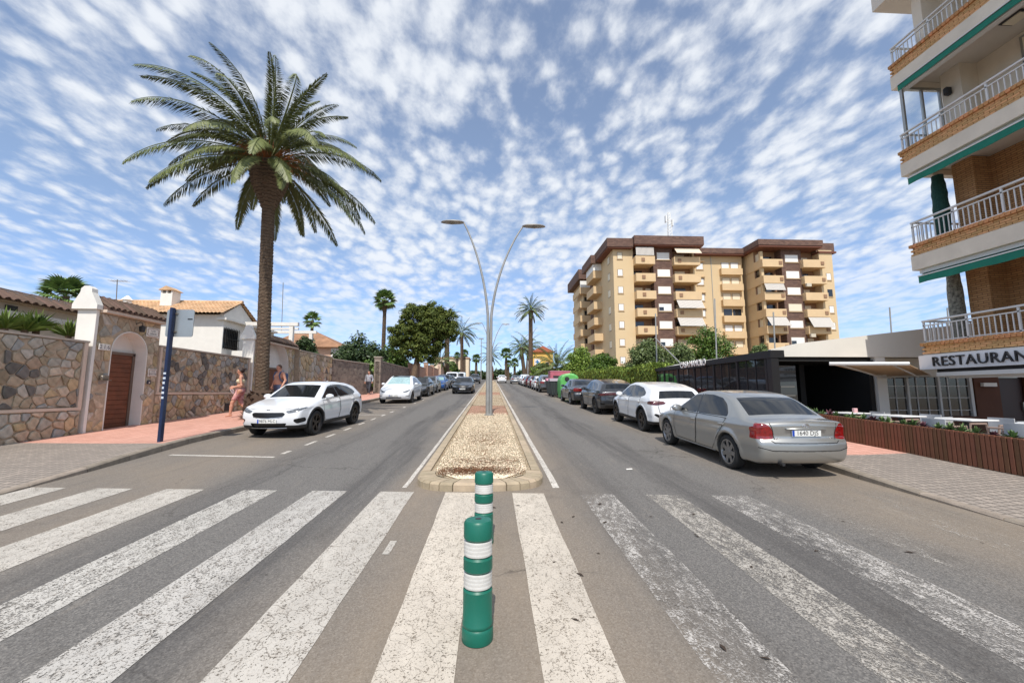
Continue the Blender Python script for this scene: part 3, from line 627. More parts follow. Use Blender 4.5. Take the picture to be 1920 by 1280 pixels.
def car(C, label, paint, x, y, heading, group, rim=ALLOY, plates=None, name='parked_car', front_plate_z=.5, rear_plate_z=.75, dx=0, tail=None, mirror_mat=None, glass=None, yaw=0.0):
    sp = C['spec']; t = tag(link(name, None, loc=(x, y, zr(y))), label, 'car', group)
    rm = Matrix(slope_rot(heading).to_matrix()).to_4x4(); t.rotation_euler = (Matrix.Rotation(yaw, 4, 'Z') @ rm).to_euler()
    for base, me, mt, nm, sd in C['parts']:
        o = link(base, me, None, t); mt2 = paint if mt is None else mt
        if tail and base == 'tail_light': mt2 = tail
        if glass and base == 'windscreen': mt2 = glass
        if len(me.materials) == 0: me.materials.append(mt2)
        o.material_slots[0].link = 'OBJECT'; o.material_slots[0].material = mt2
        if base == 'door':
            d = sp['doors'][int(nm.split('_')[1])]; hx = min(p[0] for p in d)+.13; hz = sp['handle_z']+.02*(nm.endswith('1')); yy = C['ysurf'](hx, hz, sd)
            key = ('handle',)
            if key not in BX: BX[key] = MB().bbox(-.10, .10, -.014, .014, -.017, .017, .01).mesh('door_handle', True)
            h = link('door_handle', BX[key], None, o, loc=(hx, yy+.012*sd, hz))
            if not h.data.materials: h.data.materials.append(paint)
            h.material_slots[0].link = 'OBJECT'; h.material_slots[0].material = paint
    tm, rmh, bd = C['wheel']; yo = sp['W']/2-sp.get('tw', .215)/2-.012
    for a in sp['axles']:
        for sd in (1, -1):
            wob = link('wheel', tm, RUBBER, t, loc=(a, yo*sd, sp['R']), rot=(0, random.random()*.8, 0 if sd > 0 else math.pi))
            r = link('rim', rmh, rim, wob); r.material_slots[0].link = 'OBJECT'; r.material_slots[0].material = rim; link('brake_disc', bd, CLAD, wob)
    mx, mz = sp['mirror']
    for sd in (1, -1):
        key = ('mirror', sd)
        if key not in BX:
            mb = MB(); k = []
            for (px, hw, hh) in ((-.075, .085, .06), (-.06, .105, .075), (.0, .11, .08), (.06, .085, .06), (.085, .045, .03)):
                k += [(px, sd*(.125+hw*math.cos(a)*1.05), .02+hh*math.sin(a)) for a in (2*math.pi*j/12 for j in range(12))]
            mb.add(k, [(i*12+j, i*12+(j+1) % 12, (i+1)*12+(j+1) % 12, (i+1)*12+j) for i in range(4) for j in range(12)]+[tuple(range(12)), tuple(range(48, 60))]); mb.box(-.03, .03, min(-sd*.03, sd*.06), max(-sd*.03, sd*.06), -.06, -.02)
            BX[key] = mb.mesh('mirror', True)
        yy = C['ysurf'](mx, mz, sd) or sd*.8
        o = link('mirror', BX[key], None, t, loc=(mx, yy, mz))
        if not o.data.materials: o.data.materials.append(paint)
        o.material_slots[0].link = 'OBJECT'; o.material_slots[0].material = mirror_mat or paint
    if plates:
        for sgn, pz in ((1, front_plate_z), (-1, rear_plate_z)):
            xx = C['xsurf'](0, pz, sgn)+.012*sgn
            if ('plate',) not in BX: BX[('plate',)] = MB().bbox(-.005, .005, -.26, .26, -.055, .055, .004).mesh('number_plate'); BX[('pb',)] = MB().box(-.001, .001, -.02, .02, -.05, .05).mesh('blue_strip')
            po = link('number_plate', BX[('plate',)], PLATE, t, loc=(xx, 0, pz)); po.rotation_euler.z = 0 if sgn > 0 else math.pi
            link('blue_strip', BX[('pb',)], PLBLUE, po, loc=(.0065, -.236, 0))
            tm_ = text_mesh(plates, .105, .0008); lo_ = link('plate_lettering', tm_, PLTXT, po,  loc=(.0066, .015, .0), rot=(R(90), 0, R(90))); lo_['kind'] = 'stuff'
    return t
# ---------------------------------------------------------------- car shapes (x forward, z up, origin under mid wheelbase)
XC = dict(W=1.826, H=1.50, R=.345, axles=(1.325, -1.325), clad=.36, twin=True, spokes=5, fil=.09, tw=.225,
  sil=[(1.95,.24),(2.15,.27),(2.21,.42),(2.215,.60),(2.17,.76),(2.02,.86),(1.55,.965),(1.18,1.035),(.42,1.42),(.05,1.482),(-.45,1.485),(-1.15,1.43),(-1.72,1.335),(-1.80,1.27),(-2.06,1.02),(-2.13,.93),(-2.16,.72),(-2.18,.52),(-2.12,.30),(-1.95,.25)],
  shoulder=[(2.3,.86),(1.0,.945),(-.5,.985),(-2.3,1.03)], tumble=.52, taper_f=.17, kf=.25,
  side_glass=[[(.98,1.0),(.30,1.345),(-.02,1.385),(-.10,1.01)],[(-.16,1.01),(-.09,1.388),(-.55,1.375),(-1.05,1.31),(-1.40,1.185),(-1.46,1.10),(-1.25,1.045)]],
  pillar=[(-.02,1.385),(-.09,1.388),(-.16,1.01),(-.10,1.01)],
  ws=(1.13,.46,.68,.56), rw=(-2.04,-1.82,.60,.50), mirror=(.72,1.03), handle_z=.88,
  regions=[('headlight','f',[(.44,.735),(.52,.67),(.66,.69),(.78,.735),(.86,.80),(.84,.825),(.66,.785)]),('grille','f',[(-.46,.66),(-.40,.585),(0,.555),(.40,.585),(.46,.66),(.40,.70),(-.40,.70)]),
    ('lower_grille','f',[(-.50,.42),(.50,.42),(.42,.30),(-.42,.30)]),('intake','f',[(.66,.52),(.84,.555),(.84,.44),(.74,.40),(.66,.46)]),
    ('tail_light','r',[(.42,.90),(.50,.955),(.72,.965),(.95,.94),(.95,.85),(.70,.83),(.50,.86)]),('black_panel','r',[(.52,.52),(.74,.60),(.80,.56),(.62,.46),(.56,.42)]),('rear_grille','r',[(-.6,.40),(.6,.40),(.6,.25),(-.6,.25)])],
  doors=[[(.95,.95),(.92,.60),(.82,.38),(-.05,.36),(-.13,.60),(-.13,1.0),(.40,.985)],[(-.15,1.0),(-.15,.60),(-.07,.36),(-.80,.36),(-1.0,.60),(-1.18,.85),(-1.22,1.03)]],
  gaps=[(-1,[(-.62,.62),(-.66,.82),(-.60,1.0)]),(-1,[(.62,.62),(.66,.82),(.60,1.0)]),(-1,[(-.62,.62),(.62,.62)]),(-1,[(-.34,.68),(-.30,.80),(.30,.80),(.34,.68)]),(1,[(-.72,.80),(-.40,.775),(.40,.775),(.72,.80)])])
AV = dict(W=1.76, H=1.49, R=.322, axles=(1.35, -1.35), spokes=7, fil=.10, tw=.205, rimr=.235, kr=.18, kf=.26,
  sil=[(2.0,.22),(2.22,.26),(2.29,.42),(2.28,.58),(2.20,.70),(1.95,.80),(1.45,.905),(1.02,.975),(.25,1.40),(-.10,1.468),(-.55,1.475),(-1.00,1.43),(-1.30,1.345),(-1.84,1.06),(-1.95,1.035),(-2.24,1.01),(-2.29,.95),(-2.27,.72),(-2.33,.64),(-2.345,.46),(-2.30,.30),(-2.15,.24)],
  shoulder=[(2.4,.80),(1.0,.90),(-.5,.945),(-2.4,.985)], tumble=.46, taper_f=.16, taper_r=.10, green_r=.06,
  side_glass=[[(.92,.955),(.22,1.335),(-.05,1.372),(-.12,.965)],[(-.19,.965),(-.12,1.377),(-.55,1.378),(-.90,1.335),(-1.14,1.22),(-1.30,1.06),(-1.31,.99)]],
  pillar=[(-.05,1.372),(-.12,1.377),(-.19,.965),(-.12,.965)],
  ws=(.97,.29,.66,.55), rw=(-1.80,-1.22,.66,.56), mirror=(.66,.99), handle_z=.815,
  regions=[('headlight','f',[(.40,.62),(.62,.60),(.84,.66),(.86,.76),(.62,.74)]),('grille','f',[(-.36,.66),(-.32,.56),(.32,.56),(.36,.66)]),('lower_grille','f',[(-.5,.42),(.5,.42),(.45,.32),(-.45,.32)]),
    ('tail_light','r',[(.555,.70),(.54,.80),(.60,.905),(.66,.955),(.95,.965),(.95,.69),(.70,.685)])],
  doors=[[(.90,.93),(.90,.55),(.82,.31),(-.08,.29),(-.16,.55),(-.16,.95),(.4,.945)],[(-.18,.955),(-.18,.55),(-.10,.29),(-.78,.29),(-1.0,.52),(-1.16,.72),(-1.30,.96)]],
  gaps=[(-1,[(-.60,.665),(-.55,.63),(.55,.63),(.60,.665)]),(-1,[(-.54,.69),(-.56,.84),(-.60,.965)]),(-1,[(.54,.69),(.56,.84),(.60,.965)]),(-1,[(-.80,.55),(-.60,.50),(.60,.50),(.80,.55)]),(1,[(-.72,.70),(-.40,.70),(.40,.70),(.72,.70)])])
TY = dict(W=1.92, H=1.63, R=.355, axles=(1.445, -1.445), spokes=5, fil=.10, tw=.24, kf=.30, ws_mat=G_SHADE, blackroof=True,
  sil=[(2.05,.22),(2.25,.26),(2.33,.40),(2.32,.58),(2.24,.74),(2.0,.84),(1.55,.98),(1.20,1.08),(.30,1.54),(-.10,1.615),(-.60,1.60),(-1.2,1.50),(-2.05,1.16),(-2.30,1.08),(-2.38,.95),(-2.36,.70),(-2.40,.45),(-2.30,.28)],
  shoulder=[(2.4,.88),(1.0,.98),(-.5,1.04),(-2.4,1.09)], tumble=.50, taper_f=.17,
  side_glass=[[(1.0,1.05),(.26,1.43),(-.05,1.49),(-.15,1.07)],[(-.20,1.07),(-.12,1.49),(-.60,1.47),(-1.15,1.36),(-1.62,1.19),(-1.5,1.12)]], pillar=[(-.05,1.49),(-.12,1.49),(-.20,1.07),(-.15,1.07)],
  ws=(1.14,.34,.70,.56), rw=(-1.98,-1.25,.55,.52), mirror=(.74,1.08), handle_z=.93,
  regions=[('headlight','f',[(.46,.665),(.56,.63),(.74,.66),(.86,.76),(.85,.815),(.62,.71)]),('lower_grille','f',[(-.46,.385),(.46,.385),(.42,.325),(-.42,.325)]),('intake','f',[(.62,.445),(.86,.475),(.86,.43),(.64,.41)]),('tail_light','r',[(.45,.90),(.95,.98),(.95,.88),(.5,.86)])],
  doors=[[(.98,1.0),(.98,.6),(.86,.36),(-.08,.34),(-.17,.6),(-.17,1.06)],[(-.19,1.06),(-.19,.6),(-.10,.34),(-.88,.34),(-1.1,.6),(-1.3,.9),(-1.3,1.1)]],
  gaps=[(1,[(-.84,.80),(-.55,.70),(0,.685),(.55,.70),(.84,.80)])])
CU = dict(XC); CU.update(W=1.84, H=1.52, clad=.30, tail=RED2, blackroof=False,
  regions=[('light_bar','r',[(-.95,.90),(-.60,.94),(.60,.94),(.95,.90),(.95,.80),(.55,.855),(-.55,.855),(-.95,.80)]),('headlight','f',[(.44,.735),(.52,.67),(.66,.69),(.78,.735),(.86,.80),(.84,.825),(.66,.785)]),('grille','f',[(-.46,.66),(-.30,.48),(.30,.48),(.46,.66),(.40,.70),(-.40,.70)]),('rear_grille','r',[(-.66,.42),(.66,.42),(.60,.25),(-.60,.25)]),('intake','r',[(.66,.50),(.84,.52),(.84,.46),(.66,.44)])],
  sil=[(1.95,.24),(2.15,.27),(2.21,.42),(2.215,.60),(2.17,.76),(2.02,.88),(1.55,.99),(1.18,1.05),(.42,1.43),(.05,1.50),(-.45,1.50),(-1.15,1.44),(-1.78,1.34),(-1.86,1.28),(-2.10,1.06),(-2.20,.98),(-2.19,.80),(-2.22,.60),(-2.20,.45),(-2.12,.30),(-1.95,.25)])
SD = dict(AV); SD.update(W=1.85, H=1.46, R=.335, axles=(1.45, -1.45), spokes=5, twin=True,
  sil=[(2.1,.22),(2.32,.26),(2.38,.42),(2.37,.60),(2.30,.72),(2.0,.82),(1.5,.92),(1.05,.98),(.28,1.38),(-.15,1.455),(-.6,1.455),(-1.05,1.40),(-1.40,1.30),(-1.92,1.07),(-2.05,1.045),(-2.36,1.02),(-2.42,.96),(-2.38,.70),(-2.43,.62),(-2.44,.46),(-2.38,.30),(-2.2,.24)],
  regions=[('headlight','f',[(.46,.62),(.62,.60),(.84,.64),(.86,.73),(.62,.72)]),('grille','f',[(-.38,.68),(-.42,.56),(-.30,.36),(.30,.36),(.42,.56),(.38,.68)]),('intake','f',[(.55,.46),(.84,.50),(.84,.36),(.58,.34)]),('tail_light','r',[(.40,.80),(.42,.90),(.60,.95),(.95,.94),(.95,.80),(.70,.76)])])
HB = dict(W=1.72, H=1.50, R=.31, axles=(1.26, -1.26), spokes=6, fil=.09, tw=.19,
  sil=[(1.75,.22),(1.95,.26),(2.02,.42),(2.01,.62),(1.94,.76),(1.7,.88),(1.35,.99),(1.1,1.07),(.45,1.42),(.1,1.49),(-.5,1.495),(-1.2,1.44),(-1.62,1.36),(-1.88,1.06),(-1.96,.95),(-1.96,.6),(-1.98,.45),(-1.9,.26)],
  shoulder=[(2.2,.88),(1.0,.96),(-.5,.99),(-2.2,1.02)], tumble=.48, tf=1.0, tr=-1.1,
  side_glass=[[(.98,1.02),(.38,1.36),(.0,1.40),(-.1,1.02)],[(-.16,1.02),(-.08,1.40),(-.7,1.38),(-1.2,1.30),(-1.40,1.15),(-1.3,1.05)]], pillar=[(0,1.40),(-.08,1.40),(-.16,1.02),(-.1,1.02)],
  ws=(1.06,.50,.64,.54), rw=(-1.85,-1.65,.60,.52), mirror=(.72,1.05), handle_z=.90,
  regions=[('headlight','f',[(.42,.70),(.58,.66),(.76,.70),(.80,.84),(.62,.80)]),('grille','f',[(-.40,.62),(.40,.62),(.36,.56),(-.36,.56)]),('lower_grille','f',[(-.5,.46),(.5,.46),(.44,.30),(-.44,.30)]),('tail_light','r',[(.50,.80),(.52,.95),(.90,1.0),(.90,.80)]),('rear_grille','r',[(-.5,.40),(.5,.40),(.5,.28),(-.5,.28)])],
  doors=[[(.93,.98),(.9,.6),(.8,.34),(-.05,.32),(-.13,.6),(-.13,1.0)],[(-.15,1.0),(-.15,.6),(-.07,.32),(-.76,.32),(-.98,.6),(-1.12,.85),(-1.15,1.02)]])
SV = dict(HB); SV.update(W=1.85, H=1.66, R=.355, axles=(1.34, -1.34), clad=.36, tw=.225, twin=True, spokes=5,
  sil=[(1.95,.28),(2.15,.32),(2.22,.48),(2.21,.74),(2.15,.90),(1.9,1.0),(1.45,1.08),(1.12,1.15),(.42,1.56),(.1,1.64),(-.6,1.65),(-1.4,1.59),(-1.88,1.50),(-2.1,1.16),(-2.18,1.05),(-2.18,.65),(-2.2,.5),(-2.1,.30)],
  shoulder=[(2.2,.98),(1.0,1.06),(-.5,1.09),(-2.2,1.12)],
  side_glass=[[(1.0,1.12),(.38,1.49),(.0,1.54),(-.1,1.12)],[(-.16,1.12),(-.08,1.54),(-.8,1.53),(-1.4,1.44),(-1.65,1.26),(-1.5,1.15)]], pillar=[(0,1.54),(-.08,1.54),(-.16,1.12),(-.1,1.12)],
  ws=(1.08,.47,.68,.58), rw=(-2.08,-1.91,.62,.56), mirror=(.74,1.15), handle_z=1.0,
  regions=[('headlight','f',[(.46,.80),(.60,.74),(.80,.78),(.86,.90),(.66,.88)]),('grille','f',[(-.44,.82),(-.40,.62),(.40,.62),(.44,.82)]),('lower_grille','f',[(-.55,.50),(.55,.50),(.5,.36),(-.5,.36)]),('tail_light','r',[(.50,.86),(.52,1.02),(.95,1.06),(.95,.88)]),('rear_grille','r',[(-.6,.44),(.6,.44),(.6,.30),(-.6,.30)])],
  doors=[[(.95,1.06),(.92,.66),(.84,.40),(-.05,.38),(-.13,.66),(-.13,1.1)],[(-.15,1.1),(-.15,.66),(-.07,.38),(-.82,.38),(-1.04,.66),(-1.2,.95),(-1.22,1.12)]])
VN = dict(HB); VN.update(W=1.93, H=1.98, R=.34, axles=(1.6, -1.6), tumble=.16, tw=.22, taper_f=.2, green_r=.02, taper_r=.03, kr=.03, fil=.1,
  sil=[(2.15,.26),(2.42,.30),(2.48,.48),(2.46,.80),(2.36,.98),(1.9,1.14),(1.7,1.22),(1.05,1.84),(.75,1.95),(0,1.98),(-1.6,1.97),(-2.35,1.93),(-2.45,1.80),(-2.50,1.0),(-2.52,.5),(-2.45,.28)],
  shoulder=[(2.5,1.02),(1.4,1.12),(-2.6,1.14)],
  side_glass=[[(1.52,1.20),(1.0,1.70),(.62,1.72),(.62,1.20)],[(.50,1.22),(.50,1.72),(-.75,1.72),(-.75,1.22)],[(-.87,1.22),(-.87,1.72),(-2.2,1.70),(-2.2,1.22)]], pillar=None,
  ws=(1.66,1.08,.74,.70), rw=None, rwp=[(-.7,1.2),(.7,1.2),(.64,1.72),(-.64,1.72)], mirror=(1.35,1.25), handle_z=1.05,
  regions=[('headlight','f',[(.56,.78),(.80,.76),(.90,.96),(.66,.98)]),('grille','f',[(-.5,.92),(-.5,.72),(.5,.72),(.5,.92)]),('lower_grille','f',[(-.6,.52),(.6,.52),(.55,.36),(-.55,.36)]),('tail_light','r',[(.80,.8),(.80,1.3),(.98,1.3),(.98,.8)])],
  doors=[[(1.5,1.12),(1.3,.7),(1.15,.4),(.58,.38),(.56,1.12)],[(.54,1.12),(.54,.38),(-.8,.38),(-.8,1.12)]])
C_XC, C_AV, C_TY, C_CU = make_car(XC, .032), make_car(AV, .030), make_car(TY, .036), make_car(CU, .036)
C_SD, C_HB, C_SV, C_VN = make_car(SD, .042), make_car(HB, .045), make_car(SV, .045), make_car(VN, .05)
GL, GR = 'cars parked along the left kerb', 'cars parked along the right kerb'
# left row, noses towards the camera (heading -1: +x points down the street)
cA = car(C_XC, 'white crossover hatchback with plate 9876 MLC beside the tall palm', P_WHITE, -5.74, 13.85, -1, GL, ALLOYD, '9876 MLC', front_plate_z=.475, yaw=R(-5.2))
cB = car(C_TY, 'white rounded car with a silver sunshade behind its windscreen', P_WHITE, -5.62, 27.0, -1, GL, ALLOYD, '4821 LKN', front_plate_z=.47)
car(C_SD, 'dark grey saloon parked directly behind the white car with the sunshade', P_DARK, -5.7, 34.0, -1, GL, ALLOY, None)
car(C_HB, 'light grey hatchback parked between the dark saloon and the blue car', P_LGREY, -5.7, 39.6, -1, GL, ALLOY, None)
car(C_HB, 'bright blue hatchback in the left row of parked cars', P_BLUE, -5.5, 44.6, -1, GL, ALLOY, None, glass=G_SHADE)
car(C_SV, 'grey crossover parked behind the bright blue hatchback', P_GREY, -5.6, 50.2, -1, GL, ALLOY, None)
car(C_HB, 'dark low car parked in front of the white van', P_DARK, -5.6, 55.6, -1, GL, ALLOYD, None)
car(C_VN, 'long white passenger van parked in the left row', P_WHITE, -5.7, 62.0, -1, GL, ALLOY, None, name='parked_van')['category'] = 'van'
car(C_VN, 'short white van parked furthest up the left row', P_WHITE, -5.2, 69.5, -1, GL, ALLOY, None, name='parked_van')['category'] = 'van'
car(C_SD, 'black saloon driving towards the camera down the left lane', P_BLACK, -2.50, 38.6, -1, 'cars being driven', ALLOY, '7730 KZD', name='moving_car', front_plate_z=.44)
car(C_SV, 'dark car driving away near the far end of the left lane', P_DARK, -2.9, 74, -1, 'cars being driven', ALLOY, None, name='moving_car')
# right row, tails towards the camera
cS = car(C_AV, 'silver saloon with plate 1640 DJS parked beside the restaurant terrace', P_SILVER, 5.24, 9.22, 1, GR, ALLOY, '1640 DJS', rear_plate_z=.80, yaw=R(.4)); cS.scale = (.99, .975, .958)
car(C_XC, 'white crossover parked directly ahead of the silver saloon', P_WHITE, 5.50, 14.30, 1, GR, ALLOYD, '2407 MBT', rear_plate_z=.73, tail=RED2)
car(C_CU, 'dark grey crossover with a full-width dark red light bar', P_DARK, 5.45, 19.95, 1, GR, ALLOYD, '5519 LTR', rear_plate_z=.72)
car(C_SD, 'dark saloon with red tail lights parked next to the green recycling container', P_DARK, 5.4, 25.7, 1, GR, ALLOY, None, tail=RED)
for i, (C, P_, y, lb, x) in enumerate([(C_SV, P_GREY, 41.0, 'grey crossover parked just beyond the waste containers', 5.35), (C_HB, P_WHITE, 46.2, 'white hatchback parked beyond the grey crossover on the right', 5.3), (C_HB, P_RED, 51.4, 'dark red hatchback nearer of two on the right', 5.3),
        (C_HB, P_RED, 56.4, 'dark red hatchback farther of two on the right', 5.2), (C_HB, P_WHITE, 61.4, 'small white car parked beyond the dark red pair', 5.1), (C_SV, P_WHITE, 67.0, 'white crossover near the far end of the right row', 5.2), (C_SD, P_LGREY, 74.0, 'pale saloon last in the right row', 4.2)]):
    car(C, lb, P_, x, y, 1, GR, ALLOY, None)
car(C_HB, 'white car at the top of the right lane', P_WHITE, 1.9, 80, 1, 'cars being driven', ALLOY, None, name='moving_car')
# nose and tail emblems, chrome details on the three near cars
def emblem(par, C, sgn, z, w_, h_, mat=CHROME):
    x = C['xsurf'](0, z, sgn); m = MB()
    pts = [(x+.004*sgn, math.cos(a)*w_, math.sin(a)*h_) for a in (2*math.pi*i/20 for i in range(21))]; m.tube(pts, .006, 6, False); m.tube([(x+.004*sgn, math.cos(a)*w_*.32, math.sin(a)*h_*.92) for a in (2*math.pi*i/14 for i in range(15))], .005, 6, False)
    m.tube([(x+.004*sgn, math.cos(a)*w_*.62, h_*.25+math.sin(a)*h_*.45) for a in (2*math.pi*i/14 for i in range(15))], .005, 6, False); m.build('emblem', mat, par, True, loc=(0, 0, z))
emblem(cS, C_AV, -1, .915, .062, .044)
xx = C_AV['xsurf'](0, .868, -1); MB().bbox(xx-.022, xx+.02, -.36, .36, -.016, .018, .01).build('boot_trim', P_SILVER, cS, True, loc=(0, 0, .872))
for sd, tx in ((1, 'AVENSIS'), (-1, 'D-4D')):
    me = text_mesh(tx, .05, .002); link('boot_lettering', me, CHROME, cS, loc=(C_AV['xsurf'](.43*sd, .72, -1)-.004, .43*sd, .70), rot=(R(90), 0, R(-90)))
x = C_XC['xsurf'](0, .755, 1); me = text_mesh('KIA', .055, .003); link('nose_lettering', me, TRIMB, cA, loc=(x+.006, 0, .752), rot=(R(70), 0, R(90)))
m = MB(); xg = C_XC['xsurf'](0, .57, 1); m.tube([(C_XC['xsurf'](y, .575-.03+abs(y)*.09, 1)+.004, y, .575-.03+abs(y)*.09) for y in np.linspace(-.40, .40, 17)], .010, 6); m.build('grille_trim', CHROME, cA, True)
m = MB(); m.tube([(C_XC['xsurf'](y, .285, 1)+.003, y, .285) for y in np.linspace(-.48, .48, 17)], .014, 6); m.build('skid_plate', ALLOY, cA, True)
for par, C in ((cA, C_XC),):
    MB().add([(-.08,-.012,0),(.08,-.006,0),(.08,.006,0),(-.08,.012,0),(-.09,0,.055),(-.05,0,.05)], [(0,1,5,4),(1,2,5),(2,3,4,5),(0,4,3)]).build('aerial_fin', P_WHITE, par, loc=(-1.0, 0, 1.445))
# sill strips and exhaust of the silver saloon
for sd in (1, -1): MB().tube([(x_, C_AV['ysurf'](x_, .255, sd)+.004*sd, .255) for x_ in np.linspace(.85, -.85, 12)], .011, 6).build('sill_strip', P_SILVER, cS, True)
MB().lathe([(.028, -.12), (.03, 0), (.024, 0)], 12, axis='x', c=(-2.20, .45, .275)).build('exhaust', CLAD, cS, True)
# ================================================================ LEFT SIDE: GARDEN WALLS, GATES, HOUSES
STONES = [M('stone_'+k, srgb(*c), .85, var=(7, .28), bump=(22, .5, .02), rnd=.22) for k, c in dict(grey=(170,163,150), blue=(144,143,138), brown=(164,147,124), ochre=(180,159,124), dark=(106,101,95), tan=(182,167,145), rust=(156,136,114)).items()]
MORTAR = M('wall_mortar', srgb(176,158,136), .95, var=(9, .2), bump=(30, .5)); WHITE = M('white_plaster', srgb(226,222,214), .8, var=(3, .05), bump=(60, .12)); CAPST = M('cap_stone', srgb(178,166,152), .8, var=(4, .14)); TRIMW = M('pale_trim', srgb(205,186,168), .7, var=(5, .08))
BROWNT = M('dark_roof_tile', srgb(92,72,60), .8, var=(6, .25), rnd=.25); ORANGET = M('orange_roof_tile', srgb(206,152,104), .85, var=(5, .22), rnd=.2); PALET = M('pale_tile_end', srgb(214,196,180), .85)
def clip_half(poly, p, n_):
    out = []
    for i in range(len(poly)):
        a, b = poly[i-1], poly[i]; da, db = (a[0]-p[0])*n_[0]+(a[1]-p[1])*n_[1], (b[0]-p[0])*n_[0]+(b[1]-p[1])*n_[1]
        if (da <= 0) != (db <= 0): t = da/(da-db); out.append((a[0]+(b[0]-a[0])*t, a[1]+(b[1]-a[1])*t))
        if db <= 0: out.append(b)
    return out
def stone_cells(u0, u1, v0, v1, size, extra=(), inside=None, bottom=None, stretch=1.0):
    seeds = []; j = 0; v_ = v0-size*.3
    while v_ < v1+size*.3:
        u = u0+(size*stretch*.5 if j % 2 else 0)-size*.3
        while u < u1+size*.3: seeds.append((u+random.uniform(-.42, .42)*size*stretch, v_+random.uniform(-.42, .42)*size)); u += size*stretch
        v_ += size*.92; j += 1
    if extra: seeds = [s for s in seeds if all((s[0]-e[0])**2+(s[1]-e[1])**2 > (size*.45)**2 for e, _ in extra)]
    seeds = [(s, True if inside is None else inside(*s)) for s in seeds]+list(extra); pts = np.array([s[0] for s in seeds]); out = []
    for i, (s, ok) in enumerate(seeds):
        if not ok: continue
        poly = [(u0, v0), (u1, v0), (u1, v1), (u0, v1)]; d = ((pts-pts[i])**2).sum(1); near = np.argsort(d)[1:18]
        for k in near:
            q = pts[k]; poly = clip_half(poly, ((s[0]+q[0])/2, (s[1]+q[1])/2), (q[0]-s[0], q[1]-s[1]))
            if len(poly) < 3: break
        if bottom and len(poly) >= 3: poly = clip_half(poly, bottom[0], bottom[1])
        if len(poly) < 3: continue
        P = np.array(poly); a = .5*abs(np.dot(P[:, 0], np.roll(P[:, 1], 1))-np.dot(P[:, 1], np.roll(P[:, 0], 1)))
        if a > size*size*.10: out.append(P)
    return out
def lay_stones(parent, cells, W_, joint=.016, depth=.035, mats=STONES, wts=None):
    for P in cells:
        c = P.mean(0); k = []
        for i in range(len(P)):
            a, b, d = P[i-1], P[i], P[(i+1) % len(P)]; la, ld = np.linalg.norm(a-b), np.linalg.norm(d-b)
            if la < .02 or ld < .02: continue
            q = random.uniform(.07, .18); k += [b+(a-b)*q, b+(d-b)*q]
        if len(k) < 4: continue
        K = np.array(k); n_ = len(K); r = np.linalg.norm(K-c, axis=1).mean(); ins = lambda e: c+(K-c)*(1-e/np.maximum(np.linalg.norm(K-c, axis=1, keepdims=True), .03)).clip(.2, 1)
        dz = depth*random.uniform(.7, 1.35); tl = np.array([random.uniform(-.05, .05), random.uniform(-.05, .05)]); rings = []
        for e, h in ((joint, 0), (joint+.004, dz*.75), (joint+.03, dz)):
            Q = ins(e); rings += [W_(q[0], q[1], h+(float(np.dot(q-c, tl)) if h else 0)) for q in Q]
        o = Vector(W_(c[0], c[1], 0)); rings = [tuple(Vector(p)-o) for p in rings]
        fs = [(j*n_+i, j*n_+(i+1) % n_, (j+1)*n_+(i+1) % n_, (j+1)*n_+i) for j in (0, 1) for i in range(n_)]+[tuple(range(2*n_, 3*n_))]
        MB().add(rings, fs).build('stone', random.choices(mats, wts)[0], parent, loc=o)
XW = -10.75
def onwall(X): return lambda u, v_, h: (X+h, u, v_)
wts_pan = [3, 3, 3, 1.3, 2, 2.5, 1]; wts_base = [2, 1, 3, 3, .6, 3.5, 1.4]
g = lambda y: zr(y)+PAVE
def garden_wall(label, y0, y1, ztop, zpan, X=XW, s1=.26, s2=.28, group='stone garden walls'):
    t = thing('garden_wall', label, 'wall', (X, (y0+y1)/2, g(y0)-.02), group=group); L_ = t.location; oy, oz = L_.y, L_.z
    def bx(a, b, c, d, e, f): return MB().box(a, b, c-oy, d-oy, e-oz, f-oz)
    bx(-.30, 0, y0, y1, g(y0)-.6, ztop-.05).build('core', MORTAR, t)
    bx(-.36, .06, y0, y1, ztop-.05, ztop).build('coping', CAPST, t)
    lw = lambda u, v_, h: (h+.001, u-oy, v_-oz)
    if zpan:
        bx(.001, .055, y0, y1-.13, zpan, zpan+.07).build('panel_trim', TRIMW, t); bx(.001, .055, y1-.13, y1-.03, zpan, ztop-.055).build('panel_trim', TRIMW, t)
        bx(.001, .055, y0+.02, y0+.11, zpan+.075, ztop-.055).build('panel_trim', TRIMW, t)
        lay_stones(t, stone_cells(y0+.12, y1-.14, zpan+.08, ztop-.06, s1), lw, depth=.034, wts=wts_pan)
    b0 = g(y0)-.02; b1 = g(y1)-.02
    lay_stones(t, stone_cells(y0, y1-.03, b0-.1, (zpan or ztop-.06)-.01, s2, bottom=((y0, b0), ((b1-b0), -(y1-y0)))), lw, joint=.022, depth=.045, wts=wts_base)
    return t
def halfround(L_, r, n_=7, thick=.014, taper=.85):     # a curved clay tile lying along +x, hollow below
    vs = []
    for x, k in ((0, 1.0), (L_, taper)):
        for rr in (r*k, (r-thick)*k): vs += [(x, rr*math.cos(math.pi*j/n_), rr*math.sin(math.pi*j/n_)*.85) for j in range(n_+1)]
    m = n_+1; fs = []
    for j in range(n_): fs += [(j, j+1, 2*m+j+1, 2*m+j), (m+j+1, m+j, 3*m+j, 3*m+j+1), (j+1, j, m+j, m+j+1), (2*m+j, 2*m+j+1, 3*m+j+1, 3*m+j)]
    return MB().add(vs, fs).mesh('roof_tile', True)
TILE = halfround(.46, .085)
def arch_z(u, ya, yb, spring):
    r = (yb-ya)/2; d = abs(u-(ya+yb)/2); return spring+math.sqrt(max(0, r*r-d*d))
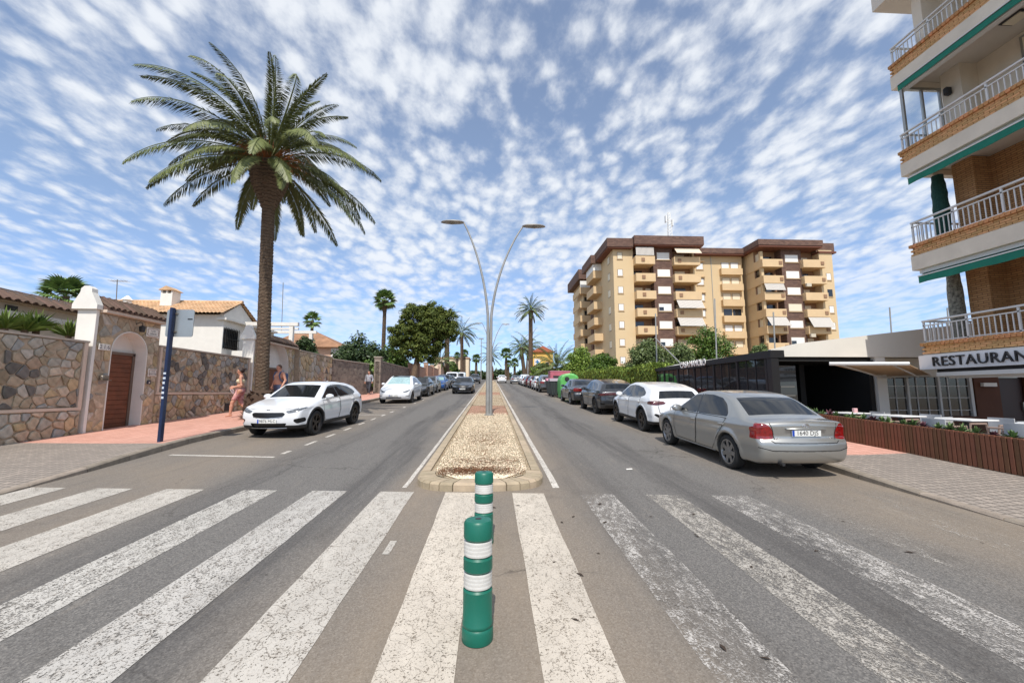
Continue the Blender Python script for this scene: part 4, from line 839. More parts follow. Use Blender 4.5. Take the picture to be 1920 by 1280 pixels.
def portal(label, y0, y1, ya, yb, spring, zeave, doorcol, doorlabel=None, plank=.135, X=XW+.03):
    t = thing('gate_portal', label, 'gate', (X, (y0+y1)/2, g(y0)-.05), group='tiled gate portals'); oy, oz = t.location.y, t.location.z; D = .47
    def bx(m, a, b, c, d, e, f): return m.box(a, b, c-oy, d-oy, e-oz, f-oz)
    m = MB(); zb = g(y0)-.5
    bx(m, -.33, 0, y0+.06, ya, zb, zeave); bx(m, -.33, 0, yb, y1, zb, zeave); N = 48
    for i in range(N):
        a, b = ya+(yb-ya)*i/N, ya+(yb-ya)*(i+1)/N; bx(m, -.33, 0, a, b, arch_z((a+b)/2, ya, yb, spring), zeave)
    m.build('front_wall', MORTAR, t)
    # white plaster: camera-side wall with peaked, round-topped gable, far wall, arch lining
    hw = D/2
    gab = lambda: [(-D, zb-oz), (0.02, zb-oz), (0.02, zeave-oz-.02), (.09, zeave-oz), (.09, zeave-oz+.12), (-hw+.15, zeave-oz+.46), (-hw+.14, zeave-oz+.56), (-hw+.06, zeave-oz+.63), (-hw-.06, zeave-oz+.63), (-hw-.14, zeave-oz+.56), (-hw-.15, zeave-oz+.46), (-D-.09, zeave-oz+.12), (-D-.09, zeave-oz)]
    MB().prism([(-D, zb-oz), (.02, zb-oz), (.02, zeave-oz-.01), (-D, zeave-oz-.01)], y0-oy-.03, y0-oy+.055).build('side_wall', WHITE, t)
    MB().prism(gab()[3:], y0-oy-.12, y0-oy+.06).build('gable_cap', WHITE, t)
    MB().prism([(-D, zb-oz), (-.335, zb-oz), (-.335, zeave-oz-.01), (-D, zeave-oz-.01)], y1-oy-.16, y1-oy-.01).build('side_wall', WHITE, t)
    m = MB(); th_ = .03; pts = [(ya, zb)]+[((ya+yb)/2-(yb-ya)/2*math.cos(math.pi*i/20), spring+(yb-ya)/2*math.sin(math.pi*i/20)) for i in range(21)]+[(yb, zb)]
    for (a, za), (b, zb_) in zip(pts[:-1], pts[1:]):
        c = Vector((b-a, zb_-za)).normalized(); nx, nz = c.y*th_, -c.x*th_
        m.add([(xx, p-oy, q-oz) for xx in (-.43, .014) for p, q in ((a, za), (b, zb_), (b+nx, zb_+nz), (a+nx, za+nz))], [(0,1,2,3), (7,6,5,4), (0,4,5,1), (1,5,6,2), (2,6,7,3), (3,7,4,0)])
    m.build('arch_lining', WHITE, t)
    MB().prism([(p-oy, q-oz) for p, q in [(ya, spring-.05)]+pts[1:-1]+[(yb, spring-.05)]], -.43, -.40, 'x').build('arch_infill', WHITE, t)
    zth = g(ya)-oz+.02
    fr = M('door_frame_metal', srgb(120,104,92), .5, metal=.3); mf = MB(); bx(mf, -.40, -.31, ya+.03, ya+.09, zth+oz, spring); bx(mf, -.40, -.31, yb-.12, yb-.03, zth+oz, spring); bx(mf, -.40, -.31, ya+.03, yb-.03, spring-.05, spring+.03); mf.build('door_frame', fr, t)
    ms = MB(); bx(ms, -.40, .05, ya+.03, yb-.03, zb, zth+oz); ms.build('threshold', CAPST, t)
    md = MB(); bx(md, -.37, -.345, ya+.09, yb-.12, zth+oz+.01, spring-.05); door = md.build('door', doorcol, t)
    z = zth+.015; 
    while z+plank < spring-.05-oz:
        pl = MB().bbox(-.345, -.325, ya+.095-oy, yb-.125-oy, z, z+plank-.008, .006).build('plank', doorcol, door); z += plank
    # stones of the front
    bd = []
    for i in range(1, 40):
        s_ = i/40; tot = 2*(spring-g(ya))+math.pi*(yb-ya)/2; d = s_*tot; leg = spring-g(ya)
        if d < leg: p, nn = (ya, g(ya)+d), (-1, 0)
        elif d > tot-leg: p, nn = (yb, g(ya)+tot-d), (1, 0)
        else: a = math.pi-(d-leg)/((yb-ya)/2); p, nn = ((ya+yb)/2+(yb-ya)/2*math.cos(a), spring+(yb-ya)/2*math.sin(a)), (math.cos(a), math.sin(a))
        if i % 2: q = random.uniform(.10, .14); bd += [((p[0]+nn[0]*q, p[1]+nn[1]*q), True), ((p[0]-nn[0]*q, p[1]-nn[1]*q), False)]
    ins = lambda u, v_: not (ya < u < yb and v_ < arch_z(u, ya, yb, spring))
    lay_stones(t, stone_cells(y0+.07, y1-.02, g(y0)-.05, zeave-.07, .30, bd, ins), lambda u, v_, h: (h+.001, u-oy, v_-oz), joint=.014, depth=.02, wts=[2, .6, 3, 3, .3, 3.5, 1.2])
    # tiled little roof, ridge along the street, white eaves board
    m = MB(); bx(m, .0, .20, y0+.07, y1, zeave-.06, zeave+.02); m.build('eaves_board', TRIMW, t)
    roof = MB().prism([(.24, zeave-oz+.03), (-hw, zeave-oz+.36), (-D-.2, zeave-oz+.03)], y0+.07-oy, y1-oy).build('roof', BROWNT, t)
    nT = int((y1-y0-.1)/.19)
    for i in range(nT):
        yy = y0+.17+i*.19-oy
        for k in range(2):
            sl = Vector((.24+hw, 0, -.33)); p = Vector((-hw, yy, zeave-oz+.39))+sl*(.30*k)
            o = link('roof_tile', TILE, BROWNT, roof); o.matrix_local = Matrix.Translation(p) @ Matrix.Rotation(math.atan2(.33, .24+hw), 4, 'Y')
            o.scale = (.86, 1, 1)
    for i in range(int((y1-y0)/.42)):
        o = link('ridge_tile', TILE, BROWNT, roof); o.matrix_local = Matrix.Translation((-hw, y0+.1+.42*i-oy, zeave-oz+.37)) @ Matrix.Rotation(R(90), 4, 'Z')
    return t, oy, oz
WOOD = M('brown_door', srgb(112,66,42), .55, var=(4, .25), bump=(40, .15))
garden_wall('stone garden wall left of the gate numbered 216', 6.0, 11.68, 3.10, 1.29)
p1, oy, oz = portal('tiled stone gate portal numbered 216 with brown plank door', 11.80, 14.03, 12.33, 13.60, 2.90, 3.98, WOOD)
garden_wall('stone garden wall between the two arched gate portals', 14.08, 19.25, 3.26, 1.68)
p2, oy2, oz2 = portal('tiled stone gate portal behind the tall palm trunk', 19.42, 23.42, 20.0, 22.75, 2.95, 4.12, WOOD, plank=.16)
garden_wall('stone garden wall just right of the gate behind the palm', 23.46, 28.2, 4.05, None, X=XW+.25, s2=.40)
# fittings on portal 1 (each a part of the gate)
TILEW = M('glazed_white_tile', srgb(226,222,214), .25, spec=.6); BLU = M('tile_blue_lettering', srgb(70,72,84), .4); LINE = M('tile_line', srgb(150,120,100), .4); METAL = M('brushed_metal', srgb(150,140,128), .4, metal=.8); IRON = M('black_iron', (.015, .015, .016), .5)
X0 = .028
for i, ch in enumerate('216'):
    yy = 11.98+i*.115-oy; o = MB().bbox(X0, X0+.02, yy-.054, yy+.054, 2.90-oz, 3.07-oz, .004).build('number_tile', TILEW, p1)
    link('numeral', text_mesh(ch, .16, .001), BLU, o, loc=(X0+.021, yy, 2.985-oz), rot=(R(90), 0, R(90)))
def plaque(y0, y1, z0, z1, lines):
    o = MB().bbox(X0, X0+.02, y0-oy, y1-oy, z0-oz, z1-oz, .006).build('ceramic_plaque', TILEW, p1); cy, cz = (y0+y1)/2-oy, (z0+z1)/2-oz; a, b = (y1-y0)/2*.86, (z1-z0)/2*.8
    pts = [(X0+.023, cy+a*math.copysign(abs(math.cos(t_))**.5, math.cos(t_))*(1-.06*math.cos(6*t_)), cz+b*math.copysign(abs(math.sin(t_))**.5, math.sin(t_))) for t_ in np.linspace(0, 2*math.pi, 41)]; MB().tube(pts, .008, 5, False).build('painted_border', LINE, o)
    for i, s in enumerate(lines): link('lettering', text_mesh(s, (z1-z0)*.30, .001), BLU, o, loc=(X0+.022, cy, cz+(z1-z0)*(.16-.32*i)), rot=(R(90), 0, R(90)))
plaque(13.44, 13.95, 3.46, 3.76, ['LOS', 'LIRIOS']); plaque(13.66, 14.0, 2.24, 2.48, ['CASA', 'NUESTRA'])
m = MB().bbox(X0, X0+.10, 12.04-oy, 12.26-oy, 2.09-oz, 2.21-oz, .02); m.box(X0, X0+.14, 12.02-oy, 12.28-oy, 2.07-oz, 2.088-oz); m.build('letter_box', METAL, p1, True)
m = MB().bbox(X0, X0+.03, 13.66-oy, 13.78-oy, 2.0-oz, 2.12-oz, .008); o = m.build('intercom', M('intercom_blue', srgb(48,52,70), .4), p1); MB().bbox(X0+.03, X0+.036, 13.70-oy, 13.74-oy, 2.03-oz, 2.07-oz, .002).build('button', TILEW, o)
m = MB().tube([(0, 13.05-oy, 3.78-oz), (.16, 13.05-oy, 3.84-oz), (.22, 13.05-oy, 3.80-oz), (.22, 13.05-oy, 3.74-oz)], .012, 6); m.lathe([(.02, .12), (.09, .08), (.075, -.05), (.05, -.08)], 6, c=(.22, 13.05-oy, 3.62-oz)); o = m.build('wall_lantern', IRON, p1); MB().lathe([(.076, .07), (.066, -.045)], 6, c=(.222, 13.05-oy, 3.62-oz)).build('lantern_glass', M('lantern_glass', srgb(190,170,120), .2), o)
# small dark grating low in the wall 2
w2 = [o for o in COL.objects if o.name == 'garden_wall.001'][0]; ly, lz = w2.location.y, w2.location.z
m = MB(); m.box(.055, .07, 17.6-ly, 17.95-ly, .95+.05-lz, 1.3-lz); o = m.build('grating', IRON, w2)
# --- grey coursed walls further up
GREYW = NT('rubble_wall'); n = GREYW; vc = n.voro(3.6, v=n.map((1, 1, 1.5)), out='Color'); ve = n.voro(3.6, 'DISTANCE_TO_EDGE', n.map((1, 1, 1.5)))
c = n.mix(n.mr(vc, .2, .8), srgb(108,98,90), srgb(140,128,116)); c = n.mix(n.mr(ve, 0, .05, 1, 0), c, srgb(150,138,124)); c = n.mix(n.math('MULTIPLY', n.mr(n.noise(1.1), .5, .7), .4), c, srgb(90,82,76)); n.L(c, n.b.inputs['Base Color']); n.b.inputs['Roughness'].default_value = .95; n.bump(n.math('ADD', n.mr(ve, 0, .06), n.math('MULTIPLY', n.noise(20), .4)), .7, .03); GREYW = n.m
def plain_wall(label, a, b, ztop, th=.3, mat=GREYW, cap=CAPST, capw=.05, name='garden_wall', pil=()):
    a, b = Vector((*a, 0)), Vector((*b, 0)); d = b-a; rz = math.atan2(d.y, d.x); L_ = d.length; zb = g(a.y)-.6
    t = thing(name, label, 'wall', (a.x, a.y, zb), rz, group='plain garden walls')
    MB().box(0, L_, 0, th, 0, ztop-zb-.06).build('core', mat, t); MB().box(-.02, L_+.02, -capw, th+capw, ztop-zb-.06, ztop-zb).build('coping', cap, t)
    for p in pil: MB().box(p, p+.45, -.12, th+.12, 0, ztop-zb+.25).build('pillar', mat, t); MB().box(p-.04, p+.49, -.16, th+.16, ztop-zb+.25, ztop-zb+.32).build('pillar_cap', cap, t)
    return t
plain_wall('rough grey wall ending at the dark gate opening', (-10.45, 28.2), (-9.45, 33.0), 3.95)
plain_wall('rough grey wall right of the opening with tall end pillar', (-9.1, 34.6), (-8.85, 46.0), 4.30, pil=(0.0,))
PINKW = M('pink_render', srgb(176,140,120), .9, var=(2, .12)); DKGATE = M('dark_red_gate', srgb(74,40,34), .6)
plain_wall('pinkish rendered wall behind the leaning pine trunk', (-8.85, 46.5), (-8.7, 56.0), 4.9, mat=PINKW, pil=(4.6,))
plain_wall('pinkish rendered wall farther up beside the dark gate', (-8.7, 57.0), (-8.5, 68.0), 5.4, mat=PINKW, pil=(0.0, 5.0))
plain_wall('pale wall at the far end of the left side', (-8.4, 69), (-8.2, 88), 6.0, mat=M('pale_render', srgb(205,178,156), .9), pil=(0.0, 6.0, 12.0))
# dark gate in the opening between the grey walls
gt = thing('metal_gate', 'dark metal gate standing in the opening between the grey walls', 'gate', (-9.9, 33.05, g(33.0)-.02), R(80))
for i in range(9): MB().box(i*.19, i*.19+.03, 0, .03, .08, 2.0).build('bar', IRON, gt)
MB().box(-.02, 1.62, -.005, .035, .02, .08).build('rail', IRON, gt); MB().box(-.02, 1.62, -.005, .035, 1.6, 1.66).build('rail', IRON, gt)
# --- house 1, far left: beige side wall with tiled eaves seen above the wall
BEIGE = M('beige_render', srgb(196,180,158), .9, var=(1.5, .08), bump=(50, .1))
h1 = thing('bungalow', 'beige bungalow with dark tiled eaves behind the leftmost wall', 'house', (-14.5, 9.0, 0))
MB().box(-8, 0, -5, 6.35, -.5, 4.42).build('wall', BEIGE, h1); MB().box(.0, .06, -5, 6.35, 4.0, 4.18).build('string_course', WHITE, h1)
MB().box(-8, .12, -5.1, 6.5, 4.421, 4.47).build('eaves_slab', BEIGE, h1)
rf = MB().prism([(.30, 4.475), (-.12, 4.70), (-8, 4.70), (-8, 4.475)], -5.1, 6.5).build('roof', BROWNT, h1)
for i in range(46):
    yy = -5+i*.25; o = link('roof_tile', TILE, BROWNT, rf); o.matrix_local = Matrix.Translation((-.10, yy, 4.71)) @ Matrix.Rotation(R(29), 4, 'Y'); o.scale = (1.2, 1.25, 1.2)
MB().box(-.32, -.12, -5.1, 6.5, 4.701, 4.80).build('verge_mortar', PALET, h1)
for i in range(26): o = link('ridge_tile', TILE, BROWNT, rf); o.matrix_local = Matrix.Translation((-.22, -5+i*.45, 4.79)) @ Matrix.Rotation(R(90), 4, 'Z')
m = MB().box(-.01, .05, 4.05, 4.35, 4.13, 4.34); m.build('vent', IRON, h1)
wdw = MB().box(-.02, .04, 4.3, 5.0, 2.9, 3.55).build('window', WHITE, h1); MB().box(.041, .05, 4.36, 4.94, 2.95, 3.5).build('pane', G_GLASS, wdw)
def tiled_roof(parent, o, ex, ey, nx, ny, mat, name='roof', amp=.05):
    """corrugated tiled slope: origin o, ex along the eave, ey up the slope"""
    o, ex, ey = Vector(o), Vector(ex), Vector(ey); nrm = ex.cross(ey).normalized(); sub = 6; V = []; 
    for j in range(ny+1):
        for lay in ((0, 1) if 0 < j < ny else (0,)):
            for i in range(nx*sub+1):
                t_ = i/(nx*sub); h = amp*abs(math.sin(math.pi*i/sub)); lift = .03*(1 if (j > 0 and lay == 0 and j < ny) or j == ny else 0)
                V.append(o+ex*t_+ey*(j/ny)+nrm*(h-(.0 if lay else 0)+(.035 if lay == 1 or j == 0 else 0)))
    k = nx*sub+1; rows = len(V)//k; F = [(r*k+i, r*k+i+1, (r+1)*k+i+1, (r+1)*k+i) for r in range(rows-1) for i in range(k-1)]
    me = bpy.data.meshes.new(name); me.from_pydata([tuple(v_) for v_ in V], [], F); me.update(); return link(name, me, mat, parent)
# --- house 2: white villa with orange roof, chimney, pergola
OT2 = M('orange_tiles_mixed', srgb(198,164,128), .85, var=(2.2, .28), bump=(30, .2))
h2 = thing('villa', 'white villa with orange tiled roof and square chimney', 'house', (-15.1, 24.2, 0))
MB().box(-9, 0, 0, 5.5, -.5, 6.1).build('wall', WHITE, h2); MB().prism([(0, 6.1), (2.9, 6.1), (1.45, 6.98)], -.30, -.02, 'x').build('gable', WHITE, h2)
tiled_roof(h2, (-9.4, -.5, 6.08), (9.55, 0, 0), (0, 1.9, 1.0), 46, 8, OT2); tiled_roof(h2, (.15, 3.3, 6.08), (-9.55, 0, 0), (0, -1.9, 1.0), 46, 8, OT2)
MB().tube([(-9.4, 1.4, 7.1), (.15, 1.4, 7.1)], .10, 8).build('ridge', OT2, h2, True)
ch = MB().box(-4.0, -3.35, .55, 1.2, 6.3, 7.42).build('chimney', WHITE, h2); MB().prism([(-4.1, 7.60), (-3.25, 7.60), (-3.68, 7.85)], .45, 1.3).build('chimney_roof', OT2, ch)
for x in (-4.0, -3.72, -3.44): MB().box(x, x+.09, .55, 1.2, 7.421, 7.595).build('chimney_post', WHITE, ch)
vt = MB().lathe([(.22, 0), (.22, .35), (.30, .36), (.05, .62)], 6, c=(-5.5, .2, 6.55)).build('roof_vent', WHITE, h2)
wn_ = MB().box(-.03, .05, .05, 1.35, 4.2, 5.35).build('window', G_GLASS, h2)
for i in range(9): MB().box(.10, .125, .08+i*.155, .10+i*.155, 4.15, 5.4).build('grille_bar', IRON, wn_)
for z in (4.3, 4.75, 5.25): MB().box(.1255, .14, .0, 1.4, z, z+.03).build('grille_bar', IRON, wn_)
MB().box(-.3, .25, -.2, 5.5, 5.78, 5.9).build('porch_ledge', WHITE, h2)
MB().box(.26, 2.6, .5, .9, 3.2, 4.1).build('parapet', WHITE, h2)
pg = thing('pergola', 'white garden pergola with beams and posts behind the tall palm', 'pergola', (-13, 25.5, 2.0))
def pbeam(a, b, Y, th=.17, nm='beam'):
    A, B = atY(*a, Y)-pg.location, atY(*b, Y)-pg.location; z = (A.z+B.z)/2; MB().box(A.x, B.x, A.y-th/2, A.y+th/2, z-th, z).build(nm, WHITE, pg)
pbeam((405, 601), (560, 607), 26.0, .22); pbeam((508, 619), (594, 621), 30.0, .2); pbeam((470, 612), (560, 616), 28, .14)
for px, py, Y in ((548, 606, 26.02), (584, 620, 30.02)): A = atY(px, py, Y)-pg.location; MB().box(A.x-.11, A.x+.11, A.y-.11, A.y+.11, 0, A.z-.2).build('post', WHITE, pg)
# --- house 3 behind: brown hipped roof, pinkish walls
BT = M('brown_tiles_mixed', srgb(150,112,84), .9, var=(1.5, .3)); PK = M('salmon_render', srgb(214,176,150), .9)
h3 = thing('hipped_house', 'pinkish house with brown hipped roof beyond the pergola', 'house', (-17.2, 40.0, 0))
MB().box(-3.5, 2.9, 0, 6, 0, 5.9).build('wall', PK, h3); MB().box(2.2, 2.95, -.06, .5, 0, 5.85).build('pilaster', WHITE, h3)
MB().add([(-4, -.5, 5.9), (3.4, -.5, 5.9), (3.4, 6.5, 5.9), (-4, 6.5, 5.9), (-2.2, 2.6, 7.7), (-.2, 2.6, 7.7)], [(0,1,5,4), (1,2,5), (2,3,4,5), (3,0,4), (3,2,1,0)]).build('roof', BT, h3)
w_ = MB().box(-.6, .9, -.05, .02, 3.9, 5.2).build('window', WHITE, h3); MB().box(-.5, .8, -.06, -.051, 4.0, 5.1).build('pane', M('pale_shutter', srgb(228,224,214), .7), w_)
# --- street sign seen from behind
BLUEP = M('blue_post', srgb(24,40,74), .45, var=(4, .3), bump=(20, .1)); GREYM = M('sign_back', srgb(168,172,172), .4, metal=.7, var=(2, .1)); STK = M('sticker_remains', srgb(196,205,215), .6)
q = gnd(300, 828, PAVE); sg = thing('street_sign', 'rectangular street sign seen from behind on a blue post', 'sign', (q.x, q.y, q.z-.02)); zt = atY(325, 580, q.y).z-q.z
MB().bbox(-.035, .035, -.06, .06, 0, zt+.06, .012).build('post', BLUEP, sg)
zb = atY(320, 629, q.y).z-q.z; a_, b_ = atY(302, 600, q.y-.1).x-q.x, atY(354, 600, q.y-.1).x-q.x
# plate stands behind the post (faces away), slightly rounded
k = .05; x0, x1, z0, z1 = a_, b_, zb, zt+.03; out = []
for cx_, cz_, a0 in ((x1-k, z0+k, -90), (x1-k, z1-k, 0), (x0+k, z1-k, 90), (x0+k, z0+k, 180)): out += [(cx_+k*math.cos(R(a0+t_)), cz_+k*math.sin(R(a0+t_))) for t_ in (0, 30, 60, 90)]
pl = MB().prism(out, .066, .085).build('plate', GREYM, sg); MB().box(x1-.14, x1-.03, .060, .0655, zb+.42, zb+.45).build('maker_mark', PLTXT, pl)
for z in (zb+.1, zt-.1): MB().box(-.09, .09, .045, .0655, z, z+.04).build('bracket', METAL, sg)
for i in range(6): MB().box(-.03, .02+random.uniform(-.01, .012), -.0635, -.0605, 1.02+i*.115, 1.06+i*.115+random.uniform(0, .02)).build('sticker', STK, sg)
# tv aerial behind, thin mast with yagi
def aerial(label, px, py0, py1, Y, arms=True):
    A, B = atY(px, py1, Y), atY(px+3, py0, Y); t = thing('tv_aerial', label, 'aerial', (A.x, A.y, A.z)); MB().tube([(0,0,0), tuple(B-A)], .025, 6).build('mast', METAL, t)
    if arms:
        m = MB(); T = B-A; m.tube([(-.5, 0, T.z-.1), (.5, 0, T.z-.1)], .012, 5)
        for i in range(6): m.tube([(-.45+i*.18, -.25, T.z-.1), (-.45+i*.18, .25, T.z-.1)], .008, 4)
        m.build('antenna', METAL, t)
aerial('tv aerial mast beside the leftmost fan palm', 217, 524, 585, 26); aerial('thin tall mast rising behind the white pergola', 528, 530, 620, 32, False)
# ================================================================ STREET FURNITURE
GALV = M('galvanised_steel', srgb(158,157,153), .45, metal=.4, var=(3, .15))
GREEN = M('bollard_green', srgb(14,98,80), .42, var=(3, .08), bump=(30, .06)); REFL = M('reflective_band', srgb(198,196,190), .35, var=(10, .12))
def bollard_proto():
    t = tag(link('bollard', None), '', 'bollard', 'green bollards on the crossing')
    H, r = .76, .098
    MB().lathe([(r+.004, 0), (r+.006, .01), (r+.006, .075), (r+.002, .085), (r-.002, .09), (r+.003, .10), (r+.003, .115), (r-.001, .12), (r, .315), (r-.014, .33), (r-.014, .43), (r, .445), (r, .515), (r-.014, .53), (r-.014, .63), (r, .645), (r, H-.02), (r-.012, H-.004), (r-.04, H), (.018, H+.002), (.016, H-.03), (.001, H-.03)], 40).build('body', GREEN, t, True)
    for z in (.33, .53):
        pr = [(r-.013, z+.002)]
        for i in range(4): pr += [(r-.005, z+.006+i*.0242), (r-.002, z+.0175+i*.0242), (r-.004, z+.0235+i*.0242)]
        MB().lathe(pr+[(r-.013, z+.10)], 40, caps=False).build('reflective_band', REFL, t, True)
    MB().lathe([(.022, 0), (.001, .001)], 12, c=(0, 0, H+.003)).build('cap_hole', CLAD, t)
    return t
b1 = bollard_proto(); b2 = copy_tree(b1)
q = gnd(895, 1197); b1.location = (q.x, q.y, q.z); b1['label'] = 'green bollard with two white bands nearest the camera'
b2.location = (-.075, 4.85, zr(4.85)); b2['label'] = 'farther green bollard just in front of the median nose'; b2.rotation_euler.z = 1.1
b2.location.y = 4.6; b2.location.z = zr(4.6); b2.scale.z = .94
def street_lamp(y, label):
    q = Vector((-.10, y, zr(y)+.10)); t = tag(link('street_lamp', None, loc=q), label, 'lamp', 'twin arm street lamps on the median')
    MB().lathe([(.20, 0), (.20, .03), (.13, .035), (.13, .06)], 20).build('base_plate', GALV, t)
    for sx, xt, zt_ in ((-1, -1.10, 7.93), (1, 1.37, 7.82)):
        path = [(sx*.052, sx*.035, 0), (sx*.052, sx*.035, 1.5), (sx*.058, sx*.03, 3.0), (sx*.07, sx*.02, 4.0)]
        rad = [.085, .078, .064, .056]
        for i in range(1, 13): k = i/12; path.append((sx*.07+(xt-sx*.07)*(.30*k+.70*k**2.0), 0.02*sx, 4.0+(zt_-4.0)*(1-(1-k)**1.06))); rad.append(.056-.024*k)
        MB().tube(path, rad, 14).build('arm_pole', GALV, t, True)
        hd = MB(); N = 20; prof = [(-.02, .05, .02), (.05, .12, .05), (.18, .18, .075), (.45, .215, .085), (.72, .19, .07), (.88, .12, .045), (.95, .03, .015)]; ring = []
        for x, wy, hz_ in prof: ring += [(xt+sx*x, wy*math.cos(2*math.pi*j/N), zt_+.02+(hz_ if math.sin(2*math.pi*j/N) > 0 else .03)*math.sin(2*math.pi*j/N)) for j in range(N)]
        hd.add(ring, [(i*N+j, i*N+(j+1) % N, (i+1)*N+(j+1) % N, (i+1)*N+j) for i in range(len(prof)-1) for j in range(N)]+[tuple(range(N)), tuple(range((len(prof)-1)*N, len(prof)*N))]); h = hd.build('lamp_head', GALV, t, True)
        MB().lathe([(.15, 0), (.13, -.02), (.05, -.03)], 16, c=(xt+sx*.5, 0, zt_-.005)).build('lens', M('lamp_lens', srgb(120,118,108), .2, spec=.8), h)
    return t
street_lamp(17.0, 'nearest twin-arm street lamp on the gravel median'); street_lamp(52.5, 'second twin-arm street lamp up the median'); street_lamp(86.0, 'farthest twin-arm street lamp on the median')
q = gnd(903, 716); mast = thing('floodlight_mast', 'tall thin floodlight mast far up the left lane', 'mast', (-2.4, 95, zr(95)), 0); MB().tube([(0,0,0), (0,0,9.6)], [.12, .07], 8).build('pole', GALV, mast, True); MB().box(-.55, .55, -.15, .15, 9.5, 9.75).build('lamp_bar', GALV, mast)
# --- waste and recycling containers at the right kerb
CG = M('container_green', srgb(92,172,88), .5, var=(2, .1)); CD = M('container_dark', srgb(52,58,58), .6, var=(3, .15)); CP = M('container_pink', srgb(176,96,110), .55, var=(2, .12)); CLID = M('lid_grey', srgb(150,140,146), .5); CLP = M('lid_pink', srgb(190,130,146), .5)
q = Vector((5.45, 30.0, zr(30.0))); ig = thing('recycling_container', 'bright green round-topped recycling container behind the dark saloon', 'container', q)
prof = [(-.62, 0), (.62, 0), (.67, .5), (.66, 1.2), (.55, 1.50), (.30, 1.64), (0, 1.68), (-.30, 1.64), (-.55, 1.50), (-.66, 1.2), (-.67, .5)]
m = MB(); n_ = len(prof); ring = []
for yy, k in ((-.72, .93), (-.66, 1), (.66, 1), (.72, .93)): ring += [(p[0]*k, yy, .08+p[1]*k) for p in prof]
m.add(ring, [(i*n_+j, i*n_+(j+1) % n_, (i+1)*n_+(j+1) % n_, (i+1)*n_+j) for i in range(3) for j in range(n_)]+[tuple(range(n_)), tuple(range(3*n_, 4*n_))]); bd = m.build('body', CG, ig)
MB().lathe([(.16, -.01), (.16, .02), (.11, .021), (.11, -.06)], 18, c=(-.2, -.735, 1.35), axis='y').build('slot_ring', CLAD, ig, True); MB().box(-.3, .3, -.745, -.725, .6, 1.0).build('notice', M('notice_white', srgb(220,226,214), .6), ig)
for sx in (-1, 1): MB().box(sx*.45-.1, sx*.45+.1, -.5, .5, 0, .08).build('foot', CLAD, ig)
def bin4(label, x, y, lidm):
    t = thing('waste_bin', label, 'container', (x, y, zr(y)), group='waste containers at the right kerb')
    MB().add([(-.55,-.42,.14),(.55,-.42,.14),(.55,.42,.14),(-.55,.42,.14),(-.68,-.54,1.16),(.68,-.54,1.16),(.68,.54,1.16),(-.68,.54,1.16)], [(0,3,2,1),(4,5,6,7),(0,1,5,4),(1,2,6,5),(2,3,7,6),(3,0,4,7)]).build('body', CD, t)
    MB().add([(-.72,-.58,1.17),(.72,-.58,1.17),(.72,.58,1.17),(-.72,.58,1.17),(-.7,-.3,1.34),(.7,-.3,1.34),(.7,.42,1.40),(-.7,.42,1.40)], [(0,3,2,1),(4,5,6,7),(0,1,5,4),(1,2,6,5),(2,3,7,6),(3,0,4,7)]).build('lid', lidm, t)
    for i in (-.4, 0, .4): MB().box(i-.03, i+.03, -.585, -.545, .3, 1.1).build('rib', CD, t)
    for sx in (-1, 1):
        for sy in (-1, 1): MB().lathe([(.10, -.03), (.10, .03)], 14, axis='x', c=(sx*.42, sy*.3, .10)).build('wheel', RUBBER, t)
bin4('dark wheeled waste bin next to the green container', 5.05, 31.9, CLID); bin4('dark wheeled waste bin between grey lid bin and pink container', 5.05, 33.8, CLP)
pk_ = thing('recycling_bank', 'tall dusty pink recycling bank behind the dark bins', 'container', (5.75, 35.9, zr(35.9))); MB().bbox(-.85, .85, -.7, .7, .06, 1.9, .05).build('body', CP, pk_); MB().box(-.6, .6, -.72, -.701, 1.35, 1.55).build('slot', CLAD, pk_); MB().box(-.86, .86, -.71, .71, 1.901, 1.96).build('lid', CLP, pk_)
for sx in (-1, 1): MB().box(sx*.6-.1, sx*.6+.1, -.5, .5, 0, .06).build('foot', CLAD, pk_)
# ================================================================ PEOPLE: one continuous implicit body each, clothes as shells over it
SKIN = M('skin_light', srgb(198,146,122), .5, spec=.4, var=(6, .10)); HAIRB = M('hair_dark_brown', srgb(46,30,24), .6); HAIRG = M('hair_short_brown', srgb(96,70,52), .7)
def person(label, loc, rz, prims, clothes, h=.0125, scale=1.0, hair=None):
    """prims: list of (a, b, ra, rb, k) round cones; clothes: name -> (material, region function on points)"""
    A = [(np.array(p[0], float), np.array(p[1], float), p[2], p[3], p[4] if len(p) > 4 else .025) for p in prims]
    pts = np.array([q for p in A for q in (p[0], p[1])]); lo_, hi_ = pts.min(0)-.2, pts.max(0)+.2
    def cone(x, y, z, a, b, ra, rb):
        d = b-a; l2 = d@d; t = np.clip(((x-a[0])*d[0]+(y-a[1])*d[1]+(z-a[2])*d[2])/max(l2, 1e-9), 0, 1); return np.sqrt((x-a[0]-t*d[0])**2+(y-a[1]-t*d[1])**2+(z-a[2]-t*d[2])**2)-(ra+(rb-ra)*t)
    def fn(x, y, z):
        f = None
        for a, b, ra, rb, k in A:
            c = cone(x, y, z, a, b, ra, rb); f = c if f is None else smin(f, c, k)
        return f
    sf = Surf(fn, lo_, hi_, h, 2)
    t = thing('person', label, 'person', loc, rz, group='people walking on the left pavement'); t.scale = (scale,)*3
    link('body', sf.part('paint', all_=True), SKIN, t)
    for nm, (mt, fr, off) in clothes.items():
        sf.lab[:] = 0; sf.names = ['paint']; sf.cut(nm, fr); me = sf.part(nm, 0, off)
        if me: o = link(nm, me, mt, t)
    return t
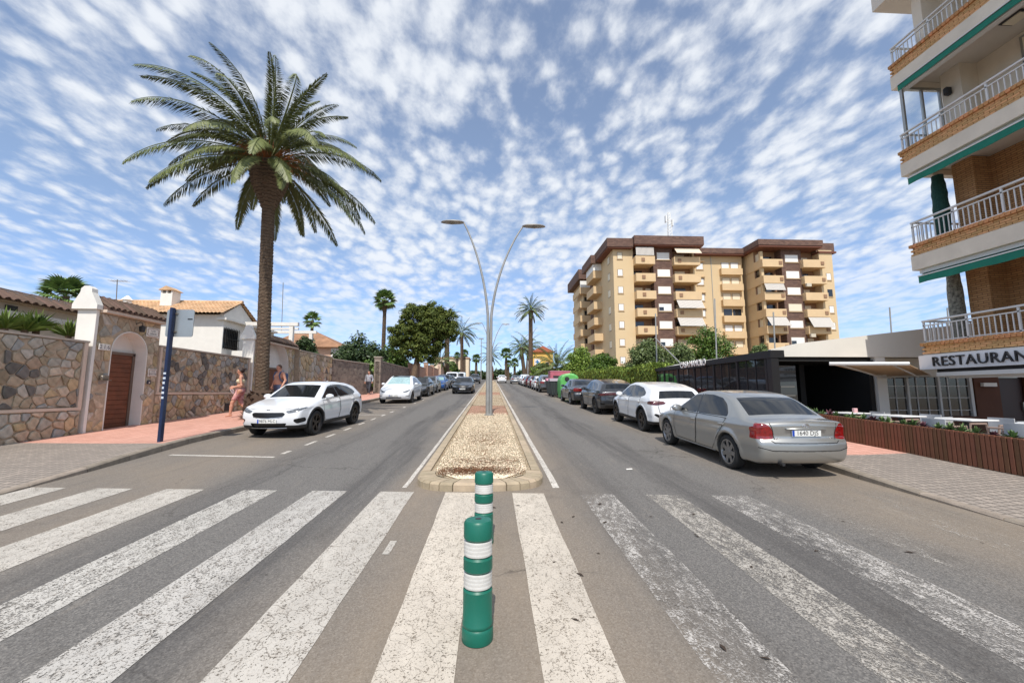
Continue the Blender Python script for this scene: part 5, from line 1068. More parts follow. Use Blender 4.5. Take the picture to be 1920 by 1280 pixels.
def limbs(hip, knee, ankle, toe, r=(.085, .058, .036)):
    return [(hip, knee, r[0], r[1], .03), (knee, ((knee[0]+ankle[0])/2-.0, (knee[1]+ankle[1])/2, (knee[2]+ankle[2])/2+.06), r[1]*.92, r[1]*.95, .02), (((knee[0]+ankle[0])/2, (knee[1]+ankle[1])/2, (knee[2]+ankle[2])/2+.06), ankle, r[1]*.93, r[2], .02), ((ankle[0]-.03*(1 if toe[0] > ankle[0] else -1), ankle[1], ankle[2]-.035), toe, .036, .026, .02)]
def arm(sh, el, wr, r=(.048, .038, .028), fdir=(0, 0, -1), side=1, curl=.5):
    out = [(sh, el, r[0], r[1], .025), (el, wr, r[1], r[2], .02)]; wv = np.array(wr, float); f = np.array(fdir, float); f /= np.linalg.norm(f); s = np.cross(f, (0.3, 1, 0.1)); s /= np.linalg.norm(s); u = np.cross(s, f)
    palm = wv+f*.075; out += [(tuple(wv+f*.01), tuple(palm-s*.022), .024, .020, .012), (tuple(wv+f*.01), tuple(palm+s*.022), .024, .020, .012)]
    for i, ln_ in enumerate((.060, .072, .068, .052)):
        b0 = palm+s*(-.033+.022*i); k1 = b0+f*ln_*.55+u*.010*curl; k2 = k1+f*ln_*.40*(1-curl*.5)+u*ln_*.5*curl; out += [(tuple(b0), tuple(k1), .0105, .0095, .004), (tuple(k1), tuple(k2), .0095, .008, .004)]
    th = wv+f*.03-s*.03; out += [(tuple(th), tuple(th+f*.035-s*.022+u*.015), .012, .011, .005), (tuple(th+f*.035-s*.022+u*.015), tuple(th+f*.062-s*.024+u*.025), .0105, .009, .004)]
    return out
def head(c, fx, tilt=0.0):
    """c: head centre, fx: unit facing vector in the horizontal plane"""
    c = np.array(c, float); f = np.array([fx[0], fx[1], 0.0]); s = np.array([-f[1], f[0], 0.0]); z = np.array([0, 0, 1.0]); P = lambda a, b, d: tuple(c+f*a+s*b+z*d)
    return [(P(-.02, 0, .035), P(.012, 0, .03), .092, .085, .03), (P(.02, 0, -.02), P(.035, 0, -.075), .068, .042, .03), (P(.075, 0, .01), P(.103, 0, -.028), .012, .017, .012), (P(.088, -.018, -.062), P(.088, .018, -.062), .011, .011, .008), (P(.078, -.03, .028), P(.078, .03, .028), .016, .016, .012),
            (P(-.005, .088, .02), P(-.012, .094, -.02), .016, .011, .006), (P(-.005, -.088, .02), P(-.012, -.094, -.02), .016, .011, .006), (P(-.015, 0, -.08), P(-.03, 0, -.19), .052, .056, .025)]
def face_parts(t, c, fx):
    c = np.array(c, float); f = np.array([fx[0], fx[1], 0.0]); s = np.array([-f[1], f[0], 0.0]); z = np.array([0, 0, 1.0])
    for k in (-1, 1):
        p = c+f*.083+s*.032*k+z*.008; MB().lathe([(.001, -.010), (.009, -.005), (.011, 0), (.009, .005), (.001, .010)], 10, c=tuple(p)).build('eye', M('eye_dark', (.03, .02, .015), .2), t, True)
# woman: facing left in the picture (-x local forward = local +x), mid-stride, holding a white bag in front
# local frame: +x forward, y left, z up
W_ = []
W_ += [((0, 0, .93), (.0, 0, 1.02), .135, .115, .05), ((0, .07, .90), (0, -.07, .90), .115, .115, .05), ((.0, 0, 1.02), (.01, 0, 1.22), .108, .105, .05), ((.0, .05, 1.25), (.0, -.05, 1.25), .105, .105, .05), ((-.005, .12, 1.38), (-.005, -.12, 1.38), .058, .058, .05), ((.065, .07, 1.245), (.07, .07, 1.24), .062, .06, .03), ((.065, -.07, 1.245), (.07, -.07, 1.24), .062, .06, .03)]
W_ += head((.03, 0, 1.585), (1, 0))
W_ += limbs((.02, .085, .88), (.20, .085, .50), (.24, .085, .10), (.36, .09, .035), (.088, .060, .037))       # leading leg
W_ += limbs((-.02, -.085, .88), (-.02, -.085, .47), (-.22, -.085, .14), (-.11, -.085, .035), (.088, .060, .037))
W_ += arm((0, .17, 1.36), (-.05, .21, 1.09), (.17, .17, 1.02), (.045, .036, .026), (.9, -.1, -.15), 1, .7)
W_ += arm((0, -.17, 1.36), (-.03, -.21, 1.09), (.20, -.16, 1.05), (.045, .036, .026), (.9, .1, -.2), -1, .7)
hairc = lambda c, fx, low: (lambda P, N: np.maximum(np.linalg.norm(P-np.array(c)-np.array([-.03*fx[0], -.03*fx[1], .02]), axis=1)-.145, np.maximum(((P[:, 0]-c[0])*fx[0]+(P[:, 1]-c[1])*fx[1])-.035-.9*np.clip(P[:, 2]-c[2]-.035, -1, .05), low+c[2]-P[:, 2])))
torso = lambda z0, z1, ym: (lambda P, N: np.maximum(np.maximum(z0-P[:, 2], P[:, 2]-z1), np.abs(P[:, 1])-ym))
BIK = M('bikini_beige', srgb(214,204,170), .7, var=(30, .25)); SARONG = M('pink_beach_wrap', srgb(178,74,90), .8, var=(9, .35), tint=srgb(222,176,168)); BAGM = M('white_bag', srgb(228,228,226), .6); BELT = M('brown_pouch', srgb(92,84,66), .7)
q = gnd(447, 781, PAVE+.02)
wo_ = person('woman in a beige bikini top and pink wrap carrying a white bag', (q.x, q.y, q.z), R(202), W_, {
  'hair': (HAIRB, hairc((.03, 0, 1.585), (1, 0), -.06), .013),
  'bikini_top': (BIK, lambda P, N: np.maximum(np.maximum(np.maximum(1.17-P[:, 2], P[:, 2]-1.30), np.abs(P[:, 1])-.15), -.2-P[:, 0]), .006),
  'beach_wrap': (SARONG, lambda P, N: np.maximum(np.maximum(.50+.10*np.sin(P[:, 0]*9)-P[:, 2], P[:, 2]-.99), np.abs(P[:, 1])-.165), .016)}, scale=1.04)
face_parts(wo_, (.03, 0, 1.585), (1, 0))
sf_bun = MB().lathe([(.001, -.045), (.03, -.035), (.045, 0), (.03, .035), (.001, .045)], 12, c=(-.10, 0, 1.68)).build('hair_bun', HAIRB, wo_, True)
MB().lathe([(.128, -.03), (.140, -.02), (.140, .02), (.128, .03)], 24, c=(0, 0, .985), caps=False).build('waist_pouch', BELT, wo_, True)
m = MB(); k = []
for z, hw, ht in ((.0, .03, .09), (-.05, .05, .12), (-.14, .055, .13), (-.20, .035, .11)): k += [(hw*math.cos(a), ht*math.sin(a), z) for a in (2*math.pi*j/14 for j in range(14))]
m.add(k, [(i*14+j, i*14+(j+1) % 14, (i+1)*14+(j+1) % 14, (i+1)*14+j) for i in range(3) for j in range(14)]+[tuple(range(14)), tuple(range(42, 56))]); m.tube([(0, -.06, 0), (0, -.04, .07), (0, .04, .07), (0, .06, 0)], .008, 6)
hp = Matrix.Rotation(R(202), 4, 'Z') @ Vector((.28*1.04, 0, 1.02*1.04)); bg_ = tag(m.build('hand_bag', BAGM, None, True, loc=Vector((q.x, q.y, q.z))+hp+Vector((0, 0, -.05)), rot=(0, .5, R(202))), 'white bag held out in front by the woman in the wrap', 'bag')
# man: bare chest, short hair, backpack straps, blue shorts; walking beside the palm
M_ = [((0, 0, .95), (0, 0, 1.05), .155, .155, .05), ((0, .08, .92), (0, -.08, .92), .12, .12, .05), ((.03, 0, 1.08), (.035, 0, 1.16), .165, .16, .06), ((.0, .07, 1.33), (.0, -.07, 1.33), .13, .13, .06), ((-.01, .17, 1.46), (-.01, -.17, 1.46), .068, .068, .05), ((.07, .08, 1.33), (.075, .08, 1.31), .075, .07, .03), ((.07, -.08, 1.33), (.075, -.08, 1.31), .075, .07, .03)]
M_ += head((.03, 0, 1.685), (1, 0)); M_ += [((-.02, 0, 1.62), (-.03, 0, 1.50), .066, .075, .03)]
M_ += limbs((.0, .10, .90), (.12, .10, .50), (.10, .10, .10), (.23, .11, .035), (.098, .064, .042)); M_ += limbs((0, -.10, .90), (-.02, -.10, .49), (-.18, -.10, .13), (-.06, -.105, .035), (.098, .064, .042))
M_ += arm((-.01, .22, 1.45), (-.06, .29, 1.17), (.08, .30, .95), (.058, .046, .033), (.4, 0, -.9), 1, .6); M_ += arm((-.01, -.22, 1.45), (-.04, -.30, 1.17), (.06, -.28, .94), (.058, .046, .033), (.35, 0, -.9), -1, .6)
SHORT = M('blue_shorts', srgb(70,84,112), .8, var=(8, .15)); PACK = M('blue_backpack', srgb(74,92,124), .7, var=(6, .15))
q = atX(525, 683, -9.35); my = q.y; 
mz = zr(my)+PAVE+.02; hgt = q.z-mz
mn = person('bare-chested man with blue backpack straps beside the palm', (-9.35, my, mz), R(245), M_, {'hair': (HAIRG, hairc((.03, 0, 1.685), (1, 0), -.02), .008),
  'shorts': (SHORT, lambda P, N: np.maximum(np.maximum(.50-P[:, 2], P[:, 2]-1.0), np.abs(P[:, 1])-.235), .016)}, scale=max(.9, min(1.08, hgt/1.80)))
face_parts(mn, (.03, 0, 1.685), (1, 0))
bp_ = thing('backpack', 'blue backpack worn by the bare-chested man', 'backpack', (-9.35, my, mz), R(245)); bp_.scale = mn.scale
MB().bbox(-.34, -.15, -.15, .15, 1.02, 1.48, .05).build('sack', PACK, bp_, True)
for k in (-1, 1): MB().tube([(-.16, k*.13, 1.44), (-.05, k*.145, 1.545), (.07, k*.145, 1.50), (.125, k*.15, 1.36), (.08, k*.19, 1.18), (-.1, k*.20, 1.10), (-.18, k*.14, 1.10)], .026, 8).build('strap', PACK, bp_, True)
# third walker, grey shirt, by the dark gate
GSH = M('grey_shirt', srgb(150,152,160), .8, var=(8, .1)); DTR = M('dark_trousers', srgb(62,64,72), .8)
person('walker in a grey shirt by the dark gate opening', (-9.25, 32.4, g(32.4)+.02), R(260), [tuple(p) for p in M_], {'hair': (HAIRG, hairc((.03, 0, 1.685), (1, 0), -.02), .008), 'shirt': (GSH, lambda P, N: np.maximum(1.0-P[:, 2], P[:, 2]-1.54+.4*np.clip(.1-np.abs(P[:, 1]), 0, 1)), .012), 'trousers': (DTR, lambda P, N: np.maximum(np.maximum(.10-P[:, 2], P[:, 2]-1.005), np.abs(P[:, 1])-.235), .012)}, h=.022, scale=.97)
# ================================================================ TREES AND PLANTS
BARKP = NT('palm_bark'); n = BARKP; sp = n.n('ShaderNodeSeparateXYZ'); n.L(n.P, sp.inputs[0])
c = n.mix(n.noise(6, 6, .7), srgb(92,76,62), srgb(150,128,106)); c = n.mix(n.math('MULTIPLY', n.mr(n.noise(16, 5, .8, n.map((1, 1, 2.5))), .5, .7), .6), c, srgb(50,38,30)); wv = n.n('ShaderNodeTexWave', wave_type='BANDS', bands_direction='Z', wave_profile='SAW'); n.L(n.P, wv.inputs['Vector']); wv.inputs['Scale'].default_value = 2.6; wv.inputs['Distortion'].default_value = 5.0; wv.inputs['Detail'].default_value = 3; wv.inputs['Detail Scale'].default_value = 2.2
c = n.mix(n.math('MULTIPLY', n.mr(wv.outputs['Fac'], .35, .0), .75), c, srgb(44,34,27)); c = n.mix(n.math('MULTIPLY', n.mr(wv.outputs['Fac'], .75, 1.0), .35), c, srgb(172,150,126))  # dark rings: leaf scars, with their shade put into the colour
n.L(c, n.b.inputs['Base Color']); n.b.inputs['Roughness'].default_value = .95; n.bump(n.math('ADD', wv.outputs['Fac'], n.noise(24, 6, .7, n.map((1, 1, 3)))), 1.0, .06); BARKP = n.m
BARK = M('tree_bark', srgb(112,92,74), .95, var=(8, .3), bump=(14, .8, .04)); RACH = M('frond_rib', srgb(120,116,62), .7); DEADF = M('dry_frond', srgb(150,98,54), .9, island=.3)
def leafmat(name, c, amt=.35, rough=.5): return M(name, srgb(*c), rough, spec=.35, island=amt)
FROND = leafmat('date_frond', (104,112,66), .30, .45); FROND2 = leafmat('date_frond_far', (88,102,58), .3); FAN = leafmat('fan_leaf', (104,128,72), .3); PINE = leafmat('pine_needles', (82,94,36), .45, .7); DKG = leafmat('dark_foliage', (58,76,42), .4); MIDG = leafmat('mid_foliage', (80,106,40), .4); LIGHTG = leafmat('light_foliage', (110,134,54), .4); HEDGE = leafmat('hedge_leaf', (108,128,50), .4, .7); WILL = leafmat('grey_green_foliage', (100,116,70), .35)
def frond_mesh(name, L_, elev, droop, nl=64, ll=.5, w_=.034, seed=0):
    """feather frond in the x-z plane leaving the origin at angle elev, bending down by droop"""
    rs = np.random.default_rng(seed); N = 24; P = [np.zeros(3)]; a = elev; step = L_/N; T = []
    for i in range(N): t = i/N; a2 = a-droop*(t**1.35); d = np.array([math.cos(a2), 0, math.sin(a2)]); T.append(d); P.append(P[-1]+d*step)
    P = np.array(P); T.append(T[-1]); T = np.array(T); V, F = [], []
    for i in range(N+1):
        r = .035*(1-i/N)**.8+.004; up = np.cross(T[i], [0, 1, 0])*-1; k = len(V); V += [P[i]+np.array([0, r, 0]), P[i]+up*r*.8, P[i]-np.array([0, r, 0]), P[i]-up*r*.6]
        if i: F += [(k-4+j, k-4+(j+1) % 4, k+(j+1) % 4, k+j) for j in range(4)]
    nr = len(F)
    for i in range(nl):
        t = .13+.87*(i+.5)/nl; u = t*N; j = min(int(u), N-1); p = P[j]+(P[j+1]-P[j])*(u-j); tan = T[j]; up = -np.cross(tan, [0, 1, 0]); l = ll*(math.sin(math.pi*min(1, .22+.76*t))**.6)*(1 if t > .22 else .55)
        for s in (1, -1):
            e = rs.normal(0, .10); fw = .62+.30*t+e; d = tan*fw+np.array([0, s, 0])*(1-.25*t)*.85+up*(.42+rs.normal(0, .12)); d /= np.linalg.norm(d); q = p+d*l*rs.uniform(.85, 1.1)-np.array([0, 0, .20*l]); sd = np.cross(d, up); sd /= np.linalg.norm(sd); k = len(V)
            V += [p-sd*w_*.35, p+(q-p)*.45-sd*w_*.5+up*.01, q, p+(q-p)*.45+sd*w_*.5+up*.01]; F += [(k, k+1, k+2, k+3)]
    return np_mesh(name, np.array(V), np.array(F))
BOOTD = {}
def date_palm(label, base, top, crown_r, n_fr, r0, r1, boot, mat, name='date_palm', group='feather palms along the street', hero=False, seed=1, low=-45, mats_dead=True, variants=None):
    rnd = random.Random(seed); base, top = Vector(base), Vector(top); t = tag(link(name, None, loc=base), label, 'palm tree', group); d = top-base; H = d.length
    # trunk: stacked leaf-scar steps
    na, nz = (36, int(H/.032)) if hero else (14, int(H/.12)); nz = max(nz, 20); V = []
    for i in range(nz+1):
        s = i/nz; z = s*H; r = r0+(r1-r0)*s; b0 = 1-boot[0]/H if boot[0] else 2
        r += .10*math.exp(-z/.35) if hero else .05*math.exp(-z/.4)
        if s > b0: k = (s-b0)/(1-b0); r = r+(boot[1]-r)*(math.sin(math.pi*min(1, k*.95+.0)**1.05*.62)**1.2)
        c = d*s
        for j in range(na):
            a = 2*math.pi*j/na; ph = (z/.13+.5*(math.floor(j/3) % 2)) % 1.0 if hero else (z/.36) % 1.0
            amp = (.042 if s <= b0 else .07) if hero else .015
            rr = r+amp*(ph**1.5)*(.75+.5*((j*7+int(z/.13)*5) % 11)/11)
            V.append((c.x+rr*math.cos(a), c.y+rr*math.sin(a), c.z))
    F = [(i*na+j, i*na+(j+1) % na, (i+1)*na+(j+1) % na, (i+1)*na+j) for i in range(nz) for j in range(na)]
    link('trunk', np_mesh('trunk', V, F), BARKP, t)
    key = (crown_r, mat.name)
    if key not in BOOTD:
        BOOTD[key] = []
        for k, (el, dr) in enumerate(variants or [(84, .85), (72, 1.15), (60, 1.4), (46, 1.5), (32, 1.45), (16, 1.3), (0, 1.1), (-22, .8), (-48, .5)]):
            for q in range(2 if hero else 1): BOOTD[key].append((el, frond_mesh('frond', crown_r*(1.05 if el > 40 else 1.0)*(.92 if el < 0 else 1), R(el), dr, 140 if hero else 40, .13*crown_r if hero else .14*crown_r, .034 if hero else .075, k*5+q)))
    fr = BOOTD[key]; ga = 2.399963
    for i in range(n_fr):
        s = (i+.5)/n_fr; el = 86-(86-low)*s**.92+rnd.uniform(-7, 7); best = sorted(range(len(fr)), key=lambda k: abs(fr[k][0]-el)+rnd.random()*4)[0]
        az = i*ga+rnd.uniform(-.25, .25); rr = .12*(1-s)+ (boot[1] if boot[1] else r1)*.55*s
        o = link('frond', fr[best][1], mat, t, loc=d+Vector((rr*math.cos(az), rr*math.sin(az), (.55*(1-s)+.12*s if hero else .30*(1-s)-.25*s)))); o.rotation_euler = (rnd.uniform(-.3, .3), R(fr[best][0]-el)*.6, az); o.rotation_mode = 'XYZ'
        k = rnd.uniform(.80, 1.12); o.scale = (k, k, k)
    return t, d
# the tall date palm by the white crossover
bt = atY(492, 735, 15.7); tp = atY(506, 312, 15.7)
hero, hd = date_palm('tall date palm rising beside the white crossover on the left pavement', (bt.x, 15.7, g(15.7)), (tp.x, 15.7, tp.z), 3.95, 62, .20, .19, (1.75, .64), FROND, hero=True, seed=3, low=-30)
rnd = random.Random(5)
m = MB()
for i in range(46):            # cut leaf bases flaring out under the crown
    a = i*2.4; z = rnd.uniform(-.45, .35); r = .34; m.add([tuple(hd+Vector((r*math.cos(a)-.05*math.sin(a), r*math.sin(a)+.05*math.cos(a), z))), tuple(hd+Vector((r*math.cos(a)+.05*math.sin(a), r*math.sin(a)-.05*math.cos(a), z))), tuple(hd+Vector(((r+.55)*math.cos(a), (r+.55)*math.sin(a), z+rnd.uniform(.25, .6)))), tuple(hd+Vector(((r-.05)*math.cos(a), (r-.05)*math.sin(a), z+.12)))], [(0,1,2), (0,2,3), (1,3,2), (0,3,1)])
m.build('leaf_bases', DEADF, hero)
m = MB()
for i in range(150):           # dry fruit stalks and hanging fibres
    a = rnd.random()*6.28; r = rnd.uniform(.35, .55); p0 = hd+Vector((r*math.cos(a), r*math.sin(a), rnd.uniform(-.1, .5))); l = rnd.uniform(.5, 1.1); p1 = p0+Vector((l*.6*math.cos(a), l*.6*math.sin(a), .15)); p2 = p0+Vector((l*math.cos(a), l*math.sin(a), -rnd.uniform(.1, .6)))
    m.tube([p0, p1, p2], [.012, .009, .004], 4, False)
o = m.build('dry_stalks', DEADF, hero); tag(o, kind='stuff')
# round bed of fibre at the foot
fb = MB()
for i in range(260):
    a = rnd.random()*6.28; z = rnd.random()**1.2*.95; r = .62*(1-.35*z)*rnd.uniform(.8, 1.05); p = Vector((r*math.cos(a), r*math.sin(a), z)); q_ = p+Vector((math.cos(a)*.16, math.sin(a)*.16, rnd.uniform(-.02, .14))); s_ = Vector((-math.sin(a), math.cos(a), 0))*.06; fb.add([p-s_, p+s_, q_], [(0,1,2)])
fb.lathe([(.55, 0), (.58, .4), (.48, .8), (.3, 1.0)], 18); o = fb.build('foot_stubs', M('palm_stub', srgb(72,56,44), .95, island=.4), hero); tag(o, kind='stuff')
def far_palm(label, px, crown_y, base_y_px, Y, r, nf=34, tr=.22, low=-35, mat=FROND2, seed=1, lean=0, name='date_palm'):
    tp = atY(px, crown_y, Y); bx_ = atY(px+lean, 720, Y); return date_palm(label, (bx_.x, Y, zr(Y)+(PAVE if abs(bx_.x) > 6.2 else 0)-.02), (tp.x, Y, tp.z), r, nf, tr*1.15, tr, (1.0, tr*1.5), mat, seed=seed, low=low, name=name)
far_palm('date palm whose crown stands just right of the round pine', 866, 624, 735, 95, 4.3, 36, .34, seed=11)
far_palm('date palm with its crown hidden in the round pine', 838, 600, 735, 75, 3.2, 26, .40, seed=12)
far_palm('tallest date palm on the right beyond the containers', 995, 582, 720, 76, 3.15, 40, .36, seed=13)
far_palm('leaning date palm left of the tallest right palm', 977, 652, 720, 104, 4.2, 38, .42, seed=14, lean=8)
far_palm('date palm half hidden behind the tallest right palm', 992, 650, 720, 112, 5.2, 38, .45, seed=15, lean=-4)
far_palm('date palm half hidden behind the nearest lamp post', 921, 668, 716, 120, 4.0, 30, .36, seed=16)
far_palm('low spreading date palm above the right row of cars', 1044, 690, 716, 58, 4.3, 48, .40, seed=17, low=-10)
far_palm('small feather palm over the pinkish walls on the left', 826, 678, 730, 72, 3.0, 26, .25, seed=18, low=-20)
def fan_mesh(name, r, petiole, n_=17, seed=0):
    rs = random.Random(seed); V, F = [(0, -.02, 0), (0, .02, 0), (petiole, .015, 0), (petiole, -.015, 0)], [(0,1,2,3)]
    for i in range(n_):
        a = R(-105+210*i/(n_-1)); l = r*(1-.22*abs(a)/R(105))*rs.uniform(.9, 1.05); c = Vector((petiole, 0, 0)); d = Vector((math.cos(a), math.sin(a), -.12)); s = Vector((-math.sin(a), math.cos(a), 0)); k = len(V); w_ = r*.105
        V += [tuple(c), tuple(c+d*l*.55-s*w_+Vector((0, 0, .03))), tuple(c+d*l-Vector((0, 0, .22*l))), tuple(c+d*l*.55+s*w_+Vector((0, 0, .03)))]; F.append((k, k+1, k+2, k+3))
    return np_mesh(name, np.array(V), np.array(F))
FANM = {}
def fan_palm(label, px, cy, Y, r, n_=34, tr=.16, base=None, dead=True, seed=1, skirt=0):
    rnd = random.Random(seed); tp = atY(px, cy, Y); b = Vector((tp.x, Y, zr(Y)-.3 if base is None else base)); t = tag(link('fan_palm', None, loc=b), label, 'palm tree', 'slender fan palms'); H = tp.z-b.z
    V = []; na, nz = 10, max(12, int(H/.35))
    for i in range(nz+1):
        s = i/nz; rr = tr*(1.35-.45*s)*(1+.06*((i % 2)))+(tr*1.1*max(0, (s-.86)/.14) if skirt else 0); V += [(rr*math.cos(2*math.pi*j/na), rr*math.sin(2*math.pi*j/na), s*H) for j in range(na)]
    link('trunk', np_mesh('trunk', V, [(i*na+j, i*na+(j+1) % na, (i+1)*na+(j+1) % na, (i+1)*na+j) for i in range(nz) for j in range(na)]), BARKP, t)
    if r not in FANM: FANM[r] = [fan_mesh('fan_leaf', r*.55, r*.5, seed=k) for k in range(3)]
    for i in range(n_):
        s = (i+.5)/n_; el = 80-120*s+rnd.uniform(-8, 8); o = link('fan_leaf', FANM[r][i % 3], FAN if s < .86 or not dead else DEADF, t, loc=(0, 0, H-.15*s)); o.rotation_euler = (rnd.uniform(-.3, .3), -R(el), i*2.4+rnd.uniform(-.2, .2))
    return t
fan_palm('very tall slender fan palm left of the round pine', 722, 563, 52, 1.55, 36, .22, seed=1, skirt=1); fan_palm('small fan palm above the pergola with drooping dry leaf', 586, 600, 36, .85, 24, .13, seed=2)
fan_palm('short fan palm behind the beige bungalow roof', 122, 556, 19, 1.05, 34, .16, seed=3)
for i, (px, cy, Y, r, lb) in enumerate([(857, 666, 118, 1.15, 'left of three distant fan palms beyond the left row'), (871, 662, 112, 1.3, 'middle of three distant fan palms beyond the left row'), (893, 672, 115, 1.5, 'rightmost distant fan palm beyond the left row'), (949, 663, 112, 1.9, 'distant fan palm right of the nearest lamp post'), (953, 682, 125, 1.4, 'shorter distant fan palm beside the median axis'), (965, 680, 118, 1.6, 'distant fan palm above the white parked crossover')]):
    fan_palm(lb, px, cy, Y, r, 30, .30, seed=10+i)
# --- leaf clouds
def leaf_cloud(name, clumps, per, size, mat, parent, seed=0, flat=.0, up=.35, elong=1.6):
    """clumps: array (n,4) of centre and radius; per leaves per clump"""
    rs = np.random.default_rng(seed); C = np.repeat(np.asarray(clumps), per, axis=0); n_ = len(C); d = rs.normal(size=(n_, 3)); d /= np.linalg.norm(d, axis=1, keepdims=True); rad = rs.random(n_)**(1/2.2)
    p = C[:, :3]+d*(C[:, 3]*rad)[:, None]*np.array([1, 1, 1-flat]); nrm = d+rs.normal(0, .55, (n_, 3))+np.array([0, 0, up]); nrm /= np.linalg.norm(nrm, axis=1, keepdims=True)
    t1 = np.cross(nrm, rs.normal(size=(n_, 3))); t1 /= np.linalg.norm(t1, axis=1, keepdims=True); t2 = np.cross(nrm, t1); s = size*(.6+.8*rs.random(n_)); a = t1*(s*elong*.5)[:, None]; b = t2*(s*.5)[:, None]
    v = np.stack([p-a, p-b*.9+nrm*.02, p+a, p+b*.9+nrm*.02], 1).reshape(-1, 3); return link(name, np_mesh(name, v, np.arange(4*n_).reshape(-1, 4)), mat, parent)
def blob_clumps(blobs, n_, cr, seed, shell=.55, zmin=None):
    rs = np.random.default_rng(seed); out = []; wts = np.array([b[3]*b[4]*b[5] for b in blobs]); wts = wts/wts.sum()
    for b, k in zip(blobs, np.maximum(3, (wts*n_).astype(int))):
        d = rs.normal(size=(k, 3)); d /= np.linalg.norm(d, axis=1, keepdims=True); r = (shell+(1-shell)*rs.random(k))[:, None]; out.append(np.concatenate([np.array(b[:3])+d*r*np.array(b[3:6]), (cr*(.6+.8*rs.random(k)))[:, None]], 1))
    o = np.concatenate(out); return o if zmin is None else o[o[:, 2] > zmin]
def tree(label, name, base, trunk_top, blobs, ncl, cr, per, size, mat, trunk_r=.18, seed=0, limbs_=5, group=None, bark=BARK, flat=.2, shell=.55, elong=1.6, cat='tree'):
    base = Vector(base); t = tag(link(name, None, loc=base), label, cat, group); L_ = [(b[0]-base.x, b[1]-base.y, b[2]-base.z, *b[3:]) for b in blobs]; tt = Vector(trunk_top)-base; rnd = random.Random(seed)
    mid = tt*.5+Vector((rnd.uniform(-.15, .15), rnd.uniform(-.15, .15), 0)); m = MB(); m.tube([(0,0,0), tuple(mid*.5), tuple(mid), tuple(tt)], [trunk_r*1.25, trunk_r, trunk_r*.85, trunk_r*.65], 10); m.build('trunk', bark, t, True)
    for i, b in enumerate(L_[:limbs_]):
        e = Vector(b[:3]); k = tt*.75+(e-tt*.75)*.5+Vector((0, 0, .15)); MB().tube([tuple(tt*.72), tuple(k), tuple(e)], [trunk_r*.5, trunk_r*.35, trunk_r*.12], 7).build('limb', bark, t, True)
    leaf_cloud('crown', blob_clumps(L_, ncl, cr, seed, shell), per, size, mat, t, seed, flat, elong=elong); return t
Y = 46.0
def B(px, py, r_px, Y, k=(1, 1, 1), dy=0.0): c = atY(px, py, Y+dy); r = r_px*Y/FPX; return (c.x, c.y, c.z, r*k[0], r*k[1], r*k[2])
pb = [B(792, 608, 36, Y), B(760, 630, 26, Y), B(822, 608, 30, Y), B(772, 598, 26, Y), B(750, 648, 18, Y), B(800, 640, 30, Y, (1.1, 1, .9)), B(838, 622, 20, Y), B(840, 600, 16, Y), B(812, 588, 22, Y), B(775, 655, 22, Y), B(800, 668, 20, Y, (1.3, 1, .6)), B(742, 625, 14, Y)]
bs = gnd(768, 728, .1)
tree('large round-crowned pine leaning out over the left wall', 'pine_tree', (-8.55, 45.8, g(45.8)), tuple(atY(792, 640, Y)), pb, 420, .52, 95, .11, PINE, .34, seed=4, limbs_=9, shell=.72, flat=.35, elong=3.2)
for i, (lb, px, py, r, Y, X_, mt) in enumerate([('dark bushy tree left of the tall fan palm', 668, 660, 30, 41, 0, DKG), ('dark bushy tree right above the grey wall opening', 700, 668, 26, 44, 0, DKG), ('bushy green tree between fan palm and pine', 735, 672, 26, 50, 0, MIDG), ('small dark tree next to the hipped house', 645, 666, 18, 38, 0, DKG), ('low clipped green shrub behind the dark gate', 690, 692, 16, 37, 0, MIDG), ('green shrub behind the rendered walls', 752, 684, 18, 52, 0, MIDG), ('small leafy bush beside the second portal roof', 572, 648, 16, 27.5, 0, DKG), ('distant green tree beyond the white van', 845, 692, 13, 100, 0, MIDG)]):
    c = atY(px, py, Y); bl = [B(px, py, r*.75, Y), B(px-r*.55, py+r*.3, r*.6, Y), B(px+r*.55, py+r*.25, r*.6, Y), B(px+r*.1, py-r*.4, r*.5, Y), B(px-r*.2, py+r*.7, r*.8, Y, (1.3, 1, .8)), B(px+r*.3, py+r*1.2, r*.9, Y, (1.2, 1, .8))]
    tree(lb, 'garden_tree', (c.x, Y, zr(Y)-.3), (c.x, Y, c.z), bl, 130, .020*r*Y/41*1.1, 55, .17*Y/41, mt, .12, seed=20+i, limbs_=3, group='garden trees behind the left walls')
for i, (lb, px, py, r, Y, mt) in enumerate([('light green tree left of the apartment block foot', 1088, 672, 24, 52, LIGHTG), ('dark green shrub at the foot of the apartment block', 1130, 678, 20, 46, MIDG), ('feathery grey-green tree in front of the apartment block', 1212, 660, 28, 29, WILL), ('dense round dark green tree in front of the apartment block', 1326, 645, 36, 38, MIDG), ('twiggy grey bush below the dense round tree', 1272, 664, 22, 30, WILL), ('small bush beside the low restaurant roof', 1424, 655, 12, 42, WILL), ('yellow-green shrub beside the spreading date palm', 1016, 694, 16, 66, LIGHTG), ('dark leafy shrub between spreading palm and hedge', 1066, 692, 13, 56, DKG)]):
    c = atY(px, py, Y); bl = [B(px, py, r*.75, Y), B(px-r*.6, py+r*.2, r*.62, Y), B(px+r*.6, py+r*.15, r*.62, Y), B(px+r*.1, py-r*.35, r*.55, Y), B(px-r*.3, py+r*.8, r*.8, Y, (1.3, 1, .8)), B(px+r*.4, py+r*.9, r*.8, Y, (1.3, 1, .8))]
    tree(lb, 'garden_tree', (c.x, Y, zr(Y)-.9), (c.x, Y, c.z), bl, 170, .022*r*Y/46, 60, .12*Y/40, mt, .12, seed=40+i, limbs_=3, group='trees and shrubs on the right side', shell=.7 if i == 3 else .5)
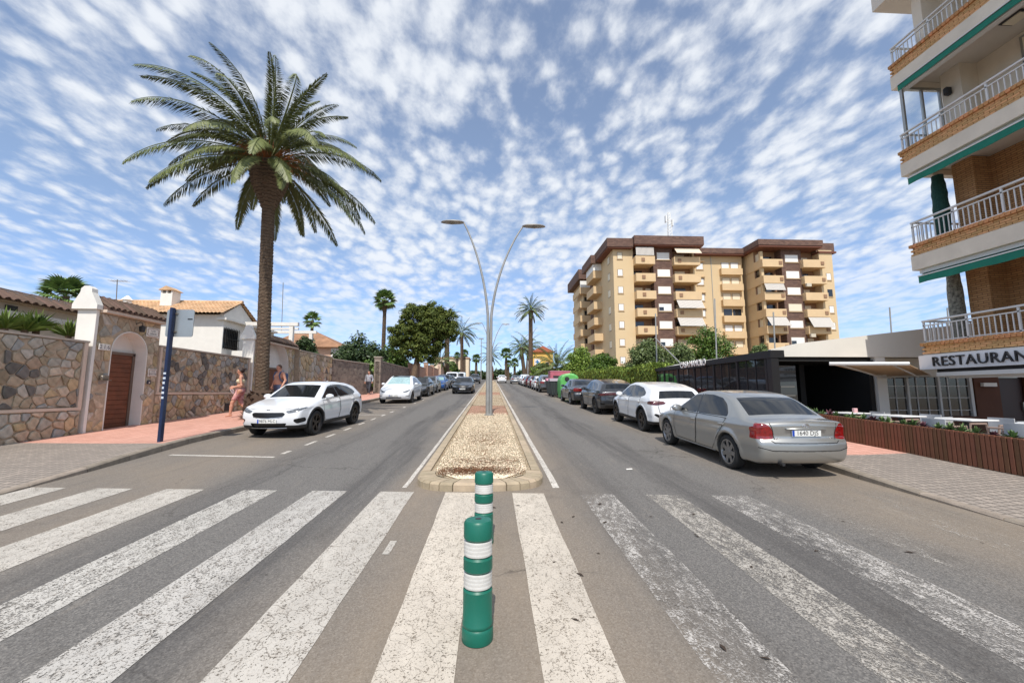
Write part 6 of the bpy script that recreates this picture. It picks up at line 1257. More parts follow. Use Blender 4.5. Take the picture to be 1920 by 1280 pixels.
for i, px in enumerate((880, 912, 938, 985, 1010, 1040)):
    Y = 132+4*(i % 2); c = atY(px, 706, Y); tree(['dark distant tree left of the far floodlight mast', 'dark distant tree behind the median end', 'dark distant tree right of the lamp axis', 'dark distant tree below the far fan palms', 'dark distant tree before the yellow house', 'dark distant tree behind the low spreading palm'][i], 'distant_tree', (c.x, Y, zr(Y)-.2), (c.x, Y, c.z), [B(px, 704, 13, Y, (1.5, 1, .7)), B(px-12, 706, 10, Y, (1.3, 1, .7)), B(px+12, 706, 10, Y, (1.3, 1, .7))], 70, .9, 40, .5, DKG, .3, seed=60+i, limbs_=2, group='dark trees at the far end of the street')
# --- clipped hedge on the right
hdg = tag(link('hedge', None, loc=(8.9, 22.5, zr(22.5))), 'long clipped green hedge behind the dark parked cars', 'hedge')
rs = np.random.default_rng(8); NH = 52000; yy = rs.random(NH)**1.25*27; top = 2.15-.35*np.clip(yy/27, 0, 1)+.10*np.sin(yy*.9)+.06*np.sin(yy*2.3); zz_ = rs.random(NH); face = rs.random(NH); fx = np.where(face < .55, rs.normal(0, .07, NH), rs.random(NH)*1.0); fz = np.where(face < .55, zz_*top, np.where(face < .85, top+rs.normal(0, .05, NH), zz_*top)); endm = face >= .85; yy = np.where(endm, np.abs(rs.normal(0, .08, NH)), yy); top0 = 2.15; fz = np.where(endm, zz_*top0, fz); fx = np.where(endm, rs.random(NH)*1.0, fx)
fx = fx-.10*np.sin(yy*1.7)*.5
p = np.stack([fx, yy, fz+S*yy], -1); nrm = np.where(endm[:, None], [0, -1, .3], np.where((face < .55)[:, None], [-1, 0, .35], [0, 0, 1]))+rs.normal(0, .5, (NH, 3)); nrm /= np.linalg.norm(nrm, axis=1, keepdims=True); t1 = np.cross(nrm, rs.normal(0, .4, (NH, 3))+[0, .2, 1.0]); t1 /= np.linalg.norm(t1, axis=1, keepdims=True); t2 = np.cross(nrm, t1); s = (.035+.05*rs.random(NH)); a = t2*(s*1.9)[:, None]; b = t1*(s*.55)[:, None]
link('foliage', np_mesh('foliage', np.stack([p-a, p-b, p+a, p+b], 1).reshape(-1, 3), np.arange(4*NH).reshape(-1, 4)), HEDGE, hdg)
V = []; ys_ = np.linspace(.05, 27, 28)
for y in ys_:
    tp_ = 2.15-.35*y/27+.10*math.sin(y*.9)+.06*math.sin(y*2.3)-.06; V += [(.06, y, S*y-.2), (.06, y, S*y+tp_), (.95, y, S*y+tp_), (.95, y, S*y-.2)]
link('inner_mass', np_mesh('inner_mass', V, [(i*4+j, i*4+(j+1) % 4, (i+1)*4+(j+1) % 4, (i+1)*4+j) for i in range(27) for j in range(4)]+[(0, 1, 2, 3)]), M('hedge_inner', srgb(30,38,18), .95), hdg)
# low pinkish wall at the hedge foot
lw_ = tag(link('low_wall', None, loc=(8.62, 22.0, zr(22))), 'low pinkish wall at the foot of the clipped hedge', 'wall'); me = MB(); me.add([(x, y, S*y+z) for y in (0, 27) for x, z in ((0, -.1), (.18, -.1), (.18, .75), (0, .75))], [(0,1,2,3), (7,6,5,4), (0,4,5,1), (1,5,6,2), (2,6,7,3), (3,7,4,0)]); me.build('masonry', M('pinkish_masonry', srgb(176,138,120), .9, var=(4, .2), bump=(20, .4)), lw_)
# spiky yuccas over the first wall
def spiky(label, loc, n_, l, mat, w_=.03, seed=0, name='yucca', group=None, up=20, cat='plant'):
    rnd = random.Random(seed); t = tag(link(name, None, loc=loc), label, cat, group); V, F = [], []
    for i in range(n_):
        a = rnd.random()*6.28; e = R(rnd.uniform(up, 85)); L_ = l*rnd.uniform(.7, 1.1); d = Vector((math.cos(a)*math.cos(e), math.sin(a)*math.cos(e), math.sin(e))); s = Vector((-math.sin(a), math.cos(a), 0))*w_; p1 = d*L_*.6; p2 = d*L_-Vector((0, 0, .18*L_*math.cos(e))); k = len(V); V += [tuple(-s*.6), tuple(s*.6), tuple(p1+s), tuple(p2), tuple(p1-s)]; F.append((k, k+1, k+2, k+3, k+4))
    me = bpy.data.meshes.new('leaves'); me.from_pydata(V, [], F); me.update(); link('leaves', me, mat, t); return t
YUC = leafmat('yucca_leaf', (98,118,52), .3)
for i, (px, py, lb) in enumerate([(8, 618, 'spiky yucca at the far left edge above the wall'), (46, 622, 'spiky yucca second from the left above the wall'), (68, 618, 'spiky yucca third from the left above the wall'), (128, 632, 'spiky yucca close to the white gate pillar')]):
    c = atX(px, py, -12.2); t = spiky(lb, tuple(c), 70, .62, YUC, .028, 70+i, group='yuccas above the leftmost wall'); MB().tube([(0, 0, -2.4), (0, 0, .05)], [.09, .07], 8).build('stem', BARK, t)
# far houses and signs at the end of the street
YEL = M('yellow_render', srgb(232,190,104), .9); fh = thing('yellow_house', 'yellow house with red roof far up the right side', 'house', (10.6, 108, zr(108)-.3)); MB().box(0, 5.2, 0, 7, 0, 7.6).build('wall', YEL, fh); MB().prism([(-.5, 7.61), (5.7, 7.61), (2.6, 9.2)], -.5, 7.5).build('roof', M('far_red_roof', srgb(176,104,78), .9), fh)
for x in (1.0, 3.2): w_ = MB().box(x, x+1, -.05, .0, 3.4, 5.0).build('window', WHITE, fh); MB().box(x+.1, x+.9, -.07, -.051, 3.5, 4.9).build('pane', G_GLASS, w_)
MB().box(-1.2, -.02, .5, 6, 0, 5.5).build('white_wing', WHITE, fh)
fw = thing('pale_villa', 'pale flat-roofed villa at the far end of the left side', 'house', (-11.0, 118, zr(118)-.3)); MB().box(-5, 4.6, 0, 8, 0, 6.2).build('wall', M('cream_render', srgb(226,206,178), .9), fh if False else fw); MB().box(-5.2, 4.8, -.2, 8.2, 6.2, 6.6).build('roof_slab', M('far_tile', srgb(176,140,112), .9), fw)
for x in (-3.4, -.6, 2.2): w_ = MB().box(x, x+1.3, -.05, 0, 3.6, 5.2).build('window', WHITE, fw); MB().box(x+.12, x+1.18, -.07, -.051, 3.7, 5.1).build('pane', G_GLASS, w_)
ps = thing('shop_sign', 'white square sign with a blue emblem by the right palms', 'sign', (8.35, 77, zr(77))); MB().tube([(0,0,0), (0,0,3.3)], .05, 8).build('post', GALV, ps); b_ = MB().box(-.55, .55, -.06, .06, 3.3, 4.5).build('board', WHITE, ps); bl = M('sign_blue', srgb(40,110,170), .5); MB().box(-.12, .12, -.07, -.061, 3.55, 4.25).build('emblem', bl, b_); MB().box(-.35, -.121, -.07, -.061, 3.8, 4.0).build('emblem', bl, b_); MB().box(.121, .35, -.07, -.061, 3.8, 4.0).build('emblem', bl, b_)
ps = thing('hoarding', 'lime green advertising panel beside the white shop sign', 'sign', (9.1, 74, zr(74))); MB().box(-.7, .7, -.05, .05, 1.4, 2.9).build('panel', M('lime_panel', srgb(186,210,60), .6), ps); [MB().tube([(x, 0, 0), (x, 0, 1.4)], .04, 6).build('post', GALV, ps) for x in (-.5, .5)]
rb = thing('rusty_sculpture', 'slim rust-brown column standing at the far end of the median', 'column', (.05, 84, zr(84)+.1)); m = MB(); m.lathe([(.30, 0), (.25, .6), (.38, 1.2), (.26, 1.9), (.34, 2.5), (.20, 3.1), (.05, 3.3)], 9); m.build('stem', M('rust', srgb(96,52,38), .9, var=(5, .3)), rb); m = MB(); m.lathe([(.55, 0), (.55, .25), (.4, .26)], 12); m.build('plinth', M('pale_stone', srgb(200,190,170), .9), rb)
# ================================================================ APARTMENT BLOCK (right, beyond the hedge)
YELW = NT('yellow_brick'); n = YELW; sp = n.n('ShaderNodeSeparateXYZ'); n.L(n.P, sp.inputs[0]); c = n.mix(n.noise(.35, 6, .7), srgb(206,180,140), srgb(216,194,156)); c = n.mix(n.math('MULTIPLY', n.mr(n.noise(9, 3, .6, n.map((1, 1, 3))), .5, .7), .14), c, srgb(180,144,102)); n.L(c, n.b.inputs['Base Color']); n.b.inputs['Roughness'].default_value = .9; YELW = n.m
BRKB = NT('brown_brick'); n = BRKB; br = n.n('ShaderNodeTexBrick'); n.L(n.map((1, 1, 1), rot=(R(90), 0, 0)), br.inputs['Vector']); br.inputs['Scale'].default_value = 1; br.inputs['Brick Width'].default_value = .55; br.inputs['Row Height'].default_value = .22; br.inputs['Mortar Size'].default_value = .018; br.inputs['Color1'].default_value = (*srgb(96,72,62), 1); br.inputs['Color2'].default_value = (*srgb(122,94,80), 1); br.inputs['Mortar'].default_value = (*srgb(82,64,58), 1); n.L(n.mix(n.math('MULTIPLY', n.mr(n.noise(1.1, 5, .7), .45, .7), .4), br.outputs[0], srgb(84,68,66)), n.b.inputs['Base Color']); n.b.inputs['Roughness'].default_value = .85; BRKB = n.m
REDB = M('rust_soffit', srgb(112,70,56), .85); PARA = M('balcony_apricot', srgb(212,184,144), .88, var=(.8, .06)); SHUT = M('white_shutter', srgb(236,236,232), .6); SHUTC = M('cream_shutter', srgb(226,216,192), .7); DARKW = M('dark_window', (.02, .022, .025), .1, spec=.8); ACW = M('ac_unit', srgb(200,190,170), .6); RECW = M('recess_brick', srgb(150,118,92), .9)
AWS = NT('striped_awning'); n = AWS; wv = n.n('ShaderNodeTexWave', wave_type='BANDS', bands_direction='X'); n.L(n.P, wv.inputs['Vector']); wv.inputs['Scale'].default_value = 1.6; n.L(n.mix(n.mr(wv.outputs['Fac'], .45, .55), srgb(216,210,200), srgb(146,142,138)), n.b.inputs['Base Color']); n.b.inputs['Roughness'].default_value = .85; AWS = n.m; AWC = M('cream_awning', srgb(216,200,176), .85)
AX, AY, AZ = 36.0, 66.0, 1.2
apt = thing('apartment_block', 'eight-storey apricot and brown brick apartment block with balconies', 'building', (AX, AY, AZ))
def ab(nm, x0, x1, y0, y1, z0, z1, mat, par=None): return MB().box(x0-AX, x1-AX, y0-AY, y1-AY, z0-AZ, z1-AZ).build(nm, mat, par or apt)
def pxX(px, Y): return atY(px, 600, Y).x
def pyZ(py, px, Y): return atY(px, py, Y).z
FH = 2.86; F0 = 66.0
zt0 = pyZ(494, 1210, 65.2)                      # floor of the top storey
floors = [zt0-FH*k for k in range(7)]
def window(x0, x1, z0, z1, Y, mat=SHUT, d=.08, axis='y', half=None):
    """recessed frame and shutter panel; axis x: window in a wall facing -x"""
    if axis == 'y':
        w_ = ab('window', x0-.09, x1+.09, Y-.03, Y-.002, z0-.09, z1+.09, DARKW if mat is DARKW else TRIMG); p_ = ab('shutter' if mat is not DARKW else 'pane', x0, x1, Y-.05, Y-.0305, z0, z1, mat, w_)
        if half: ab('pane', x0+.02, x0+(x1-x0)*.38, Y-.054, Y-.0505, z0+.05, z0+(z1-z0)*.55, DARKW, w_)
        ab('sill', x0-.15, x1+.15, Y-.12, Y-.002, z0-.16, z0-.092, PARA, w_)
    else:
        w_ = ab('window', Y-.03, Y-.002, x0-.09, x1+.09, z0-.09, z1+.09, TRIMG); ab('shutter', Y-.05, Y-.0305, x0, x1, z0, z1, mat, w_)
    w_.parent = apt; return w_
TRIMG = M('window_surround', srgb(150,130,110), .8)
rA = random.Random(3)
def balcony(x0, x1, Yf, Yb, zf, h=1.15, ac=None, awn=None, side=None):
    b = ab('balcony', x0, x1, Yf, Yb-.01, zf-.18, zf+.02, PARA); ab('parapet', x0, x1, Yf, Yf+.14, zf+.021, zf+h, PARA, b); ab('parapet_end', x0, x0+.13, Yf+.141, Yb-.01, zf+.021, zf+h, PARA, b); ab('parapet_end', x1-.13, x1, Yf+.141, Yb-.01, zf+.021, zf+h, PARA, b)
    if ac: X_ = x0+(x1-x0)*ac; ab('drain_box', X_, X_+.55, Yf-.10, Yf-.001, zf+.25, zf+.80, RECW, b)
    if awn:
        mt, z_t, z_b, out = awn; MB().add([(x0+.1-AX, Yf+.05-AY, zf+z_t-AZ), (x1-.1-AX, Yf+.05-AY, zf+z_t-AZ), (x1-.1-AX, Yf-out-AY, zf+z_b-AZ), (x0+.1-AX, Yf-out-AY, zf+z_b-AZ), (x0+.1-AX, Yf+.08-AY, zf+z_t+.04-AZ), (x1-.1-AX, Yf+.08-AY, zf+z_t+.04-AZ), (x1-.1-AX, Yf-out-AY, zf+z_b+.05-AZ), (x0+.1-AX, Yf-out-AY, zf+z_b+.05-AZ)], [(0,1,2,3), (7,6,5,4), (0,4,5,1), (1,5,6,2), (2,6,7,3), (3,7,4,0)]).build('awning', mt, b)
    return b
# ---- left wing
Yl = 66.0; xs = [pxX(p, Yl) for p in (1153, 1191, 1229, 1266, 1309)]; ztop = pyZ(461, 1250, Yl); zb = 1.0
ab('wall', xs[0], xs[1], Yl, 72.5, zb, ztop, YELW); ab('wall', xs[0]+.02, xs[4], 67.6, 82, zb, ztop-.01, YELW); ab('brick_pier', xs[2], xs[3], Yl-.05, 67.59, zb, ztop, BRKB); ab('wall_end', xs[4]-.25, xs[4], Yl+.3, 67.59, zb, ztop, YELW)
ab('recess_wall', xs[1]+.02, xs[2]-.02, 67.45, 67.595, zb, ztop, RECW); ab('recess_wall', xs[3]+.02, xs[4]-.26, 67.45, 67.595, zb, ztop, RECW)
for k, zf in enumerate(floors):
    window(xs[0]+(xs[1]-xs[0])*.22, xs[0]+(xs[1]-xs[0])*.44, zf+1.0, zf+2.0, Yl, SHUT if k else SHUTC)
    window(xs[2]+.65, xs[3]-.55, zf+.95, zf+2.1, Yl-.05, SHUT, half=(k in (3, 5)))
    balcony(xs[1], xs[2]-.15, Yl-1.2, 67.45, zf, ac=.30, awn=(AWS, 2.6, 1.25, .05) if k == 0 else None)
    aw = {0: (AWC, 2.6, 1.5, .9), 4: (AWS, 2.55, 1.1, .9), 3: (AWS, 2.55, 1.1, .9)}.get(k)
    balcony(xs[3]-.15, xs[4]+.35, Yl-1.0, 67.45, zf, ac=.14, awn=aw)
    if k in (2, 5): ab('air_conditioner', xs[1]+2.3, xs[1]+3.1, 67.05, 67.44, zf+1.5, zf+2.05, ACW)
    for a, b_ in ((xs[1]+.5, xs[1]+1.9), (xs[3]+.9, xs[3]+2.6)): w_ = ab('balcony_door', a, b_, 67.38, 67.449, zf+.03, zf+2.25, DARKW if rA.random() < .45 else SHUTC)
# frieze and soffit
for (x0, x1, y0, y1, z0, z1) in ((xs[1]-.2, xs[4]+.9, Yl-1.5, 83, pyZ(460, 1250, 64.5), pyZ(442, 1250, 64.5)), (xs[0]-1.2, xs[1]-.21, Yl-.9, 79, pyZ(464, 1170, 65), pyZ(446, 1170, 65))):
    ab('frieze', x0, x1, y0, y1, z0+.18, z1, BRKB); ab('soffit', x0+.1, x1-.1, y0+.1, y1-.1, z0, z0+.179, REDB)
# side face towards the street (-x): windows, stepped-back balconies
Xs = xs[0]
for k, zf in enumerate(floors):
    window(68.0, 69.2, zf+.9, zf+2.0, Xs, SHUTC, axis='x')
    b = ab('balcony', Xs-1.5, Xs+.5, 73.5, 79.0, zf-.18, zf+.02, PARA); ab('parapet', Xs-1.5, Xs-1.36, 73.5, 79.0, zf+.021, zf+1.15, PARA, b); ab('parapet_end', Xs-1.355, Xs+.5, 73.5, 73.64, zf+.021, zf+1.15, PARA, b)
    if k == 0: ab('glazing', Xs-1.5, Xs-1.42, 73.5, 79, zf+1.2, zf+2.5, SHUT, b); ab('glazing', Xs-1.41, Xs+.4, 73.5, 73.6, zf+1.2, zf+2.5, SHUT, b)
ab('recess_wall', Xs+.3, Xs+.45, 72.55, 81, zb, ztop-.5, DARKW if False else RECW); ab('brick_pier', Xs-.2, Xs+.29, 80, 81.5, zb, ztop-1, BRKB)
ab('frieze', Xs-2.0, Xs+.6, 73, 80.5, ztop-2.0+1.1, ztop+.6, BRKB)
# block further back on the street side
Xf = 18.7; zfB = ztop-1.2
ab('wall', Xf, Xf+6, 84, 94, zb, zfB, YELW); ab('brick_pier', Xf+1.9, Xf+2.6, 83.2, 83.99, zb, zfB, BRKB); ab('frieze', Xf-1.2, Xf+3.5, 82.6, 95, zfB+.01, zfB+2.0, BRKB)
for k in range(7):
    zf = zfB-2.9-FH*k; b = ab('balcony', Xf-1.0, Xf+1.8, 82.6, 83.99, zf-.18, zf+.02, PARA); ab('parapet', Xf-1.0, Xf+1.8, 82.6, 82.74, zf+.021, zf+1.15, PARA, b); ab('parapet_end', Xf-1.0, Xf-.86, 82.741, 90, zf-.1, zf+1.15, PARA, b)
    if k in (0, 5): ab('glazing', Xf-.9, Xf+1.7, 82.65, 82.7, zf+1.16, zf+2.5, SHUT, b)
    else: ab('balcony_door', Xf+.2, Xf+1.5, 83.93, 83.989, zf+.03, zf+2.3, DARKW)
# ---- recessed centre
Yc = 72.0; cx0, cx1 = pxX(1305, Yc), pxX(1398, Yc); zc = pyZ(481, 1350, Yc); ab('wall', cx0, cx1, Yc, 82, zb, zc, YELW); ab('frieze', cx0, cx1+.5, Yc-1.2, 82.5, zc+.25, pyZ(465, 1350, Yc-1.2), BRKB); ab('soffit', cx0, cx1+.4, Yc-1.1, 82.4, zc+.001, zc+.249, REDB)
zc0 = pyZ(514, 1375, Yc-.6); cA0, cA1 = pxX(1355, Yc), pxX(1393, Yc)
for k in range(7):
    zf = zc0-FH*k
    for a in (.10, .56): window(cA0+(cA1-cA0)*a, cA0+(cA1-cA0)*(a+.36), zf+1.25, zf+2.25, Yc, SHUT if k in (0, 4) else (SHUTC if k != 3 else DARKW))
    ab('balcony', cA0-.1, cA1+.1, Yc-.75, Yc-.01, zf-.1, zf+1.05, PARA)
    w0 = pxX(1311, Yc); window(w0, w0+1.15, zf+1.0, zf+2.1, Yc, SHUT); ab('window_brow', w0-.6, w0+1.4, Yc-.35, Yc-.001, zf+2.35, zf+2.55, PARA)
MB().tube([(pxX(1339, Yc)-AX, Yc-.06-AY, zb-AZ), (pxX(1339, Yc)-AX, Yc-.06-AY, zc-AZ)], .05, 6).build('downpipe', GREYM, apt)
# ---- right wing
Yr = 68.0; xr_ = [pxX(p, Yr) for p in (1432, 1473, 1511, 1546, 1571)]; zR = pyZ(468, 1480, Yr); zr0 = pyZ(498, 1460, Yr-.9)
ab('wall', xr_[0]+.05, xr_[4], 69.7, 84, zb, zR-.01, YELW); ab('wall', xr_[3], xr_[4], Yr, 69.69, zb, zR, YELW); ab('brick_pier', xr_[1], xr_[2], Yr-.05, 69.69, zb, zR, BRKB); ab('recess_wall', xr_[0]+.1, xr_[1]-.01, 69.55, 69.695, zb, zR, RECW); ab('recess_wall', xr_[2]+.01, xr_[3]-.01, 69.55, 69.695, zb, zR, RECW)
for k in range(7):
    zf = zr0-FH*k
    ab('corner_post', xr_[0], xr_[0]+.45, Yr-.3, Yr+.2, zf+.03, zf+FH-.19, YELW)
    window(xr_[1]+.7, xr_[2]-.6, zf+.95, zf+2.15, Yr-.05, SHUTC if k == 3 else SHUT, half=(k == 5))
    if k in (1, 4): ab('air_conditioner', xr_[2]-.25, xr_[2]+.55, Yr-1.25, Yr-.91, zf-.75, zf-.2, ACW)
    if k: window(xr_[3]+(xr_[4]-xr_[3])*.45, xr_[3]+(xr_[4]-xr_[3])*.75, zf+.75, zf+1.85, Yr, SHUT if k != 2 else DARKW)
    balcony(xr_[0]-.1, xr_[1]-.35, Yr-.9, 69.55, zf, ac=.80, awn={2: (AWS, 2.6, 1.4, .4), 4: (AWS, 2.6, 1.0, 1.1)}.get(k))
    balcony(xr_[2]-.3, xr_[3]+.35, Yr-.9, 69.55, zf, ac=.78, awn={4: (AWS, 2.6, .8, 1.0)}.get(k))
    ab('balcony_door', xr_[0]+.8, xr_[1]-.6, 69.48, 69.549, zf+.03, zf+2.3, DARKW); ab('balcony_door', xr_[2]+.4, xr_[3]-1.0, 69.48, 69.549, zf+.03, zf+2.2, SHUTC if k != 1 else DARKW)
    # street-side loggia of the right wing (-x face)
    ab('spandrel', xr_[0]-.06, xr_[0]+.049, Yr+.21, Yc, zf-.3, zf+1.0, YELW); ab('loggia_glass', xr_[0]+.3, xr_[0]+.36, Yr+.5, Yc, zf+1.0, zf+2.55, DARKW if k % 2 else SHUTC)
ab('frieze', xr_[0]-.9, xr_[3]-.2, Yr-1.4, 84, zR+.30, pyZ(449, 1480, Yr-1.4), BRKB); ab('soffit', xr_[0]-.8, xr_[3]-.3, Yr-1.3, 83.9, zR, zR+.299, REDB); ab('frieze', xr_[3]-.19, xr_[4]+.8, Yr+.3, 84, zR-.25, pyZ(456, 1560, Yr+.3), BRKB); ab('soffit', xr_[3]-.1, xr_[4]+.7, Yr-.2, 83.8, zR-.55, zR-.251, REDB)
# roof mast
mt_ = thing('lattice_mast', 'white lattice antenna mast on the apartment block roof', 'mast', (pxX(1263, 72), 72, pyZ(442, 1263, 72)-.4)); H = pyZ(398, 1263, 72)-mt_.location.z; m = MB()
for i in range(3): a = i*2.094; m.tube([(.5*math.cos(a), .5*math.sin(a), 0), (.28*math.cos(a), .28*math.sin(a), H)], .05, 5)
m.build('legs', SHUT, mt_); m = MB()
for j in range(8):
    z0, z1 = H*j/8, H*(j+1)/8; r0, r1 = .5-.22*j/8, .5-.22*(j+1)/8
    for i in range(3): a, b_ = i*2.094, (i+1)*2.094; m.tube([(r0*math.cos(a), r0*math.sin(a), z0), (r1*math.cos(b_), r1*math.sin(b_), z1)], .035, 4)
m.build('bracing', SHUT, mt_); MB().box(-.7, -.55, -.3, .3, H*.6, H*.85).build('panel_antenna', SHUT, mt_); MB().box(.5, .65, -.3, .3, H*.45, H*.7).build('panel_antenna', SHUT, mt_)
# ================================================================ RIGHT: BALCONY BUILDING, RESTAURANT, TERRACE
BRY = M('yellow_clay_brick', srgb(196,152,104), .85, var=(9, .16), bump=(40, .3), rnd=.16); BRM = M('brick_mortar', srgb(150,118,86), .95, var=(8, .12)); COPB = M('coping_brick', srgb(178,128,84), .85, var=(9, .2), bump=(40, .3), rnd=.22); CONC = M('painted_concrete', srgb(214,203,186), .85, var=(1.2, .10), bump=(50, .15)); SOFF = M('white_soffit', srgb(206,198,186), .85, var=(1.0, .05)); RAIL = M('white_railing', srgb(206,206,204), .45); GRN = M('green_canvas', srgb(18,112,92), .8, var=(6, .12)); ALU = M('aluminium_frame', srgb(160,160,156), .35, metal=.7)
BRW = NT('brick_wall_courses'); n = BRW; br = n.n('ShaderNodeTexBrick'); sp = n.n('ShaderNodeSeparateXYZ'); n.L(n.P, sp.inputs[0]); cb = n.n('ShaderNodeCombineXYZ'); n.L(n.math('ADD', sp.outputs[0], sp.outputs[1]), cb.inputs[0]); n.L(sp.outputs[2], cb.inputs[1]); n.L(cb.outputs[0], br.inputs['Vector']); br.inputs['Scale'].default_value = 1; br.inputs['Brick Width'].default_value = .25; br.inputs['Row Height'].default_value = .062; br.inputs['Mortar Size'].default_value = .008; br.inputs['Color1'].default_value = (*srgb(190,146,100), 1); br.inputs['Color2'].default_value = (*srgb(168,124,82), 1); br.inputs['Mortar'].default_value = (*srgb(122,94,68), 1); n.L(br.outputs[0], n.b.inputs['Base Color']); n.b.inputs['Roughness'].default_value = .9; n.bump(n.math('SUBTRACT', 1.0, br.outputs['Fac']), .8, .015); BRW = n.m
BXX, BYE, BY0 = 12.6, 11.72, 2.0
bl_ = thing('balcony_building', 'brick apartment building with white railings above the restaurant', 'building', (BXX, BYE, 0.0))
def bb(nm, x0, x1, y0, y1, z0, z1, mat, par=None): return MB().box(x0-BXX, x1-BXX, y0-BYE, y1-BYE, z0, z1).build(nm, mat, par or bl_)
XF = 14.3
bb('facade', XF, XF+5, BY0, 11.3, 2.9, 8.5, BRW); bb('upper_facade', XF, XF+5, BY0, 11.3, 8.501, 17.5, CONC); bb('pier', XF-.55, XF-.001, 10.75, 11.29, 3.2, 8.49, BRW); bb('pier', XF-.55, XF-.001, 10.75, 11.29, 8.75, 17.4, CONC)
FL = [(2.85, 3.17, 2.85, 3.84), (5.36, 6.13, 5.79, 6.85), (8.33, 9.12, 8.73, 9.70), (11.22, 12.03, 11.64, 12.65)]   # slab bottom, brick top, brick bottom, rail top
brick_me = MB().bbox(-.0, .10, -.118, .118, -.027, .027, .004).mesh('brick'); cop_me = MB().bbox(-.02, .26, -.052, .052, -.045, .045, .005).mesh('coping_brick')
for k, (zs0, zbt, zbb, zrl) in enumerate(FL):
    b = bb('balcony', BXX+.01, XF-.002, BY0, BYE-.02, zbb-.22, zbb-.02, SOFF)
    if k: bb('fascia', BXX, BXX+.20, BY0, BYE, zs0, zbb-.005, CONC, b); bb('fascia_return', BXX+.205, XF-.01, BYE-.19, BYE, zs0, zbb-.23, CONC, b)
    bb('parapet_core', BXX+.05, BXX+.24, BY0, BYE-.04, zbb, zbt-.09, BRM, b); bb('parapet_core', BXX+.245, XF-.01, BYE-.22, BYE-.04, zbb, zbt-.09, BRW, b)
    bb('slab_edge', BXX+.06, BXX+.2, BY0, BYE-.05, zbb-.004, zbb, CONC, b)
    nc = max(3, int(round((zbt-.09-zbb)/.064))); hc = (zbt-.09-zbb)/nc
    for j in range(nc):
        y = BYE-.12-(.125 if j % 2 else 0)
        while y > 7.6: o = link('brick', brick_me, BRY, b, loc=(-.004+.018, y-BYE, zbb+hc*(j+.5))); y -= .25
    y = BYE-.05
    while y > 7.6: o = link('coping_brick', cop_me, COPB, b, loc=(-.02, y-BYE, zbt-.045)); o.rotation_euler = (random.uniform(-.01, .01), 0, 0); y -= .115
    bb('coping_run', BXX-.02, BXX+.25, BY0, 7.6, zbt-.085, zbt, COPB, b)
    # railing
    rl = MB().bbox(.06, .13, BY0-BYE, -.02, zrl-.05, zrl, .01).build('handrail', RAIL, b); MB().box(.075, .115, BY0-BYE, -.04, zrl-.17, zrl-.14).build('mid_rail', RAIL, rl); MB().box(.075, .115, BY0-BYE, -.04, zbt+.03, zbt+.06).build('bottom_rail', RAIL, rl)
    MB().bbox(.135, XF-BXX-.02, -.12, -.05, zrl-.05, zrl, .01).build('handrail', RAIL, b); MB().box(.135, XF-BXX-.02, -.105, -.07, zbt+.03, zbt+.06).build('bottom_rail', RAIL, b)
    y = -.06; i = 0
    while y > 7.4-BYE:
        big = i % 9 == 0; MB().box(.075 if big else .085, .115 if big else .105, y-(.022 if big else .011), y+(.022 if big else .011), zbt, zrl-.051 if big else zrl-.171).build('post' if big else 'baluster', RAIL, rl); y -= .125; i += 1
    for i in range(1, 13): MB().box(.13+i*.125, .15+i*.125, -.10, -.08, zbt+.06, zrl-.051).build('baluster', RAIL, rl)
# roof slab and upper storey at the top edge
bb('upper_slab', BXX-.15, XF+3, BY0, 11.9, 14.15, 14.6, SOFF); bb('upper_wall', BXX+.5, XF-.01, 11.0, 11.28, 12.1, 14.1, CONC)
# roller awnings with green valances below each slab
for k, (z1, z0, x_in, x_out) in enumerate([(5.36, 4.93, .30, -.05), (8.33, 7.98, .28, -.02), (11.22, 11.05, .22, .0)]):
    a = bb('awning_cassette', BXX+.12, BXX+.30, BY0, 11.62, z1-.12, z1-.005, RAIL)
    aw = MB().add([(x_in-.05, BY0-BYE, z1-.10), (x_in-.05, -.12, z1-.10), (x_out, -.20, z0+.20), (x_out, BY0-BYE, z0+.20), (x_in-.03, BY0-BYE, z1-.09), (x_in-.03, -.12, z1-.09), (x_out+.02, -.20, z0+.215), (x_out+.02, BY0-BYE, z0+.215)], [(0,1,2,3), (7,6,5,4), (0,4,5,1), (1,5,6,2), (2,6,7,3), (3,7,4,0)]).build('awning', GRN, bl_)
    m = MB(); N = 40
    pts = []
    for i in range(N+1): yy = -.20+(BY0-BYE+.2)*i/N; pts += [(x_out, yy, z0+.19), (x_out, yy, z0+.012*math.sin(i*1.3))]
    pts2 = [(p[0]+.012, p[1], p[2]) for p in pts]; q = len(pts); m.add(pts+pts2, [(2*i, 2*i+1, 2*i+3, 2*i+2) for i in range(N)]+[(q+2*i, q+2*i+2, q+2*i+3, q+2*i+1) for i in range(N)]+[(2*i+1, q+2*i+1, q+2*i+3, 2*i+3) for i in range(N)]); m.build('valance', GRN, aw); MB().box(x_out-.012, x_out+.03, BY0-BYE, -.19, z0+.192, z0+.222).build('front_bar', RAIL, aw)
# facade windows/doors behind the balconies
for k, z in enumerate((3.2, 6.15, 9.15, 12.05)):
    for y0, y1 in ((8.0, 9.7), (4.5, 6.5)): w_ = bb('balcony_window', XF-.06, XF-.002, y0, y1, z+.05, z+2.15, ALU); bb('pane', XF-.075, XF-.061, y0+.07, (y0+y1)/2-.03, z+.12, z+2.08, DARKW, w_); bb('pane', XF-.075, XF-.061, (y0+y1)/2+.03, y1-.07, z+.12, z+2.08, SHUTC, w_)
